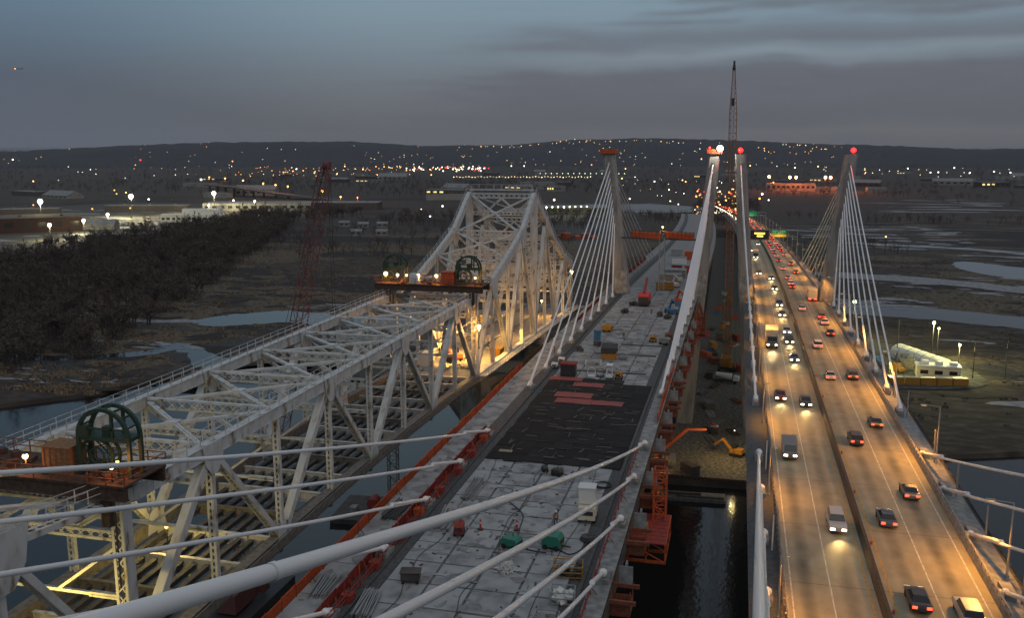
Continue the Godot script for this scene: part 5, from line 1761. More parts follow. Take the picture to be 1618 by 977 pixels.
# ---------------------------------------------------------------- the working ground between the bridges
func gap_site() -> void:
	var mb := MB.new()
	mb.sheet(V([-17.5, -229.5, 5.2, -230.0, 6.5, -300, 6, -480, -2, -900, -20, -900, -14, -480, -15, -300]), 1.6)
	for d in [[-17.5, -229.5, 5.2, -230.0]]:
		mb.quad(Vector3(d[0], 1.6, d[1]), Vector3(d[2], 1.6, d[3]), Vector3(d[2], -1, d[3]), Vector3(d[0], -1, d[1]))
	struct("working_ground", mb, M.fill)
	# sheet-pile wall along the water
	var t := thing("sheet_pile_wall", "dark sheet-pile wall where the working ground meets the water", "wall", Vector3(0, 0, -229.2))
	for k in 38:
		mb = MB.new()
		mb.box(Vector3(-17.3 + k * 0.6, 0.5, 0.12 if k % 2 else -0.1), Vector3(0.56, 3.4, 0.14))
		obj("pile", mb, M.rust, t)
	t = thing("timber_barge", "low barge loaded with beams lying against the sheet-pile wall", "barge", Vector3(-8.0, 0, -219.0), 0.06)
	mb = MB.new()
	mb.prism(V([-2.4, 0.9, -2.0, -0.6, 2.0, -0.6, 2.4, 0.9]), -8.5, 8.0)
	obj("hull", mb, M.truss_dark, t)
	mb = MB.new()
	mb.bar(Vector3(-9.5, 1.6, 0.6), Vector3(2.0, 1.2, -0.4), 0.9, 0.6)
	mb.bar(Vector3(-4, 1.15, 1.4), Vector3(7.5, 1.15, 1.5), 0.6, 0.4)
	obj("beam_load", mb, M.wall_dark, t)
	# telescopic handler with a long orange boom
	t = thing("telescopic_crane", "orange telescopic crane with its long boom lowered beside the tower leg", "crane", Vector3(-19.0, 1.6, -236.0), 0.3)
	mb = MB.new()
	mb.box(Vector3(0, 1.3, 0), Vector3(3.0, 1.4, 7.0)); mb.prism(V([0.4, 2.0, 3.0, 2.0, 2.6, 3.4, 0.6, 3.6]), -1.2, 0.2)
	obj("carrier", mb, M.yellow, t)
	for s in [-1.0, 1.0]:
		for z in [-2.4, 2.4]:
			mb = MB.new()
			mb.tube(Vector3(s * 1.5, 0.75, z), Vector3(s * 1.0, 0.75, z), 0.75, 0.75, 12)
			obj("wheel", mb, M.tyre, t)
	mb = MB.new()
	mb.bar(Vector3(0, 3.0, 0), Vector3(9.5, 9.0, -4.0), 0.8, 0.9)
	mb.bar(Vector3(9.5, 9.0, -4.0), Vector3(15.5, 8.2, -6.0), 0.55, 0.6)
	obj("boom", mb, M.orange, t)
	mb = MB.new()
	mb.box(Vector3(0.6, 2.6, 3.2), Vector3(0.35, 0.35, 0.2))
	obj("cab_lamp", mb, M.lamp_warm, t)
	omni(Vector3(0.6, 2.6, 3.7), Color(1, 0.75, 0.35), 8.0, 0.1, t)
	mb = MB.new()
	mb.box(Vector3(0, 1.3, 0), Vector3(3.4, 2.6, 3.0)); mb.box(Vector3(0, 2.65, 0), Vector3(3.6, 0.1, 3.2))
	tag(obj("site_cabin", mb, M.edge_pale, self, Vector3(-15.4, 1.6, -238.5)), "pale cabin at the foot of the unfinished tower leg", "cabin")
	t = thing("tracked_excavator", "yellow machine working beside the finished bridge's left edge, under a lamp", "excavator", Vector3(2.6, 1.6, -250.0), 1.2)
	excavator(t, M.yellow)
	t = thing("boom_lift", "white and red boom lift standing in the middle of the working ground", "lift", Vector3(-5.0, 1.6, -270.0), 0.4)
	mb = MB.new()
	mb.box(Vector3(0, 1.0, 0), Vector3(2.2, 0.9, 4.4))
	obj("chassis", mb, M.dark, t)
	for s in [-1.0, 1.0]:
		for z in [-1.5, 1.5]:
			mb = MB.new()
			mb.tube(Vector3(s * 1.3, 0.5, z), Vector3(s * 0.9, 0.5, z), 0.5, 0.5, 10)
			obj("wheel", mb, M.tyre, t)
	mb = MB.new()
	mb.bar(Vector3(0.3, 1.5, -1.5), Vector3(0.3, 3.2, 4.0), 0.5, 0.6)
	obj("boom", mb, M.white_paint, t)
	mb = MB.new()
	mb.box(Vector3(0.9, 1.9, -0.8), Vector3(0.9, 1.4, 2.6))
	obj("turret", mb, M.red_bright, t)
	t = thing("concrete_mixer_truck", "white truck parked on the working ground before the ochre crane", "lorry", Vector3(-1.0, 1.6, -332.0), 1.4)
	mb = MB.new()
	mb.box(Vector3(0, 1.0, -1.0), Vector3(2.4, 0.5, 8.0))
	obj("chassis", mb, M.dark, t)
	mb = MB.new()
	mb.prism(V([2.0, 1.2, 4.0, 1.2, 3.9, 2.8, 2.2, 3.0]), -1.2, 1.2)
	obj("cab", mb, M.white_paint, t)
	mb = MB.new()
	mb.tube(Vector3(0, 2.4, 1.2), Vector3(0, 3.0, -4.4), 1.3, 0.8, 12)
	obj("drum", mb, M.white_paint, t)
	for s in [-1.0, 1.0]:
		for z in [-3.6, -2.2, 2.8]:
			mb = MB.new()
			mb.tube(Vector3(s * 1.25, 0.55, z), Vector3(s * 0.8, 0.55, z), 0.55, 0.55, 10)
			obj("wheel", mb, M.tyre, t)
	# stacks, timber and plant farther back
	var lab := ["stack of rusty formwork near the ochre crane", "stack of red formwork beside the finished bridge", "pile of timber on the working ground behind the boom lift", "yellow container at the back of the working ground", "red container at the back of the working ground", "rusty reinforcement stack in the middle of the working ground", "orange container under the unfinished tower", "dark pallet stack beside the sheet-pile wall"]
	var at := [[-8, -338], [3.4, -352], [-6.5, -296], [-8, -392], [2.0, -410], [-7.0, -362], [-10.5, -372], [-9.5, -233]]
	var ms := ["rust", "red", "timber", "yellow", "red", "rust_orange", "orange", "wall_dark"]
	for k in 8:
		var o := thing("container" if k in [3, 4, 6] else "material_stack", lab[k], "container" if k in [3, 4, 6] else "stack", Vector3(at[k][0], 1.6, at[k][1]), 0.1 * k)
		if k in [3, 4, 6]:
			mb = MB.new()
			mb.box(Vector3(0, 1.3, 0), Vector3(2.4, 2.6, 6.0))
			for q in 14:
				for s in [-1.0, 1.0]: mb.box(Vector3(s * 1.22, 1.3, -2.8 + q * 0.43), Vector3(0.06, 2.3, 0.18))
			obj("container_shell", mb, M[ms[k]], o)
		else:
			for q in 7:
				mb = MB.new()
				mb.box(Vector3(rng.randf_range(-0.2, 0.2), 0.2 + q * 0.36, 0), Vector3(2.6, 0.3, 5.0), Basis.from_euler(Vector3(0, rng.randf_range(-0.1, 0.1), 0)))
				obj("layer", mb, M[ms[k]], o)
	# suspended work baskets below the right edge of the unfinished deck, one under each stay
	for k in 11:
		var z := -99.5 + 13.9 * 1 - 13.9 * k
		var big := k in [0, 1, 2, 3]
		var o := thing("work_basket", "rust orange work basket hung below the right deck edge, %s from the near end" % ordinal(k), "basket", Vector3(-10.0, yd(z) - 0.4, z + 1.2), 0.0, "work baskets below the unfinished deck")
		mb = MB.new()
		mb.box(Vector3(0.3, -2.0, 0), Vector3(2.0, 0.12, 2.3))
		for s in [-1.0, 1.0]:
			mb.box(Vector3(0.3, -1.4, s * 1.15), Vector3(2.0, 1.2, 0.05)); mb.box(Vector3(0.3 + s * 1.0, -1.4, 0), Vector3(0.05, 1.2, 2.3))
		obj("mesh_side", mb, M.rust_orange, o)
		for s in [-1.0, 1.0]:
			for e in [-1.0, 1.0]:
				mb = MB.new()
				mb.bar(Vector3(0.3 + s * 1.0, -2.0, e * 1.15), Vector3(0.3 + s * 1.0, 0.6, e * 1.15), 0.11, 0.11)
				obj("hanger", mb, M.rust_orange, o)
		mb = MB.new()
		mb.box(Vector3(0.5, 0.7, -1.9), Vector3(1.4, 2.3, 0.16))
		mb.box(Vector3(0.5, 0.9, -2.3), Vector3(0.2, 2.4, 0.9))
		obj("stay_shield", mb, M.edge_pale, o)
		for e in [-1.8, 1.8]:
			mb = MB.new()
			mb.bar(Vector3(-0.8, -0.2, e), Vector3(1.9, -0.2, e), 0.3, 0.4)
			obj("bracket", mb, M.rust_orange, o)
	# the big orange traveller with its ladder tower
	var o := thing("underdeck_traveller", "bright orange steel traveller with a ladder tower hanging at the right deck edge", "platform", Vector3(-10.2, 37.6, -106.5))
	mb = MB.new()
	for z in [-4.5, -1.5, 1.5, 4.5]:
		mb.bar(Vector3(-2.0, 0, z), Vector3(3.6, 0, z), 0.25, 0.3)
		mb.bar(Vector3(3.5, 0, z), Vector3(3.5, 2.2, z), 0.15, 0.15)
		mb.bar(Vector3(-1.0, 2.2, z), Vector3(3.5, 0.0, z), 0.12, 0.12)
	for x in [-1.0, 1.2, 3.5]:
		for y in [0.0, 2.2]: mb.bar(Vector3(x, y, -4.6), Vector3(x, y, 4.6), 0.2, 0.2)
	for k in 3: mb.bar(Vector3(3.5, 0, -4.5 + k * 3), Vector3(3.5, 2.2, -1.5 + k * 3), 0.12, 0.12)
	obj("frame", mb, M.orange, o)
	mb = MB.new()
	for k in 8: mb.box(Vector3(1.2, 2.3, -4.0 + k * 1.15), Vector3(4.6, 0.1, 1.05))
	obj("platform_board", mb, M.red, o)
	mb = MB.new()
	mb.lattice(Vector3(2.2, 2.2, -3.0), Vector3(2.2, 9.0, -3.0), 1.5, 1.5, 0.1, 6)
	for k in 16: mb.box(Vector3(2.2, 2.4 + k * 0.42, -2.2), Vector3(0.7, 0.06, 0.08))
	obj("ladder_tower", mb, M.orange, o)
	mb = MB.new()
	mb.tube(Vector3(0.6, 2.3, 1.2), Vector3(0.6, 3.4, 1.2), 0.6, 0.6, 12)
	tag(obj("drum", mb, M.yellow, self, o.position), "yellow drum standing on the orange traveller", "drum")
	# rusty formwork frames along the edge of the unfinished deck and beside its tower leg
	var fl := ["first", "second", "third", "fourth", "fifth", "sixth"]
	for k in 6:
		var z := -196.0 - k * 13.5
		o = thing("edge_formwork", "rust red formwork frame hung on the right deck edge, %s in the far row" % fl[k], "formwork", Vector3(-10.2, yd(z) - 1.2, z))
		mb = MB.new()
		mb.box(Vector3(0.2, -0.4, 0), Vector3(0.25, 3.4, 6.5)); mb.box(Vector3(0.9, -2.0, 0), Vector3(1.6, 0.15, 7.0))
		obj("form_panel", mb, M.rust_orange if k % 2 else M.red, o)
		for q in 5:
			mb = MB.new()
			mb.bar(Vector3(0.35, 1.4, -3.0 + q * 1.5), Vector3(1.6, -2.0, -3.0 + q * 1.5), 0.14, 0.14)
			obj("strut", mb, M.rust_orange, o)
	var sd := ["steel beam pile", "reinforcement pile", "timber pile", "pipe pile", "plank pile", "formwork pile"]
	for k in 20:
		var px := rng.randf_range(-10.5, 4.0)
		var pz := -262.0 - k * 9.0
		o = thing("material_pile", "%s on the working ground, %s row back from the water" % [sd[k % 6], ordinal(k)], "pile", Vector3(px, 1.62, pz), rng.randf_range(-0.5, 0.5))
		for q in 6:
			mb = MB.new()
			mb.bar(Vector3(-0.9 + (q % 3) * 0.8, 0.2 + (q / 3) * 0.35, -2.5 - rng.randf()), Vector3(-0.9 + (q % 3) * 0.8 + rng.randf_range(-0.3, 0.3), 0.2 + (q / 3) * 0.35, 2.5 + rng.randf()), 0.45, 0.3)
			obj("bar", mb, M[["truss_dark", "rust", "timber", "galv", "wall_dark", "rust_orange"][k % 6]], o)
	var hues := ["red", "yellow", "rust_orange", "blue", "white_paint", "tan", "orange"]
	var hue_names := ["red", "yellow", "rusty", "blue", "white", "tan", "orange"]
	for k in 14:
		o = thing("stored_box", "%s site box in the crowded strip behind the ochre crane, %s from the water" % [hue_names[(k * 3) % 7], ordinal(k)], "box", Vector3(rng.randf_range(-11.0, 3.0), 1.62, -372.0 - k * 13.0), rng.randf_range(-0.4, 0.4))
		mb = MB.new()
		var bs := Vector3(rng.randf_range(1.6, 3.2), rng.randf_range(1.2, 2.8), rng.randf_range(2.0, 6.0))
		mb.box(Vector3(0, bs.y / 2, 0), bs)
		for q in 6: mb.box(Vector3(bs.x / 2 + 0.03, bs.y / 2, lerpf(-0.42, 0.42, q / 5.0) * bs.z), Vector3(0.06, bs.y * 0.9, 0.12))
		obj("box_shell", mb, M[hues[(k * 3) % 7]], o)
		mb = MB.new()
		mb.box(Vector3(0, bs.y + 0.05, 0), Vector3(bs.x + 0.12, 0.1, bs.z + 0.12))
		obj("lid", mb, M.edge_steel, o)
	# a work pontoon in the water between the truss and the new deck
	o = thing("work_pontoon", "dark work pontoon with a red tank afloat between the truss and the new deck", "pontoon", Vector3(-83.0, 0, -191.0), 0.1)
	mb = MB.new()
	mb.prism(V([-7.5, 1.3, -7.0, -0.5, 7.0, -0.5, 7.5, 1.3]), -7.0, 7.0)
	obj("hull", mb, M.wall_dark, o)
	mb = MB.new()
	mb.tube(Vector3(1.0, 2.6, -3.0), Vector3(1.0, 2.6, 0.5), 1.2, 1.2, 12)
	obj("tank", mb, M.red, o)
	mb = MB.new()
	mb.box(Vector3(-2.5, 2.1, 3.0), Vector3(1.6, 1.6, 2.0)); mb.box(Vector3(3.0, 1.8, 3.4), Vector3(2.6, 1.0, 2.0))
	obj("deck_gear", mb, M.edge_pale, o)
	mb = MB.new()
	mb.lattice(Vector3(5.0, 1.3, -5.0), Vector3(5.0, 18.0, -5.0), 2.2, 2.2, 0.12, 9)
	obj("scaffold_tower", mb, M.truss_dark, o)
	# rusty formwork on the tower leg and along the deck edge
	o = thing("leg_formwork", "rusty red formwork wrapped round the unfinished right tower leg below the deck", "formwork", Vector3(leg_x(1, 33.0), 33.0, TOWER_Z))
	mb = MB.new()
	for s in [-1.0, 1.0]:
		mb.box(Vector3(s * 3.0, 0, 0), Vector3(0.3, 6.0, 8.4)); mb.box(Vector3(0, 0, s * 4.1), Vector3(6.2, 6.0, 0.3))
	for q in 4: mb.box(Vector3(0, -2.6 + q * 1.8, 4.35), Vector3(6.6, 0.25, 0.25))
	obj("form_panel", mb, M.rust_orange, o)
	mb = MB.new()
	mb.box(Vector3(0, -3.2, 0), Vector3(9.0, 0.2, 11.0))
	for q in 6: mb.box(Vector3(-4.4 + q * 1.76, -2.5, 5.4), Vector3(0.1, 1.3, 0.1))
	mb.box(Vector3(0, -1.9, 5.4), Vector3(8.9, 0.1, 0.1))
	obj("catwalk", mb, M.red, o)
	lamp_post("floodlight", "floodlight shining on the ground beside the yellow machine", Vector3(1.6, 1.6, -244.0), 9.0, M.lamp_warm, Color(1, 0.84, 0.52), 110.0, 0.16)

# ---------------------------------------------------------------- things lying on the unfinished deck
func on_deck(called: String, label: String, cat: String, x: float, z: float, turn := 0.0, group := "") -> Node3D:
	return thing(called, label, cat, Vector3(x, yd(z) + 0.04, z), turn, group)

func wheels4(t: Node3D, w: float, l: float, r := 0.32) -> void:
	for s in [-1.0, 1.0]:
		for z in [-1.0, 1.0]:
			var mb := MB.new()
			mb.tube(Vector3(s * w, r, z * l), Vector3(s * (w - 0.22), r, z * l), r, r, 10)
			obj("wheel", mb, M.tyre, t)

func pallet_cage(label: String, x: float, z: float, s: Vector3, m: Material, fill: Material, turn := 0.0, called := "material_cage") -> void:
	var t := on_deck(called, label, "cage", x, z, turn)
	var mb := MB.new()
	for a in [-1.0, 1.0]:
		for b in [-1.0, 1.0]: mb.box(Vector3(a * s.x / 2, s.y / 2, b * s.z / 2), Vector3(0.1, s.y, 0.1))
		for h in [0.15, 0.55, 1.0]:
			mb.box(Vector3(a * s.x / 2, s.y * h, 0), Vector3(0.07, 0.09, s.z)); mb.box(Vector3(0, s.y * h, a * s.z / 2), Vector3(s.x, 0.09, 0.07))
	obj("cage_frame", mb, m, t)
	mb = MB.new()
	for k in 24: mb.box(Vector3(rng.randf_range(-0.4, 0.4) * s.x, rng.randf_range(0.1, 0.75) * s.y, rng.randf_range(-0.4, 0.4) * s.z), Vector3(0.5, 0.3, 0.6) * rng.randf_range(0.5, 1.2), Basis.from_euler(Vector3(rng.randf(), rng.randf() * 3, rng.randf())))
	obj("contents", mb, fill, t)

func pipe_stack(label: String, x: float, z: float, l: float, n: int, m: Material, turn := 0.0) -> void:
	var t := on_deck("pipe_stack", label, "pipes", x, z, turn)
	for k in n:
		var mb := MB.new()
		var px := (k % 6) * 0.32 - 0.8 + rng.randf_range(-0.08, 0.08)
		var py := 0.12 + (k / 6) * 0.22
		var sk := rng.randf_range(-0.15, 0.15)
		mb.tube(Vector3(px - sk, py, -l / 2 + rng.randf() * 0.6), Vector3(px + sk, py, l / 2 - rng.randf() * 0.6), 0.09, 0.09, 6)
		obj("pipe", mb, m, t)

func machine(called: String, label: String, cat: String, x: float, z: float, m: Material, s: Vector3, turn := 0.0) -> Node3D:
	var t := on_deck(called, label, cat, x, z, turn)
	var mb := MB.new()
	var h := s.y
	mb.prism(V([-s.z / 2, 0.35, s.z / 2, 0.35, s.z / 2, h * 0.75, s.z * 0.35, h, -s.z * 0.4, h, -s.z / 2, h * 0.85]), -s.x / 2, s.x / 2)
	obj("housing", mb, m, t)
	mb = MB.new()
	mb.box(Vector3(0, h * 0.6, s.z / 2 + 0.02), Vector3(s.x * 0.7, h * 0.3, 0.05)); mb.tube(Vector3(s.x * 0.2, h, 0), Vector3(s.x * 0.2, h + 0.4, 0), 0.06, 0.06, 6)
	mb.bar(Vector3(0, 0.4, s.z / 2), Vector3(0, 0.35, s.z / 2 + 1.0), 0.12, 0.12)
	obj("grille", mb, M.dark, t)
	wheels4(t, s.x * 0.55, s.z * 0.3, 0.3)
	return t

func deck_items() -> void:
	var mb: MB
	# black membrane with timber battens and red sheets over the middle of the deck
	var f := on_deck("black_membrane", "black sheeting laid over the middle of the unfinished deck", "sheeting", -24.0, -142.0)
	f.position = Vector3.ZERO
	var rows := 16
	for r in rows:
		for c in 7:
			var z := -119.0 - r * 3.0 + rng.randf_range(-0.25, 0.25)
			var x := -32.9 + c * 2.72 + rng.randf_range(-0.12, 0.12)
			if r == rows - 1 and c > 4: continue
			mb = MB.new()
			mb.box(Vector3(x + 1.2, yd(z) + 0.10 + 0.02 * ((r + c) % 3), z), Vector3(2.78, 0.12, 3.05), Basis.from_euler(Vector3(0, rng.randf_range(-0.02, 0.02), 0)))
			obj("black_sheet", mb, M.mat_black if (r * 5 + c * 3) % 7 < 4 else M.mat_dark, f)
	var red := [[-30.2, -164.2, 6.2, 2.4], [-25.4, -160.6, 5.6, 2.8], [-26.8, -153.0, 6.6, 3.2], [-26.2, -149.2, 6.2, 2.9], [-20.3, -149.0, 5.4, 2.7]]
	var pos := ["at the far left corner", "second from the far edge", "in the middle, behind the nearest pair", "nearest, on the left of the pair", "nearest, on the right of the pair"]
	for k in red.size():
		var d: Array = red[k]
		mb = MB.new()
		var y := yd(d[1]) + 0.24
		for q in 5:
			var wx: float = d[2] / 5.0
			mb.box(Vector3(d[0] - d[2] / 2 + wx * (q + 0.5), y + 0.025 * (q % 2), d[1]), Vector3(wx + 0.02, 0.05, d[3] + 0.1 * sin(q * 2.0)))
		tag(obj("red_tarpaulin", mb, M.tarp, self), "red tarpaulin on the black sheeting, " + pos[k], "tarpaulin")
	mb = MB.new()
	var battens := thing("timber_battens", "pale timber battens scattered over the black sheeting", "timber")
	for k in 120:
		var z := -119.0 - rng.randf() * 46.0
		var x := rng.randf_range(-32.3, -14.8)
		var l := rng.randf_range(0.8, 3.0)
		mb = MB.new()
		mb.box(Vector3(x, yd(z) + 0.26, z), Vector3(l * 0.85, 0.07, 0.09 + 0.05 * rng.randf()), Basis.from_euler(Vector3(0, [0.0, 0.02, 0.0, PI / 2, -0.03, 0.0, 0.0, 1.3][k % 8] + rng.randf_range(-0.05, 0.05), 0)))
		obj("batten", mb, M.timber if k % 3 else M.wall_dark, battens)
	mb = MB.new()
	mb.box(Vector3(-31.0, yd(-121.0) + 0.24, -121.0), Vector3(1.9, 0.1, 0.9))
	tag(obj("plywood_sheet", mb, M.tan, self), "pale plywood sheet at the near left corner of the black sheeting", "board")
	# long dark strips across the deck farther on
	for d in [[-172.0, -29.5, 13.5], [-188.5, -28.5, 13.0], [-199.0, -24.0, 9.0]]:
		mb = MB.new()
		mb.box(Vector3(d[1] + d[2] / 2, yd(d[0]) + 0.09, d[0]), Vector3(d[2], 0.12, 0.8))
		tag(obj("joint_cover", mb, M.dark, self), "dark strip laid across the deck %s" % ["just beyond the black sheeting", "level with the dark roofed shed", "beyond the dark roofed shed"][[-172.0, -188.5, -199.0].find(d[0])], "strip")
	# near deck, from the camera outwards
	pipe_stack("bundle of grey scaffold tubes at the bottom edge of the deck", -33.0, -75.0, 5.5, 16, M.galv, 0.12)
	pipe_stack("scaffold tubes lying on the left walkway slab near the bottom edge", -38.6, -77.5, 5.0, 12, M.galv, 0.1)
	pipe_stack("grey tubes on the left walkway farther from the camera", -38.4, -97.0, 6.0, 14, M.edge_steel, -0.05)
	pipe_stack("long grey tubes beside the left gutter next to the red pump", -31.8, -96.0, 6.5, 14, M.galv, 0.1)
	pipe_stack("grey tubes by the left gutter behind the traffic posts", -31.3, -106.0, 8.0, 10, M.edge_pale, 0.05)
	var t := on_deck("tool_cart", "dark box cart with a flat lid near the left of the deck", "cart", -30.6, -80.6, 0.2)
	mb = MB.new()
	mb.box(Vector3(0, 0.75, 0), Vector3(1.9, 0.8, 1.2)); mb.box(Vector3(0, 1.2, 0), Vector3(2.1, 0.1, 1.4))
	obj("cart_box", mb, M.wall_dark, t)
	wheels4(t, 0.85, 0.45, 0.26)
	mb = MB.new()
	mb.bar(Vector3(1.0, 0.9, 0.4), Vector3(1.7, 1.3, 0.4), 0.06, 0.06)
	obj("handle", mb, M.galv, t)
	machine("pump", "small red wheeled pump beside the grey tubes", "pump", -29.2, -92.6, M.red, Vector3(1.1, 1.5, 1.6), 0.2)
	for d in [[-27.2, -94.4, "red and white traffic post nearer the red pump"], [-23.1, -95.2, "red and white traffic post at the end of the hose"]]:
		t = on_deck("traffic_post", d[2], "traffic post", d[0], d[1])
		mb = MB.new()
		mb.tube(Vector3.ZERO, Vector3(0, 0.12, 0), 0.4, 0.36, 8)
		obj("post_base", mb, M.dark, t)
		mb = MB.new()
		mb.tube(Vector3(0, 0.12, 0), Vector3(0, 1.25, 0), 0.14, 0.09, 8)
		obj("post_body", mb, M.red_bright, t)
		mb = MB.new()
		mb.tube(Vector3(0, 0.75, 0), Vector3(0, 0.95, 0), 0.122, 0.115, 8)
		obj("reflective_band", mb, M.white_paint, t)
	machine("compressor", "green compressor in the middle of the near deck", "compressor", -22.6, -90.8, M.green_machine, Vector3(1.5, 1.2, 2.0), 1.3)
	machine("compressor", "larger green compressor right of the other green one", "compressor", -18.2, -91.8, M.green_machine, Vector3(1.7, 1.6, 2.1), 1.45)
	for d in [[[-27, -104, -23.6, -100, -22.9, -96, -22.4, -93, -21.0, -90.6, -18.6, -90.2], "black hose running from the far panels to the green compressors"], [[-17.4, -91.2, -16.0, -90.4, -14.9, -92.4, -14.7, -96.5], "black hose beside the larger green compressor"]]:
		mb = MB.new()
		var p := V(d[0])
		for k in p.size() - 1:
			for q in 4:
				var a := p[k].cubic_interpolate(p[k + 1], p[maxi(k - 1, 0)], p[mini(k + 2, p.size() - 1)], q / 4.0)
				var b := p[k].cubic_interpolate(p[k + 1], p[maxi(k - 1, 0)], p[mini(k + 2, p.size() - 1)], (q + 1) / 4.0)
				mb.tube(Vector3(a.x, yd(a.y) + 0.12, a.y), Vector3(b.x, yd(b.y) + 0.12, b.y), 0.07, 0.07, 6, false)
		tag(obj("hose", mb, M.dark, self), d[1], "hose")
	t = on_deck("hose_coil", "black hose coiled on the deck panels below the black sheeting", "hose", -15.6, -111.2)
	mb = MB.new()
	for k in 3: mb.ring(Vector3(0.1 * k, 0.1 + 0.1 * k, 0.08 * k), 1.2 - 0.1 * k, 0.09, Vector3.UP, 0.0, TAU, 22)
	obj("coil", mb, M.dark, t)
	t = on_deck("light_tower", "white boxed light tower trailer with a cream lower half", "trailer", -15.7, -100.2, 0.05)
	mb = MB.new()
	mb.box(Vector3(0, 1.2, 0), Vector3(2.0, 1.5, 2.9))
	obj("lower_body", mb, M.cream, t)
	mb = MB.new()
	mb.box(Vector3(-0.1, 3.0, -0.4), Vector3(1.9, 1.9, 1.7)); mb.box(Vector3(-0.1, 4.0, -0.4), Vector3(2.05, 0.12, 1.9))
	obj("upper_housing", mb, M.white_paint, t)
	wheels4(t, 1.05, 0.8, 0.36)
	mb = MB.new()
	mb.bar(Vector3(0, 0.5, 1.4), Vector3(0, 0.4, 2.8), 0.15, 0.15); mb.box(Vector3(0, 1.3, 1.46), Vector3(1.5, 0.5, 0.05))
	obj("drawbar", mb, M.dark, t)
	t = on_deck("wire_bundle", "crumpled heap of pale wire and plastic in the middle of the near deck", "scrap", -22.0, -85.0)
	mb = MB.new()
	for k in 90:
		var a := Vector3(rng.randfn(0, 0.45), absf(rng.randfn(0.5, 0.35)), rng.randfn(0, 0.45))
		mb.bar(a, a + Vector3(rng.randf_range(-0.6, 0.6), rng.randf_range(-0.3, 0.4), rng.randf_range(-0.6, 0.6)), 0.05, 0.12)
	obj("wire", mb, M.white_paint, t)
	pallet_cage("yellow steel stillage loaded with fittings on the right of the near deck", -15.4, -85.8, Vector3(3.0, 1.3, 2.0), M.yellow, M.wall_dark, 0.15)
	pallet_cage("steel bin heaped with white bags on the right of the near deck", -14.9, -80.3, Vector3(2.3, 1.3, 1.8), M.galv, M.white_paint, 0.1)
	pallet_cage("low steel bin of scrap at the bottom right corner of the deck", -15.6, -76.0, Vector3(2.2, 0.9, 1.5), M.galv, M.edge_pale, 0.0)
	machine("plate_compactor", "small dark compactor left of its pair, below the black sheeting", "compactor", -23.9, -114.6, M.dark, Vector3(0.7, 0.8, 1.0), 0.4)
	machine("plate_compactor", "small red-handled compactor right of its pair, below the black sheeting", "compactor", -22.0, -113.6, M.wall_dark, Vector3(0.9, 0.9, 1.4), 1.2)
	t = on_deck("power_trowel", "dark round power trowel lying near the right gutter", "tool", -14.8, -94.6)
	mb = MB.new()
	mb.tube(Vector3(0, 0.1, 0), Vector3(0, 0.5, 0), 0.9, 0.7, 12)
	mb.bar(Vector3(0, 0.5, 0), Vector3(1.0, 1.1, 1.0), 0.07, 0.07)
	obj("rotor", mb, M.edge_steel, t)
	# farther deck
	t = on_deck("site_shed", "black-roofed shed with an orange base standing alone on the deck", "shed", -24.9, -184.5)
	mb = MB.new()
	mb.box(Vector3(0, 0.65, 0), Vector3(2.9, 1.3, 2.4))
	obj("base", mb, M.yellow, t)
	mb = MB.new()
	mb.hexa([Vector3(-1.6, 1.3, 1.4), Vector3(-1.6, 2.4, 1.3), Vector3(1.6, 2.4, 1.3), Vector3(1.6, 1.3, 1.4), Vector3(-1.6, 1.3, -1.4), Vector3(-1.6, 3.0, -1.4), Vector3(1.6, 3.0, -1.4), Vector3(1.6, 1.3, -1.4)])
	obj("roof", mb, M.dark, t)
	pallet_cage("low grey crate right of the black-roofed shed", -22.0, -184.0, Vector3(1.9, 0.8, 1.3), M.galv, M.edge_pale)
	pallet_cage("white pallet frames left of the black-roofed shed", -27.1, -177.2, Vector3(3.0, 1.0, 1.5), M.white_paint, M.edge_pale)
	t = on_deck("control_cabin", "black open cabin with a red roof by the left gutter", "cabin", -30.4, -167.5)
	mb = MB.new()
	mb.box(Vector3(0, 1.2, 0), Vector3(2.8, 2.2, 2.2))
	obj("cabin_body", mb, M.dark, t)
	mb = MB.new()
	mb.box(Vector3(0, 2.45, 0), Vector3(3.1, 0.3, 2.5))
	obj("roof", mb, M.red, t)
	wheels4(t, 1.4, 0.8, 0.35)
	for d in [[-34.2, -173.0, "first white jacking unit at the left stay anchors"], [-33.8, -178.0, "second white jacking unit at the left stay anchors"]]:
		machine("jacking_unit", d[2], "jack", d[0], d[1], M.white_paint, Vector3(1.2, 1.1, 1.3))
	t = on_deck("scissor_lift", "white upright lift beside a small orange box on the deck", "lift", -22.4, -167.0)
	mb = MB.new()
	for s in [-0.5, 0.5]:
		for q in 3: mb.bar(Vector3(s, 0.5 + q * 0.7, -0.7), Vector3(s, 1.2 + q * 0.7, 0.7), 0.08, 0.1); mb.bar(Vector3(s, 0.5 + q * 0.7, 0.7), Vector3(s, 1.2 + q * 0.7, -0.7), 0.08, 0.1)
	mb.box(Vector3(0, 2.7, 0), Vector3(1.2, 0.15, 1.8)); mb.box(Vector3(0, 0.5, 0), Vector3(1.3, 0.3, 1.8))
	obj("lift_frame", mb, M.white_paint, t)
	wheels4(t, 0.65, 0.6, 0.25)
	machine("small_generator", "small orange generator right of the white lift", "generator", -20.6, -167.0, M.yellow, Vector3(1.3, 1.5, 1.3))
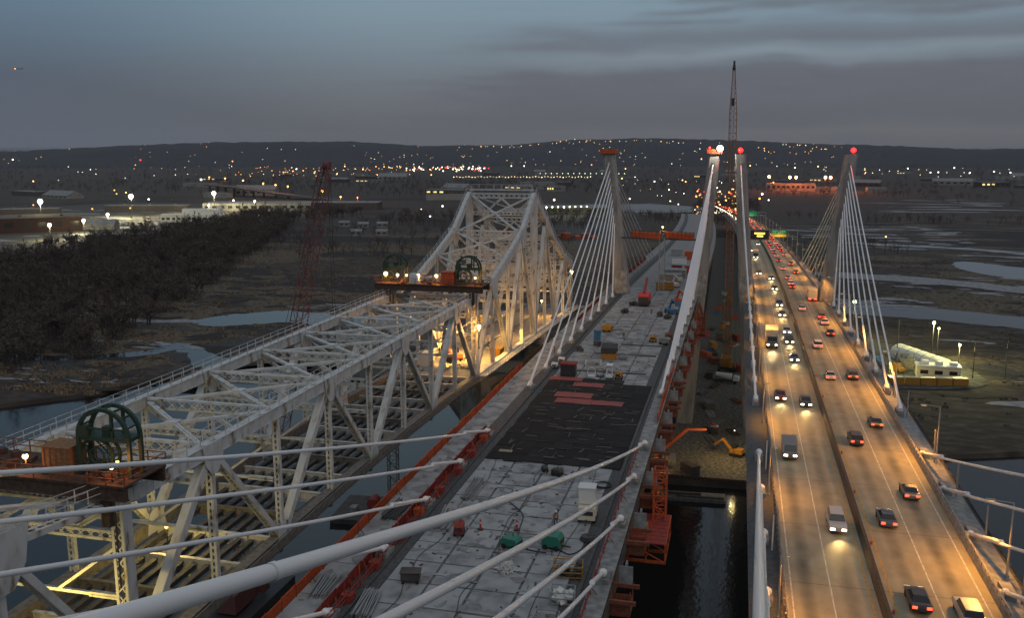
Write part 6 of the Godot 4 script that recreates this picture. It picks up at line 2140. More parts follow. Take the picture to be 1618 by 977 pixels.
	for d in [[-26.0, "white fork frame on the deck behind the black sheeting"], [-24.3, "dark mast frame on the deck behind the black sheeting"]]:
		t = on_deck("mast_frame", d[1], "frame", d[0], -168.0)
		mb = MB.new()
		mb.ring(Vector3(0, 0.9, 0), 0.8, 0.1, Vector3(0, 0, 1), 0, TAU, 12)
		mb.box(Vector3(0, 0.1, 0), Vector3(1.4, 0.15, 1.2))
		obj("frame", mb, M.white_paint if d[0] < -25 else M.edge_steel, t)
	t = on_deck("portable_toilet", "blue portable toilet by the left stay anchors", "toilet", -30.3, -203.5)
	mb = MB.new()
	mb.box(Vector3(0, 1.1, 0), Vector3(1.4, 2.2, 1.4)); mb.box(Vector3(0, 1.05, 0.72), Vector3(0.8, 1.8, 0.05))
	obj("cubicle", mb, M.blue, t)
	mb = MB.new()
	mb.box(Vector3(0, 2.3, 0), Vector3(1.5, 0.2, 1.5))
	obj("roof", mb, M.edge_pale, t)
	machine("compressor", "yellow compressor beyond the blue toilet", "compressor", -29.4, -214.0, M.yellow, Vector3(2.6, 1.6, 2.2), 1.5)
	machine("small_generator", "small yellow box generator near the right stays", "generator", -17.6, -204.0, M.yellow, Vector3(1.5, 1.5, 1.4))
	machine("welding_set", "grey welding set with an orange cover near the right stays", "generator", -14.8, -202.0, M.edge_pale, Vector3(2.0, 1.5, 2.4), 1.4)
	machine("small_generator", "orange pump unit behind the grey welding set", "generator", -14.2, -207.0, M.rust_orange, Vector3(1.6, 1.6, 1.6))
	for d in [[-29.6, -196.0, "black drum pile by the left gutter near the blue toilet"], [-32.2, -190.0, "black crate pile by the left gutter before the blue toilet"], [-28.6, -242.0, "dark tarped pile by the foot of the left far leg"], [-27.8, -256.0, "dark pile beside the red crane truck"], [-16.4, -236.0, "dark equipment pile by the right stays"], [-19.0, -238.5, "dark equipment pile beside the blue lift"]]:
		t = on_deck("covered_pile", d[2], "pile", d[0], d[1], rng.randf())
		for k in 5:
			mb = MB.new()
			mb.box(Vector3(rng.randf_range(-0.7, 0.7), 0.35 + 0.25 * (k % 3), rng.randf_range(-0.7, 0.7)), Vector3(0.9, 0.7, 0.9) * rng.randf_range(0.7, 1.3), Basis.from_euler(Vector3(0, rng.randf() * 2, 0)))
			obj("bundle", mb, M.dark if k % 2 else M.edge_steel, t)
	# crane truck
	t = on_deck("crane_truck", "red mobile crane parked on the deck before the far tower", "crane", -24.9, -258.0)
	mb = MB.new()
	mb.box(Vector3(0, 1.0, 0), Vector3(2.8, 0.9, 8.0)); mb.prism(V([1.5, 1.4, 4.0, 1.4, 3.9, 2.7, 1.7, 3.2]), -1.4, 1.4)
	obj("carrier", mb, M.dark, t)
	mb = MB.new()
	mb.prism(V([-3.6, 1.5, 3.8, 1.5, 3.8, 3.0, 2.4, 3.6, -3.2, 3.4]), -1.5, 1.5)
	obj("upper_body", mb, M.red_bright, t)
	mb = MB.new()
	mb.bar(Vector3(0, 3.6, 2.0), Vector3(0, 6.8, -5.5), 0.6, 0.7)
	obj("boom", mb, M.red, t)
	mb = MB.new()
	mb.box(Vector3(0, 2.3, 3.85), Vector3(2.2, 0.7, 0.06))
	obj("windscreen", mb, M.glass_dark, t)
	wheels4(t, 1.45, 2.4, 0.6)
	# containers and boxes around the far tower
	var boxes := [["container", "yellow container behind the red crane truck", -21.8, -292.0, Vector3(5.6, 2.4, 3.0), "yellow"], ["site_cabin", "tan cabin behind the yellow container", -21.6, -312.0, Vector3(7.4, 2.9, 5.0), "tan"], ["site_cabin", "pale cabin farthest of the pair beyond the far tower", -21.0, -330.0, Vector3(7.4, 2.9, 6.0), "edge_pale"], ["container", "red container on the deck beyond the cabins", -22.0, -352.0, Vector3(4.0, 2.6, 4.0), "red"], ["container", "bright red box by the right stays beyond the cabins", -17.0, -346.0, Vector3(3.2, 3.0, 4.0), "red_bright"], ["container", "white box container far along the unfinished deck", -23.0, -384.0, Vector3(6.0, 2.8, 5.0), "white_paint"], ["container", "orange tent far along the unfinished deck", -20.0, -410.0, Vector3(4.6, 3.4, 4.6), "orange"], ["container", "grey box container farthest along the unfinished deck", -27.0, -430.0, Vector3(5.0, 2.8, 5.0), "galv"]]
	for b in boxes:
		t = on_deck(b[0], b[1], "container" if b[0] == "container" else "cabin", b[2], b[3], rng.randf_range(-0.06, 0.06))
		var s: Vector3 = b[4]
		mb = MB.new()
		mb.box(Vector3(0, s.y / 2 + 0.15, 0), s)
		for q in 10: mb.box(Vector3(-s.x / 2 + s.x * (q + 0.5) / 10.0, s.y / 2 + 0.15, s.z / 2 + 0.02), Vector3(s.x / 28.0, s.y * 0.86, 0.06))
		obj("container_shell", mb, M[b[5]], t)
		mb = MB.new()
		mb.box(Vector3(0, s.y + 0.2, 0), Vector3(s.x + 0.2, 0.12, s.z + 0.2))
		obj("roof", mb, M.edge_pale if b[5] != "orange" else M.orange, t)
	for d in [[-16.4, -244.0, "blue", "blue boom lift by the right stays"], [-15.6, -262.0, "orange", "orange boom lift folded near the right stays"], [-19.4, -300.0, "white_paint", "white boom lift beside the tan cabin"]]:
		t = on_deck("boom_lift", d[3], "lift", d[0], d[1], 0.5)
		mb = MB.new()
		mb.box(Vector3(0, 0.9, 0), Vector3(2.2, 0.9, 3.6))
		obj("chassis", mb, M[d[2]], t)
		mb = MB.new()
		mb.bar(Vector3(0, 1.3, -1.2), Vector3(0, 4.0, 0.6), 0.4, 0.5); mb.bar(Vector3(0, 4.0, 0.6), Vector3(0.2, 3.0, 3.4), 0.3, 0.35); mb.box(Vector3(0.2, 3.2, 3.9), Vector3(1.4, 1.1, 0.8))
		obj("boom", mb, M[d[2]], t)
		wheels4(t, 1.2, 1.2, 0.45)
	# cables snaking along the deck and small loose litter
	var cl := ["left", "middle", "right"]
	for c in 3:
		mb = MB.new()
		var x := -31.8 + c * 7.6
		var prev := Vector3(x, yd(-68.0) + 0.1, -68.0)
		for k in 60:
			var z := -68.0 - k * (0.85 if c < 2 else 2.0)
			x += 0.16 * sin(k * 0.31 + c * 2.0) + 0.10 * sin(k * 0.83 + c)
			var q := Vector3(x, yd(z) + 0.1, z)
			mb.tube(prev, q, 0.035, 0.035, 5, false)
			prev = q
		tag(obj("power_cable", mb, M.dark, self), "thin dark power cable snaking along the %s of the near deck" % cl[c], "cable")
	mb = MB.new()
	for k in 240:
		var z := -66.0 - 52.0 * rng.randf() if k < 120 else -168.0 - 110.0 * rng.randf()
		var s := rng.randf_range(0.06, 0.22)
		mb.box(Vector3(rng.randf_range(-33.0, -15.2), yd(z) + 0.09, z), Vector3(s * rng.randf_range(1, 4), 0.1, s), Basis.from_euler(Vector3(0, rng.randf() * 3, 0)))
	tag(obj("loose_litter", mb, M.edge_steel, self), "small dark offcuts and litter strewn over the unfinished deck", "litter").set_meta("kind", "stuff")
	workers()

func capsule_field(bones: Array, cell: float, mb: MB) -> void:  # surface nets over smoothly joined tapered capsules
	var lo := Vector3.ONE * 1e9
	var hi := -lo
	for b in bones:
		var r: float = maxf(b[2], b[3]) + cell * 2.0
		lo = lo.min(b[0] - Vector3.ONE * r).min(b[1] - Vector3.ONE * r)
		hi = hi.max(b[0] + Vector3.ONE * r).max(b[1] + Vector3.ONE * r)
	var d := Vector3i(((hi - lo) / cell).ceil()) + Vector3i.ONE
	var val := PackedFloat32Array()
	val.resize(d.x * d.y * d.z)
	for k in d.z:
		for j in d.y:
			for i in d.x:
				var p := lo + Vector3(i, j, k) * cell
				var s := 0.0
				for b in bones:
					var ab: Vector3 = b[1] - b[0]
					var t := clampf((p - b[0]).dot(ab) / maxf(ab.length_squared(), 1e-6), 0, 1)
					s += exp(-((p - b[0] - ab * t).length() - lerpf(b[2], b[3], t)) / 0.022)
				val[(k * d.y + j) * d.x + i] = -0.022 * log(maxf(s, 1e-30))
	var at := {}
	var vert := func(i: int, j: int, k: int) -> Vector3:
		var key := (k * d.y + j) * d.x + i
		if at.has(key): return at[key]
		var sum := Vector3.ZERO
		var cnt := 0
		for e in [[0, 0, 0, 1, 0, 0], [0, 1, 0, 1, 1, 0], [0, 0, 1, 1, 0, 1], [0, 1, 1, 1, 1, 1], [0, 0, 0, 0, 1, 0], [1, 0, 0, 1, 1, 0], [0, 0, 1, 0, 1, 1], [1, 0, 1, 1, 1, 1], [0, 0, 0, 0, 0, 1], [1, 0, 0, 1, 0, 1], [0, 1, 0, 0, 1, 1], [1, 1, 0, 1, 1, 1]]:
			var a := val[((k + e[2]) * d.y + j + e[1]) * d.x + i + e[0]]
			var b := val[((k + e[5]) * d.y + j + e[4]) * d.x + i + e[3]]
			if (a < 0.0) != (b < 0.0):
				var t := a / (a - b)
				sum += Vector3(i + e[0], j + e[1], k + e[2]).lerp(Vector3(i + e[3], j + e[4], k + e[5]), t)
				cnt += 1
		at[key] = lo + sum / maxi(cnt, 1) * cell
		return at[key]
	for k in range(1, d.z - 1):
		for j in range(1, d.y - 1):
			for i in range(1, d.x - 1):
				var a := val[(k * d.y + j) * d.x + i] < 0.0
				if a != (val[(k * d.y + j) * d.x + i + 1] < 0.0): mb.quad(vert.call(i, j - 1, k - 1), vert.call(i, j, k - 1), vert.call(i, j, k), vert.call(i, j - 1, k))
				if a != (val[(k * d.y + j + 1) * d.x + i] < 0.0): mb.quad(vert.call(i - 1, j, k - 1), vert.call(i, j, k - 1), vert.call(i, j, k), vert.call(i - 1, j, k))
				if a != (val[((k + 1) * d.y + j) * d.x + i] < 0.0): mb.quad(vert.call(i - 1, j - 1, k), vert.call(i, j - 1, k), vert.call(i, j, k), vert.call(i - 1, j, k))

func workers() -> void:
	mat("skin", Color(0.35, 0.2, 0.14), 0.6)
	mat("vest", Color(0.55, 0.22, 0.03), 0.7)
	var spots := [[-21.4, -241.0, "worker in dark clothes standing on the open deck before the far tower", 0.4], [-36.9, -186.0, "worker in a dark jacket standing on the left walkway by the truss", 2.0], [-20.2, -165.5, "worker standing between the black sheeting and the small orange generator", 1.2], [-24.5, -206.0, "worker walking in the middle of the deck behind the dark roofed shed", 3.0], [-19.0, -97.5, "worker standing by the hose behind the larger green compressor", 0.2]]
	var body := MB.new()
	capsule_field([[Vector3(0, 1.0, 0), Vector3(0, 1.42, 0), 0.15, 0.19], [Vector3(0, 1.42, 0), Vector3(0, 1.58, 0.01), 0.07, 0.06], [Vector3(0, 1.66, 0.02), Vector3(0, 1.74, 0.02), 0.095, 0.1],
		[Vector3(-0.1, 0.95, 0), Vector3(-0.13, 0.5, 0.03), 0.10, 0.07], [Vector3(-0.13, 0.5, 0.03), Vector3(-0.14, 0.08, -0.02), 0.07, 0.05], [Vector3(-0.14, 0.05, -0.02), Vector3(-0.15, 0.04, 0.16), 0.05, 0.04],
		[Vector3(0.1, 0.95, 0), Vector3(0.14, 0.5, -0.03), 0.10, 0.07], [Vector3(0.14, 0.5, -0.03), Vector3(0.16, 0.08, -0.1), 0.07, 0.05], [Vector3(0.16, 0.05, -0.1), Vector3(0.17, 0.04, 0.08), 0.05, 0.04],
		[Vector3(-0.2, 1.42, 0), Vector3(-0.27, 1.13, 0), 0.065, 0.05], [Vector3(-0.27, 1.13, 0), Vector3(-0.22, 0.92, 0.14), 0.045, 0.035], [Vector3(-0.22, 0.92, 0.14), Vector3(-0.19, 0.86, 0.2), 0.035, 0.028],
		[Vector3(0.2, 1.42, 0), Vector3(0.27, 1.13, -0.02), 0.065, 0.05], [Vector3(0.27, 1.13, -0.02), Vector3(0.26, 0.88, 0.06), 0.045, 0.035], [Vector3(0.26, 0.88, 0.06), Vector3(0.25, 0.80, 0.09), 0.035, 0.028]], 0.035, body)
	var bm := body.mesh()
	var vest := MB.new()
	for q in 10:
		var a := TAU * q / 10.0
		var b := TAU * (q + 1) / 10.0
		vest.quad(Vector3(cos(a) * 0.19, 1.0, sin(a) * 0.175), Vector3(cos(a) * 0.225, 1.43, sin(a) * 0.2), Vector3(cos(b) * 0.225, 1.43, sin(b) * 0.2), Vector3(cos(b) * 0.19, 1.0, sin(b) * 0.175))
	var hat := MB.new()
	hat.ball(Vector3(0, 1.76, 0.02), 0.135, 4, 10)
	hat.tube(Vector3(0, 1.74, 0.05), Vector3(0, 1.755, 0.05), 0.17, 0.16, 10)
	for s in spots:
		var t := on_deck("person", s[2], "person", s[0], s[1], s[3])
		obj("body", bm, M.paint3, t)
		obj("vest", vest, M.vest, t)
		obj("helmet", hat, M.white_paint, t)

# ---------------------------------------------------------------- places on the plain
func house(called: String, label: String, cat: String, x: float, z: float, s: Vector3, turn: float, wall: Material, roof: Material, pitched := false, windows := 0, lit := 0) -> Node3D:
	var t := thing(called, label, cat, Vector3(x, 1.2, z), turn)
	var mb := MB.new()
	mb.box(Vector3(0, s.y / 2, 0), s)
	obj("wall", mb, wall, t)
	mb = MB.new()
	if pitched: mb.hexa([Vector3(-s.x / 2 - 0.5, s.y, s.z / 2 + 0.5), Vector3(-s.x / 2 - 0.5, s.y + s.z * 0.25, 0.05), Vector3(s.x / 2 + 0.5, s.y + s.z * 0.25, 0.05), Vector3(s.x / 2 + 0.5, s.y, s.z / 2 + 0.5), Vector3(-s.x / 2 - 0.5, s.y, -s.z / 2 - 0.5), Vector3(-s.x / 2 - 0.5, s.y + s.z * 0.25, -0.05), Vector3(s.x / 2 + 0.5, s.y + s.z * 0.25, -0.05), Vector3(s.x / 2 + 0.5, s.y, -s.z / 2 - 0.5)])
	else:
		mb.box(Vector3(0, s.y + 0.2, 0), Vector3(s.x + 0.6, 0.4, s.z + 0.6))
		for k in 3: mb.box(Vector3(lerpf(-0.3, 0.35, k / 2.0) * s.x, s.y + 1.0, s.z * 0.1 * (k - 1)), Vector3(2.6, 1.4, 2.2))
	obj("roof", mb, roof, t)
	for k in windows:
		mb = MB.new()
		var w := s.x / windows
		mb.box(Vector3(-s.x / 2 + w * (k + 0.5), s.y * 0.55, s.z / 2 + 0.06), Vector3(w * 0.55, s.y * 0.32, 0.12))
		obj("window", mb, M.lit_window if k < lit else M.glass_dark, t)
	return t

func flood_mast(label: String, x: float, z: float, h: float, r: float, m: Material, c: Color, e: float, group := "") -> void:
	var t := thing("floodlight_mast", label, "lamp", Vector3(x, 1.2, z), 0.0, group)
	var mb := MB.new()
	mb.tube(Vector3.ZERO, Vector3(0, h, 0), 0.28, 0.16, 6)
	mb.box(Vector3(0, h + r * 2.05, 0), Vector3(r * 2.0, 0.15, r * 1.4))
	obj("mast", mb, M.dark, t)
	mb = MB.new()
	mb.ball(Vector3(0, h + r, 0), r, 6, 10)
	obj("lamp_globe", mb, m, t)
	if e > 0.0: omni(Vector3(0.4, h - 0.5, 1.6), c, e, 0.3, t)

func far_places() -> void:
	# industrial yard on the left
	patch("industrial_yard", V([-560, -565, -536, -640, -592, -735, -596, -880, -590, -1010, -640, -1190, -925, -1295, -1000, -1100, -960, -880, -800, -640, -640, -540]), 1.45, M.yard, 61, 2, 0.0)
	blotches("ice_patch", -980, -560, -1250, -590, 7, 7, 0.16, Vector2(110, 40), 1.5, M.ice, 63)
	house("warehouse", "pale flat-roofed warehouse at the near edge of the yard, before the wood", "warehouse", -560, -735, Vector3(56, 7, 26), 0.35, M.wall_dark, M.roof_pale)
	house("brick_building", "dark red brick building at the left edge of the yard", "building", -735, -800, Vector3(120, 15, 60), 0.75, M.brick, M.wall_dark, false, 8)
	house("white_tent_building", "low pale shed with a pitched roof under lit lamps in the yard", "shed", -670, -838, Vector3(44, 6, 20), 0.35, M.wall_pale, M.roof_pale, true)
	var s := house("control_building", "white two-storey control building with a tower step, lit by yard lamps", "building", -622, -948, Vector3(72, 9, 16), 0.30, M.white_paint, M.white_paint, false, 12)
	var mb := MB.new()
	mb.box(Vector3(10, 12.5, -1), Vector3(44, 7, 11)); mb.box(Vector3(30, 17.5, -1), Vector3(5, 4, 5)); mb.box(Vector3(-20, 9.8, 5), Vector3(30, 1.6, 8))
	obj("upper_storey", mb, M.white_paint, s)
	house("long_warehouse", "long pale warehouse at the back of the yard, right of the bright mast", "warehouse", -655, -1165, Vector3(150, 11, 50), 0.28, M.wall_pale, M.roof_pale, false, 14)
	house("long_warehouse", "long low shed behind the middle of the yard", "warehouse", -800, -1110, Vector3(110, 8, 22), 0.3, M.wall_dark, M.roof_pale)
	house("long_warehouse", "pale roofed shed at the far left of the yard", "warehouse", -905, -1010, Vector3(70, 8, 24), 0.5, M.wall_dark, M.roof_pale)
	house("warehouse", "wide dim warehouse behind the yard near the wood", "warehouse", -560, -1215, Vector3(120, 10, 40), 0.2, M.wall_dark, M.roof_pale)
	var masts := [[-793, -901, 22, 2.3, 2500, "bright white mast at the left of the yard, over the brick building"], [-738, -992, 24, 2.3, 3000, "brightest white mast in the middle of the yard"], [-684, -1092, 24, 2.2, 2600, "bright white mast right of the control building, at the back"], [-630, -725, 13, 1.35, 700, "white lamp on the wall line at the front left of the yard"], [-645, -790, 12, 1.3, 700, "white lamp before the pitched shed in the yard"], [-663, -850, 14, 1.2, 800, "white lamp right of the pitched shed in the yard"], [-812, -1130, 14, 0.9, 0, "small white lamp behind the brightest mast of the yard"], [-625, -985, 17, 0.8, 600, "small blue-white lamp on the control building"], [-690, -1150, 13, 0.9, 0, "small blue lamp at the back right of the yard"], [-614, -1075, 17, 1.0, 500, "white lamp at the right end of the yard"], [-866, -1347, 34, 1.2, 0, "tall dim mast behind the yard"]]
	for d in masts: flood_mast(d[5], d[0], d[1], d[2], d[3] * 1.25, M.lamp_white, Color(1, 0.94, 0.72), d[4] * 1.8, "lamp masts of the yard")
	for d in [[-900, -1010, "orange lamp at the far left of the yard"], [-770, -960, "orange lamp left of the brightest mast"], [-735, -985, "orange lamp right behind the brightest mast"]]: flood_mast(d[2], d[0], d[1], 12, 0.8, M.lamp_orange, Color(1, 0.5, 0.2), 0.0, "lamp masts of the yard")
	# vehicles on the yard
	for k in 8:
		var t := thing("parked_trailer", "box trailer parked on the yard, %s from the left in its row" % ordinal(k), "trailer", Vector3(-690 + k * 7.0, 1.5, -890 - k * 1.6), 1.2)
		mb = MB.new()
		mb.box(Vector3(0, 2.3, 0), Vector3(2.6, 2.8, 11.0)); mb.box(Vector3(0, 0.5, 3.5), Vector3(2.2, 1.0, 2.4))
		obj("trailer_box", mb, M["white_paint" if k % 3 else "tan"], t)
	# the site on the right bank: rounded white tent, low hut, yellow skips, lamps
	patch("gravel_yard", V([46, -345, 60, -339, 84, -346, 92, -360, 88, -392, 74, -410, 52, -430, 44, -400]), 1.46, M.yard, 64, 3, 0.02)
	var t := thing("tunnel_tent", "white rounded tunnel tent on the right bank beside the bridge", "tent", Vector3(73.5, 1.4, -383), 0.45)
	mb = MB.new()
	for k in 9:
		var a := PI * k / 9.0
		var b := PI * (k + 1) / 9.0
		for q in 6:
			var z0 := -14.0 + q * 4.7
			mb.quad(Vector3(cos(a) * 4.9, sin(a) * 5.2, z0), Vector3(cos(b) * 4.9, sin(b) * 5.2, z0), Vector3(cos(b) * 4.9, sin(b) * 5.2, z0 + 4.6), Vector3(cos(a) * 4.9, sin(a) * 5.2, z0 + 4.6))
		mb.tri(Vector3(0, 0, 14.0), Vector3(cos(a) * 4.9, sin(a) * 5.2, 14.0), Vector3(cos(b) * 4.9, sin(b) * 5.2, 14.0))
	obj("canopy", mb, M.white_paint, t)
	for q in 7:
		mb = MB.new()
		mb.ring(Vector3(0, 0, -14.0 + q * 4.68), 4.98, 0.1, Vector3(0, 0, 1), 0.0, PI, 14)
		var o := obj("tent_rib", mb, M.edge_pale, t)
		o.scale = Vector3(1, 1.06, 1)
	house("site_hut", "pale flat hut with three dark windows before the rounded tent", "hut", 75.5, -361, Vector3(15, 4.6, 6), -0.05, M.cream, M.white_paint, false, 3)
	house("site_hut", "tan shed left of the rounded tent", "hut", 66, -374, Vector3(5, 4.0, 8), 0.1, M.tan, M.edge_pale)
	for k in 6:
		var o := thing("skip_container", "yellow container in the front row of the right bank yard, %s from the left" % ordinal(k), "container", Vector3(53.0 + k * 5.6, 1.4, -345.5 - k * 0.9), 0.12, "yellow containers on the right bank")
		mb = MB.new()
		mb.box(Vector3(0, 1.3, 0), Vector3(5.2, 2.6, 2.6))
		for q in 8: mb.box(Vector3(-2.3 + q * 0.65, 1.3, 1.32), Vector3(0.2, 2.4, 0.08))
		obj("container_shell", mb, M.yellow, o)
		mb = MB.new()
		mb.box(Vector3(0, 2.66, 0), Vector3(5.3, 0.1, 2.7))
		obj("lid", mb, M.galv if k % 2 else M.edge_pale, o)
	for d in [[62, -366, "yellow", "yellow loader left of the rounded tent"], [56, -376, "blue", "blue machine left of the rounded tent"], [54, -370, "red", "red machine at the left of the right bank yard"]]:
		t = thing("site_vehicle", d[3], "vehicle", Vector3(d[0], 1.5, d[1]), 0.6)
		mb = MB.new()
		mb.prism(V([-3, 0.6, 3, 0.6, 3, 1.8, 1.0, 2.1, 0.8, 3.3, -1.2, 3.3, -1.4, 2.2, -3, 2.0]), -1.2, 1.2)
		obj("body", mb, M[d[2]], t)
		wheels4(t, 1.3, 1.8, 0.7)
	for d in [[79, -391, 15, 0.62, 420, "tallest bright lamp behind the rounded tent"], [82, -396, 12, 0.4, 200, "smaller lamp right behind the rounded tent"], [84, -368, 11, 0.5, 300, "bright lamp right of the pale hut"], [53, -430, 16, 0.8, 420, "bright green-white lamp beyond the stays at the right deck edge"], [58, -357, 5, 0.3, 120, "low lamp at the left end of the yellow containers"]]:
		flood_mast(d[5], d[0], d[1], d[2], d[3], M.lamp_green, Color(1.0, 0.96, 0.58), d[4] * 0.85, "lamps of the right bank yard")
	for d in [[88, -362], [66, -392], [100, -366]]:
		t = thing("utility_pole", "bare pole standing %s" % ["right of the pale hut", "left behind the rounded tent", "alone right of the right bank yard"][[88, 66, 100].find(d[0])], "pole", Vector3(d[0], 1.3, d[1]))
		mb = MB.new()
		mb.tube(Vector3.ZERO, Vector3(0, 16, 0), 0.2, 0.12, 6); mb.box(Vector3(0, 14.6, 0), Vector3(2.0, 0.15, 0.15))
		obj("pole", mb, M.dark, t)
	# storage yard beyond the truss: orange containers, row of lamps
	patch("storage_yard", V([-175, -880, -120, -820, -110, -900, -150, -1060, -230, -1130, -250, -1090, -215, -960]), 1.45, M.yard, 65, 2, 0.0)
	for k in 9:
		var o := thing("shipping_container", "%s container in the row beyond the truss, %s from the left" % [["orange", "rust red", "orange"][k % 3], ordinal(k)], "container", Vector3(-173.0 + k * 5.0 , 1.5, -862.0 + (k % 2) * 3.0), 0.15, "containers stored beyond the truss")
		mb = MB.new()
		var hh := 5.2 if k in [2, 3, 6, 7] else 2.7
		mb.box(Vector3(0, hh / 2, 0), Vector3(4.6, hh, 12))
		for q in 7: mb.box(Vector3(-2.0 + q * 0.66, hh / 2, 6.05), Vector3(0.25, hh * 0.9, 0.1))
		obj("container_shell", mb, M[["orange", "rust_orange", "orange"][k % 3]], o)
	house("long_warehouse", "long grey shed behind the row of white lamps beyond the truss", "warehouse", -216, -1200, Vector3(110, 9, 24), 0.1, M.wall_dark, M.roof_pale, false, 12)
	for k in 8:
		flood_mast("white lamp in the row before the grey shed, %s from the left" % ordinal(k), -238.0 + k * 6.8, -1140.0 - k * 4.0, 11.0, 0.95, M.lamp_green if k % 3 else M.lamp_white, Color(1, 1, 0.8), 240.0 if k % 3 == 0 else 0.0, "row of lamps before the grey shed")
	flood_mast("tall orange-white lamp above the row by the grey shed", -222, -1110, 22, 1.2, M.lamp_warm, Color(1, 0.8, 0.5), 0.0)
	for d in [[-358, -1081, 14, 1.1, "lamp_warm", "tall warm lamp left of the truss summit"], [-357, -1030, 5, 0.9, "lamp_white", "low white lamp before the tall warm lamp by the truss"], [-331, -1092, 13, 0.9, "lamp_white", "white lamp touching the truss summit's left corner"], [-403, -1128, 7, 0.6, "lamp_warm", "faint lamp on the plain left of the truss summit"]]:
		flood_mast(d[5], d[0], d[1], d[2], d[3], M[d[4]], Color(1, 0.9, 0.7), 0.0)
	for d in [[-426, -938, "small pale house at the far edge of the left marsh"], [-399, -928, "pale house right of its twin at the far edge of the left marsh"], [-380, -936, "pale cottage third along the far edge of the left marsh"], [-370, -842, "low brown hut on the track beyond the left marsh"], [-345, -848, "low white hut on the track beyond the left marsh"]]:
		house("small_house", d[2], "house", d[0], d[1], Vector3(11, 4.5, 8), 0.3, M.wall_pale if d[0] > -375 or d[0] < -372 else M.tan, M.roof_pale, true, 2)
	# sodium lit sheds beyond the right tower
	house("lit_warehouse", "wide warehouse washed in orange light to the right of the far towers", "warehouse", 104, -1990, Vector3(98, 15, 30), 0.0, M.wall_pale, M.roof_pale, false, 10)
	house("lit_warehouse", "low orange-lit shed right of the wide lit warehouse", "warehouse", 176, -2030, Vector3(60, 7, 26), 0.0, M.wall_pale, M.roof_pale)
	for d in [[60, -1985, "left"], [100, -1950, "left of the middle pair"], [112, -1948, "right of the middle pair"], [170, -1962, "left of the right pair"], [180, -1960, "right of the right pair"], [222, -1973, "far right, beyond the tower leg"]]:
		flood_mast("big orange lamp over the lit warehouse, " + d[2], d[0], d[1], 26, 2.9, M.lamp_warm, Color(1, 0.45, 0.16), 1500.0, "big orange lamps by the lit warehouse")
	for d in [[37, -1534, 12, 1.5, "lamp_white", "white lamp by the bend of the approach road"], [31, -1430, 10, 1.5, "lamp_orange", "orange lamp by the bend of the approach road"], [44, -1420, 9, 0.9, "lamp_white", "small white lamp right of the orange one by the bend"], [118, -790, 14, 0.6, "lamp_sodium", "small amber lamp behind the right stays"], [320, -880, 12, 0.9, "lamp_orange", "lone orange lamp out on the right marsh"]]:
		flood_mast(d[5], d[0], d[1], d[2], d[3], M[d[4]], Color(1, 0.8, 0.6), 0.0)
	# elevated road behind the red crane boom
	t = thing("road_viaduct", "dark elevated road passing behind the red crane boom", "viaduct")
	mb = MB.new()
	var path := [[-985, -1560, 19], [-904, -1510, 18], [-821, -1470, 12], [-734, -1440, 6], [-640, -1400, 2]]
	for k in path.size() - 1:
		mb.bar(Vector3(path[k][0], path[k][2], path[k][1]), Vector3(path[k + 1][0], path[k + 1][2], path[k + 1][1]), 22.0, 2.0)
	obj("deck_slab", mb, M.road_far, t)
	for k in 9:
		var f := k / 9.0
		var i := int(f * 3.0)
		var g := f * 3.0 - i
		var p := Vector3(lerpf(path[i][0], path[i + 1][0], g), lerpf(path[i][2], path[i + 1][2], g), lerpf(path[i][1], path[i + 1][1], g))
		mb = MB.new()
		mb.box(Vector3(p.x, p.y / 2 - 0.8, p.z), Vector3(1.6, p.y, 5.0))
		obj("pier", mb, M.wall_dark, t)
		if k % 2 == 0 or k > 5:
			flood_mast("amber lamp on the elevated road, %s from the left" % ordinal(k), p.x, p.z, p.y + 12.0, 1.3, M.lamp_sodium, Color(1, 0.6, 0.25), 160.0, "lamps along the elevated road")
	for d in [[-640, -1330, 18, 1.9, "lamp_orange", 900, "bright orange lamp left of the red boom"], [-600, -1310, 11, 1.2, "lamp_sodium", 400, "amber lamp on the red boom's line of sight"], [-585, -1340, 9, 0.9, "lamp_orange", 300, "small orange lamp right of the red boom"]]:
		flood_mast(d[6], d[0], d[1], d[2], d[3], M[d[4]], Color(1, 0.5, 0.2), d[5])
	# lit site office behind the descending end of the truss
	t = thing("site_office", "open-fronted site shed lit yellow behind the descending end of the truss", "shed", Vector3(-84, 1.2, -330), 0.1)
	mb = MB.new()
	mb.box(Vector3(0, 17.0, -4), Vector3(30, 12, 0.4)); mb.box(Vector3(0, 23.2, 0), Vector3(32, 0.4, 9)); mb.box(Vector3(0, 10.8, 0), Vector3(31, 0.5, 9)); mb.box(Vector3(0, 5.0, -2), Vector3(30, 11.0, 5))
	obj("shell", mb, M.tan, t)
	for k in 7:
		mb = MB.new()
		mb.box(Vector3(-15 + k * 5.0, 17.0, 4.2), Vector3(0.4, 12, 0.4))
		obj("column", mb, M.truss, t)
	for k in 3:
		mb = MB.new()
		mb.box(Vector3(-10 + k * 10.0, 22.6, 0), Vector3(3.0, 0.2, 0.5))
		obj("strip_light", mb, M.lamp_warm, t)
		omni(Vector3(-10 + k * 10.0, 22.2, 0), Color(1, 0.72, 0.25), 60.0, 0.2, t)
	# low buildings scattered between the marsh and the hills
	var spots := []
	for k in 44:
		spots.append([rng.randf_range(-45, 17), rng.randf_range(1250, 3600)])
	spots.sort_custom(func(p: Array, q: Array) -> bool: return p[0] < q[0])
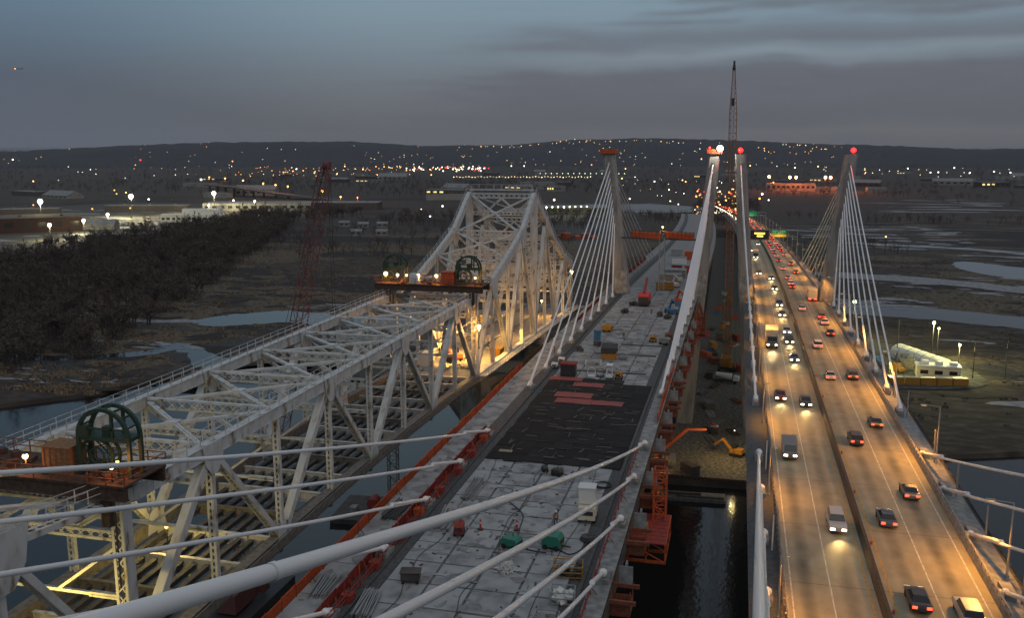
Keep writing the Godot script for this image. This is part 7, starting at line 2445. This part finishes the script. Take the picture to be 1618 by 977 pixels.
	for k in spots.size():
		var az := deg_to_rad(spots[k][0])
		var r: float = spots[k][1]
		if spots[k][0] > 2.0 and r < 1900.0: r += 900.0
		if spots[k][0] < -24.0 and r < 1500.0: r += 500.0
		var pale := k % 3 != 0
		house("low_building", "low %s building out on the plain, %s along it from the left" % ["pale" if pale else "dark", ordinal(k)], "building", r * sin(az), -r * cos(az), Vector3(rng.randf_range(25, 90), rng.randf_range(5, 12), rng.randf_range(16, 36)), rng.randf_range(-0.4, 0.4), M.wall_pale if pale else M.wall_dark, M.roof_pale, k % 4 == 1, 6 if k % 2 else 0, 3 if k % 4 == 3 else 0)
	tufts()
	# an aeroplane low over the left horizon
	t = thing("aeroplane", "tiny airliner with its landing light on, low in the left sky", "aeroplane", Vector3(-2950, 420, -3300), 0.9)
	mb = MB.new()
	mb.tube(Vector3(-16, 0, 0), Vector3(16, 0, 0), 1.8, 1.2, 8); mb.prism(V([-16, 0.2, -15, -0.2, 15, -0.2, 16, 0.2]), -2.5, 2.5); mb.box(Vector3(13.5, 3, 0), Vector3(4, 5, 0.4))
	obj("fuselage", mb, M.edge_pale, t)
	mb = MB.new()
	mb.ball(Vector3(-15, -1, 3), 2.2, 5, 8)
	obj("landing_light", mb, M.lamp_orange, t)

func town_lights() -> void:
	# the brightest single lamps over the plain: [image-wide angle in degrees, distance, kind]
	var kinds := ["lamp_sodium", "lamp_white", "lamp_green", "lamp_orange", "lamp_red", "lamp_warm", "lamp_pink"]
	var spots := [[-46.0, 3300, 5], [-45.9, 2400, 2], [-44.9, 2050, 2], [-44.3, 2020, 2], [-41.6, 2250, 0], [-37.5, 1700, 3], [-37.4, 1560, 3], [-36.9, 1600, 0], [-36.0, 5600, 4], [-42.5, 5900, 5], [-30.9, 5200, 3], [-27.4, 3000, 3], [-26.8, 3050, 3], [-26.1, 2900, 3], [-25.7, 3600, 3], [-25.4, 3700, 3], [-24.8, 2600, 0], [-24.3, 3800, 0], [-23.2, 3200, 0], [-22.4, 3700, 3], [-21.9, 3650, 3], [-21.6, 2600, 0], [-27.2, 3300, 1], [-20.7, 2600, 0], [-19.0, 2500, 0], [-17.0, 3700, 2], [-16.4, 3700, 2], [-18.1, 3500, 4], [-14.0, 3800, 2], [-13.2, 3800, 5], [-9.0, 4100, 3], [-8.3, 1900, 5], [-6.9, 3300, 0], [-3.4, 2100, 0], [-3.2, 2000, 0], [-7.1, 2200, 0], [-2.3, 5500, 0], [0.6, 4000, 0], [2.0, 2000, 0], [-1.6, 2400, 2], [-1.3, 1700, 1], [-0.4, 1650, 0], [-5.1, 2000, 1], [-6.6, 1300, 1], [-3.6, 1180, 2], [-4.2, 1600, 2], [-4.1, 1250, 2], [3.2, 3600, 5], [4.5, 3900, 0], [6.4, 3700, 2], [7.1, 3300, 3], [9.4, 3600, 2], [10.6, 3000, 2], [11.0, 3050, 2], [11.8, 3800, 2], [12.6, 3000, 1], [13.8, 3200, 2], [14.6, 3100, 2], [15.4, 3100, 2], [16.2, 3000, 2]]
	spots.sort_custom(func(a: Array, b: Array) -> bool: return a[0] < b[0])
	var seen_kind := {}
	for k in spots.size():
		var d: Array = spots[k]
		var az := deg_to_rad(d[0])
		var r: float = d[1]
		var x := r * sin(az)
		var z := -r * cos(az)
		var kn: String = ["amber", "white", "greenish", "orange", "red", "warm", "pink"][d[2]]
		seen_kind[kn] = seen_kind.get(kn, -1) + 1
		flood_mast("%s lamp far out on the plain, %s of its colour from the left" % [kn, ordinal(seen_kind[kn])], x, z, 14.0 + terrain(x, z), r * 0.00062, M[kinds[d[2]]], Color.WHITE, 0.0, "lamps far out on the plain")
	# rows and clusters of lamps too small and many to count: one object for each colour
	var sets := {}
	var put := func(kind: int, az: float, r: float, up: float, size: float) -> void:
		if not sets.has(kind): sets[kind] = []
		var a := deg_to_rad(az)
		var x := r * sin(a)
		var z := -r * cos(a)
		sets[kind].append(Transform3D(Basis().scaled(Vector3.ONE * size * r * 0.00034), Vector3(x, maxf(terrain(x, z), 1.2) + up, z)))
	for k in 70:  # shopping street left of the truss summit
		put.call([2, 2, 1, 3, 4, 6, 5, 1][rng.randi() % 8], rng.randf_range(-20.8, -15.4) , rng.randf_range(3300, 4000), rng.randf_range(6, 14), rng.randf_range(0.8, 2.1))
	for k in 46: put.call([2, 0, 5][k % 3], -17.6 + k * 0.19, 2560 + 40.0 * sin(k * 1.7), 9.0, rng.randf_range(0.7, 1.3))
	for k in 16: put.call(2, -12.2 + k * 0.35, 2900.0, 10.0, 1.0)
	for k in 30: put.call(0, -16.0 + k * 0.42 + rng.randf() * 0.4, 7300.0 + rng.randf() * 300, 8.0, rng.randf_range(0.6, 1.2))
	for k in 26: put.call(0 if k % 4 else 3, 0.6 + rng.randf() * 4.4, 6400.0 + rng.randf() * 900, 8.0, rng.randf_range(0.6, 1.2))
	for k in 12: put.call(0, -1.9 + k * 0.22, 1900.0 - k * 70.0, 9.0, 1.1)  # street lamps climbing a road
	for k in 60: put.call([3, 4, 0, 5, 3][k % 5], rng.randf_range(-2.6, 0.5), rng.randf_range(1150, 1800), rng.randf_range(4, 10), rng.randf_range(1.2, 3.0))  # traffic on the approach
	for k in 30: put.call([1, 5, 1][k % 3], -2.4 + k * 0.09 + rng.randf() * 0.1, 1220.0 + rng.randf() * 50, 3.0, rng.randf_range(0.7, 1.1))
	for k in 34: put.call([1, 2, 0, 3][rng.randi() % 4], rng.randf_range(-8.0, 0.0), rng.randf_range(1500, 2600), rng.randf_range(5, 10), rng.randf_range(0.5, 1.1))
	for k in 46: put.call([1, 3, 0, 3, 2, 1, 3][rng.randi() % 7], rng.randf_range(-44, -20), rng.randf_range(2500, 5200), rng.randf_range(5, 12), rng.randf_range(0.4, 0.95))
	for k in 70: put.call([3, 3, 0, 3, 5][rng.randi() % 5], rng.randf_range(-31, -20), rng.randf_range(2700, 4200), rng.randf_range(5, 12), rng.randf_range(0.6, 1.1))
	for k in 80: put.call([1, 5, 0, 0, 2, 3, 5, 3][rng.randi() % 8], rng.randf_range(-46, 6), rng.randf_range(5200, 8000), rng.randf_range(5, 10), rng.randf_range(0.35, 0.85))
	for k in 110: put.call([5, 1, 0, 0, 3][rng.randi() % 5], rng.randf_range(-22, 6), rng.randf_range(4200, 7600), rng.randf_range(5, 10), rng.randf_range(0.4, 0.9))
	for k in 26: put.call([2, 2, 1, 5][rng.randi() % 4], rng.randf_range(4, 16), rng.randf_range(2900, 4200), rng.randf_range(5, 10), rng.randf_range(0.5, 0.95))
	var bulb := MB.new()
	bulb.ball(Vector3.ZERO, 1.0, 4, 6)
	var names := ["amber", "white", "greenish", "orange", "red", "warm", "pink"]
	for kind in sets:
		var mm := MultiMesh.new()
		mm.transform_format = MultiMesh.TRANSFORM_3D
		mm.mesh = bulb.mesh(M[kinds[kind]])
		mm.instance_count = sets[kind].size()
		for k in sets[kind].size(): mm.set_instance_transform(k, sets[kind][k])
		var o := MultiMeshInstance3D.new()
		o.name = "town_lights"
		o.multimesh = mm
		add_child(o, true)
		tag(o, "distant %s town lights over the plain and hills" % names[kind], "lights")
		o.set_meta("kind", "stuff")
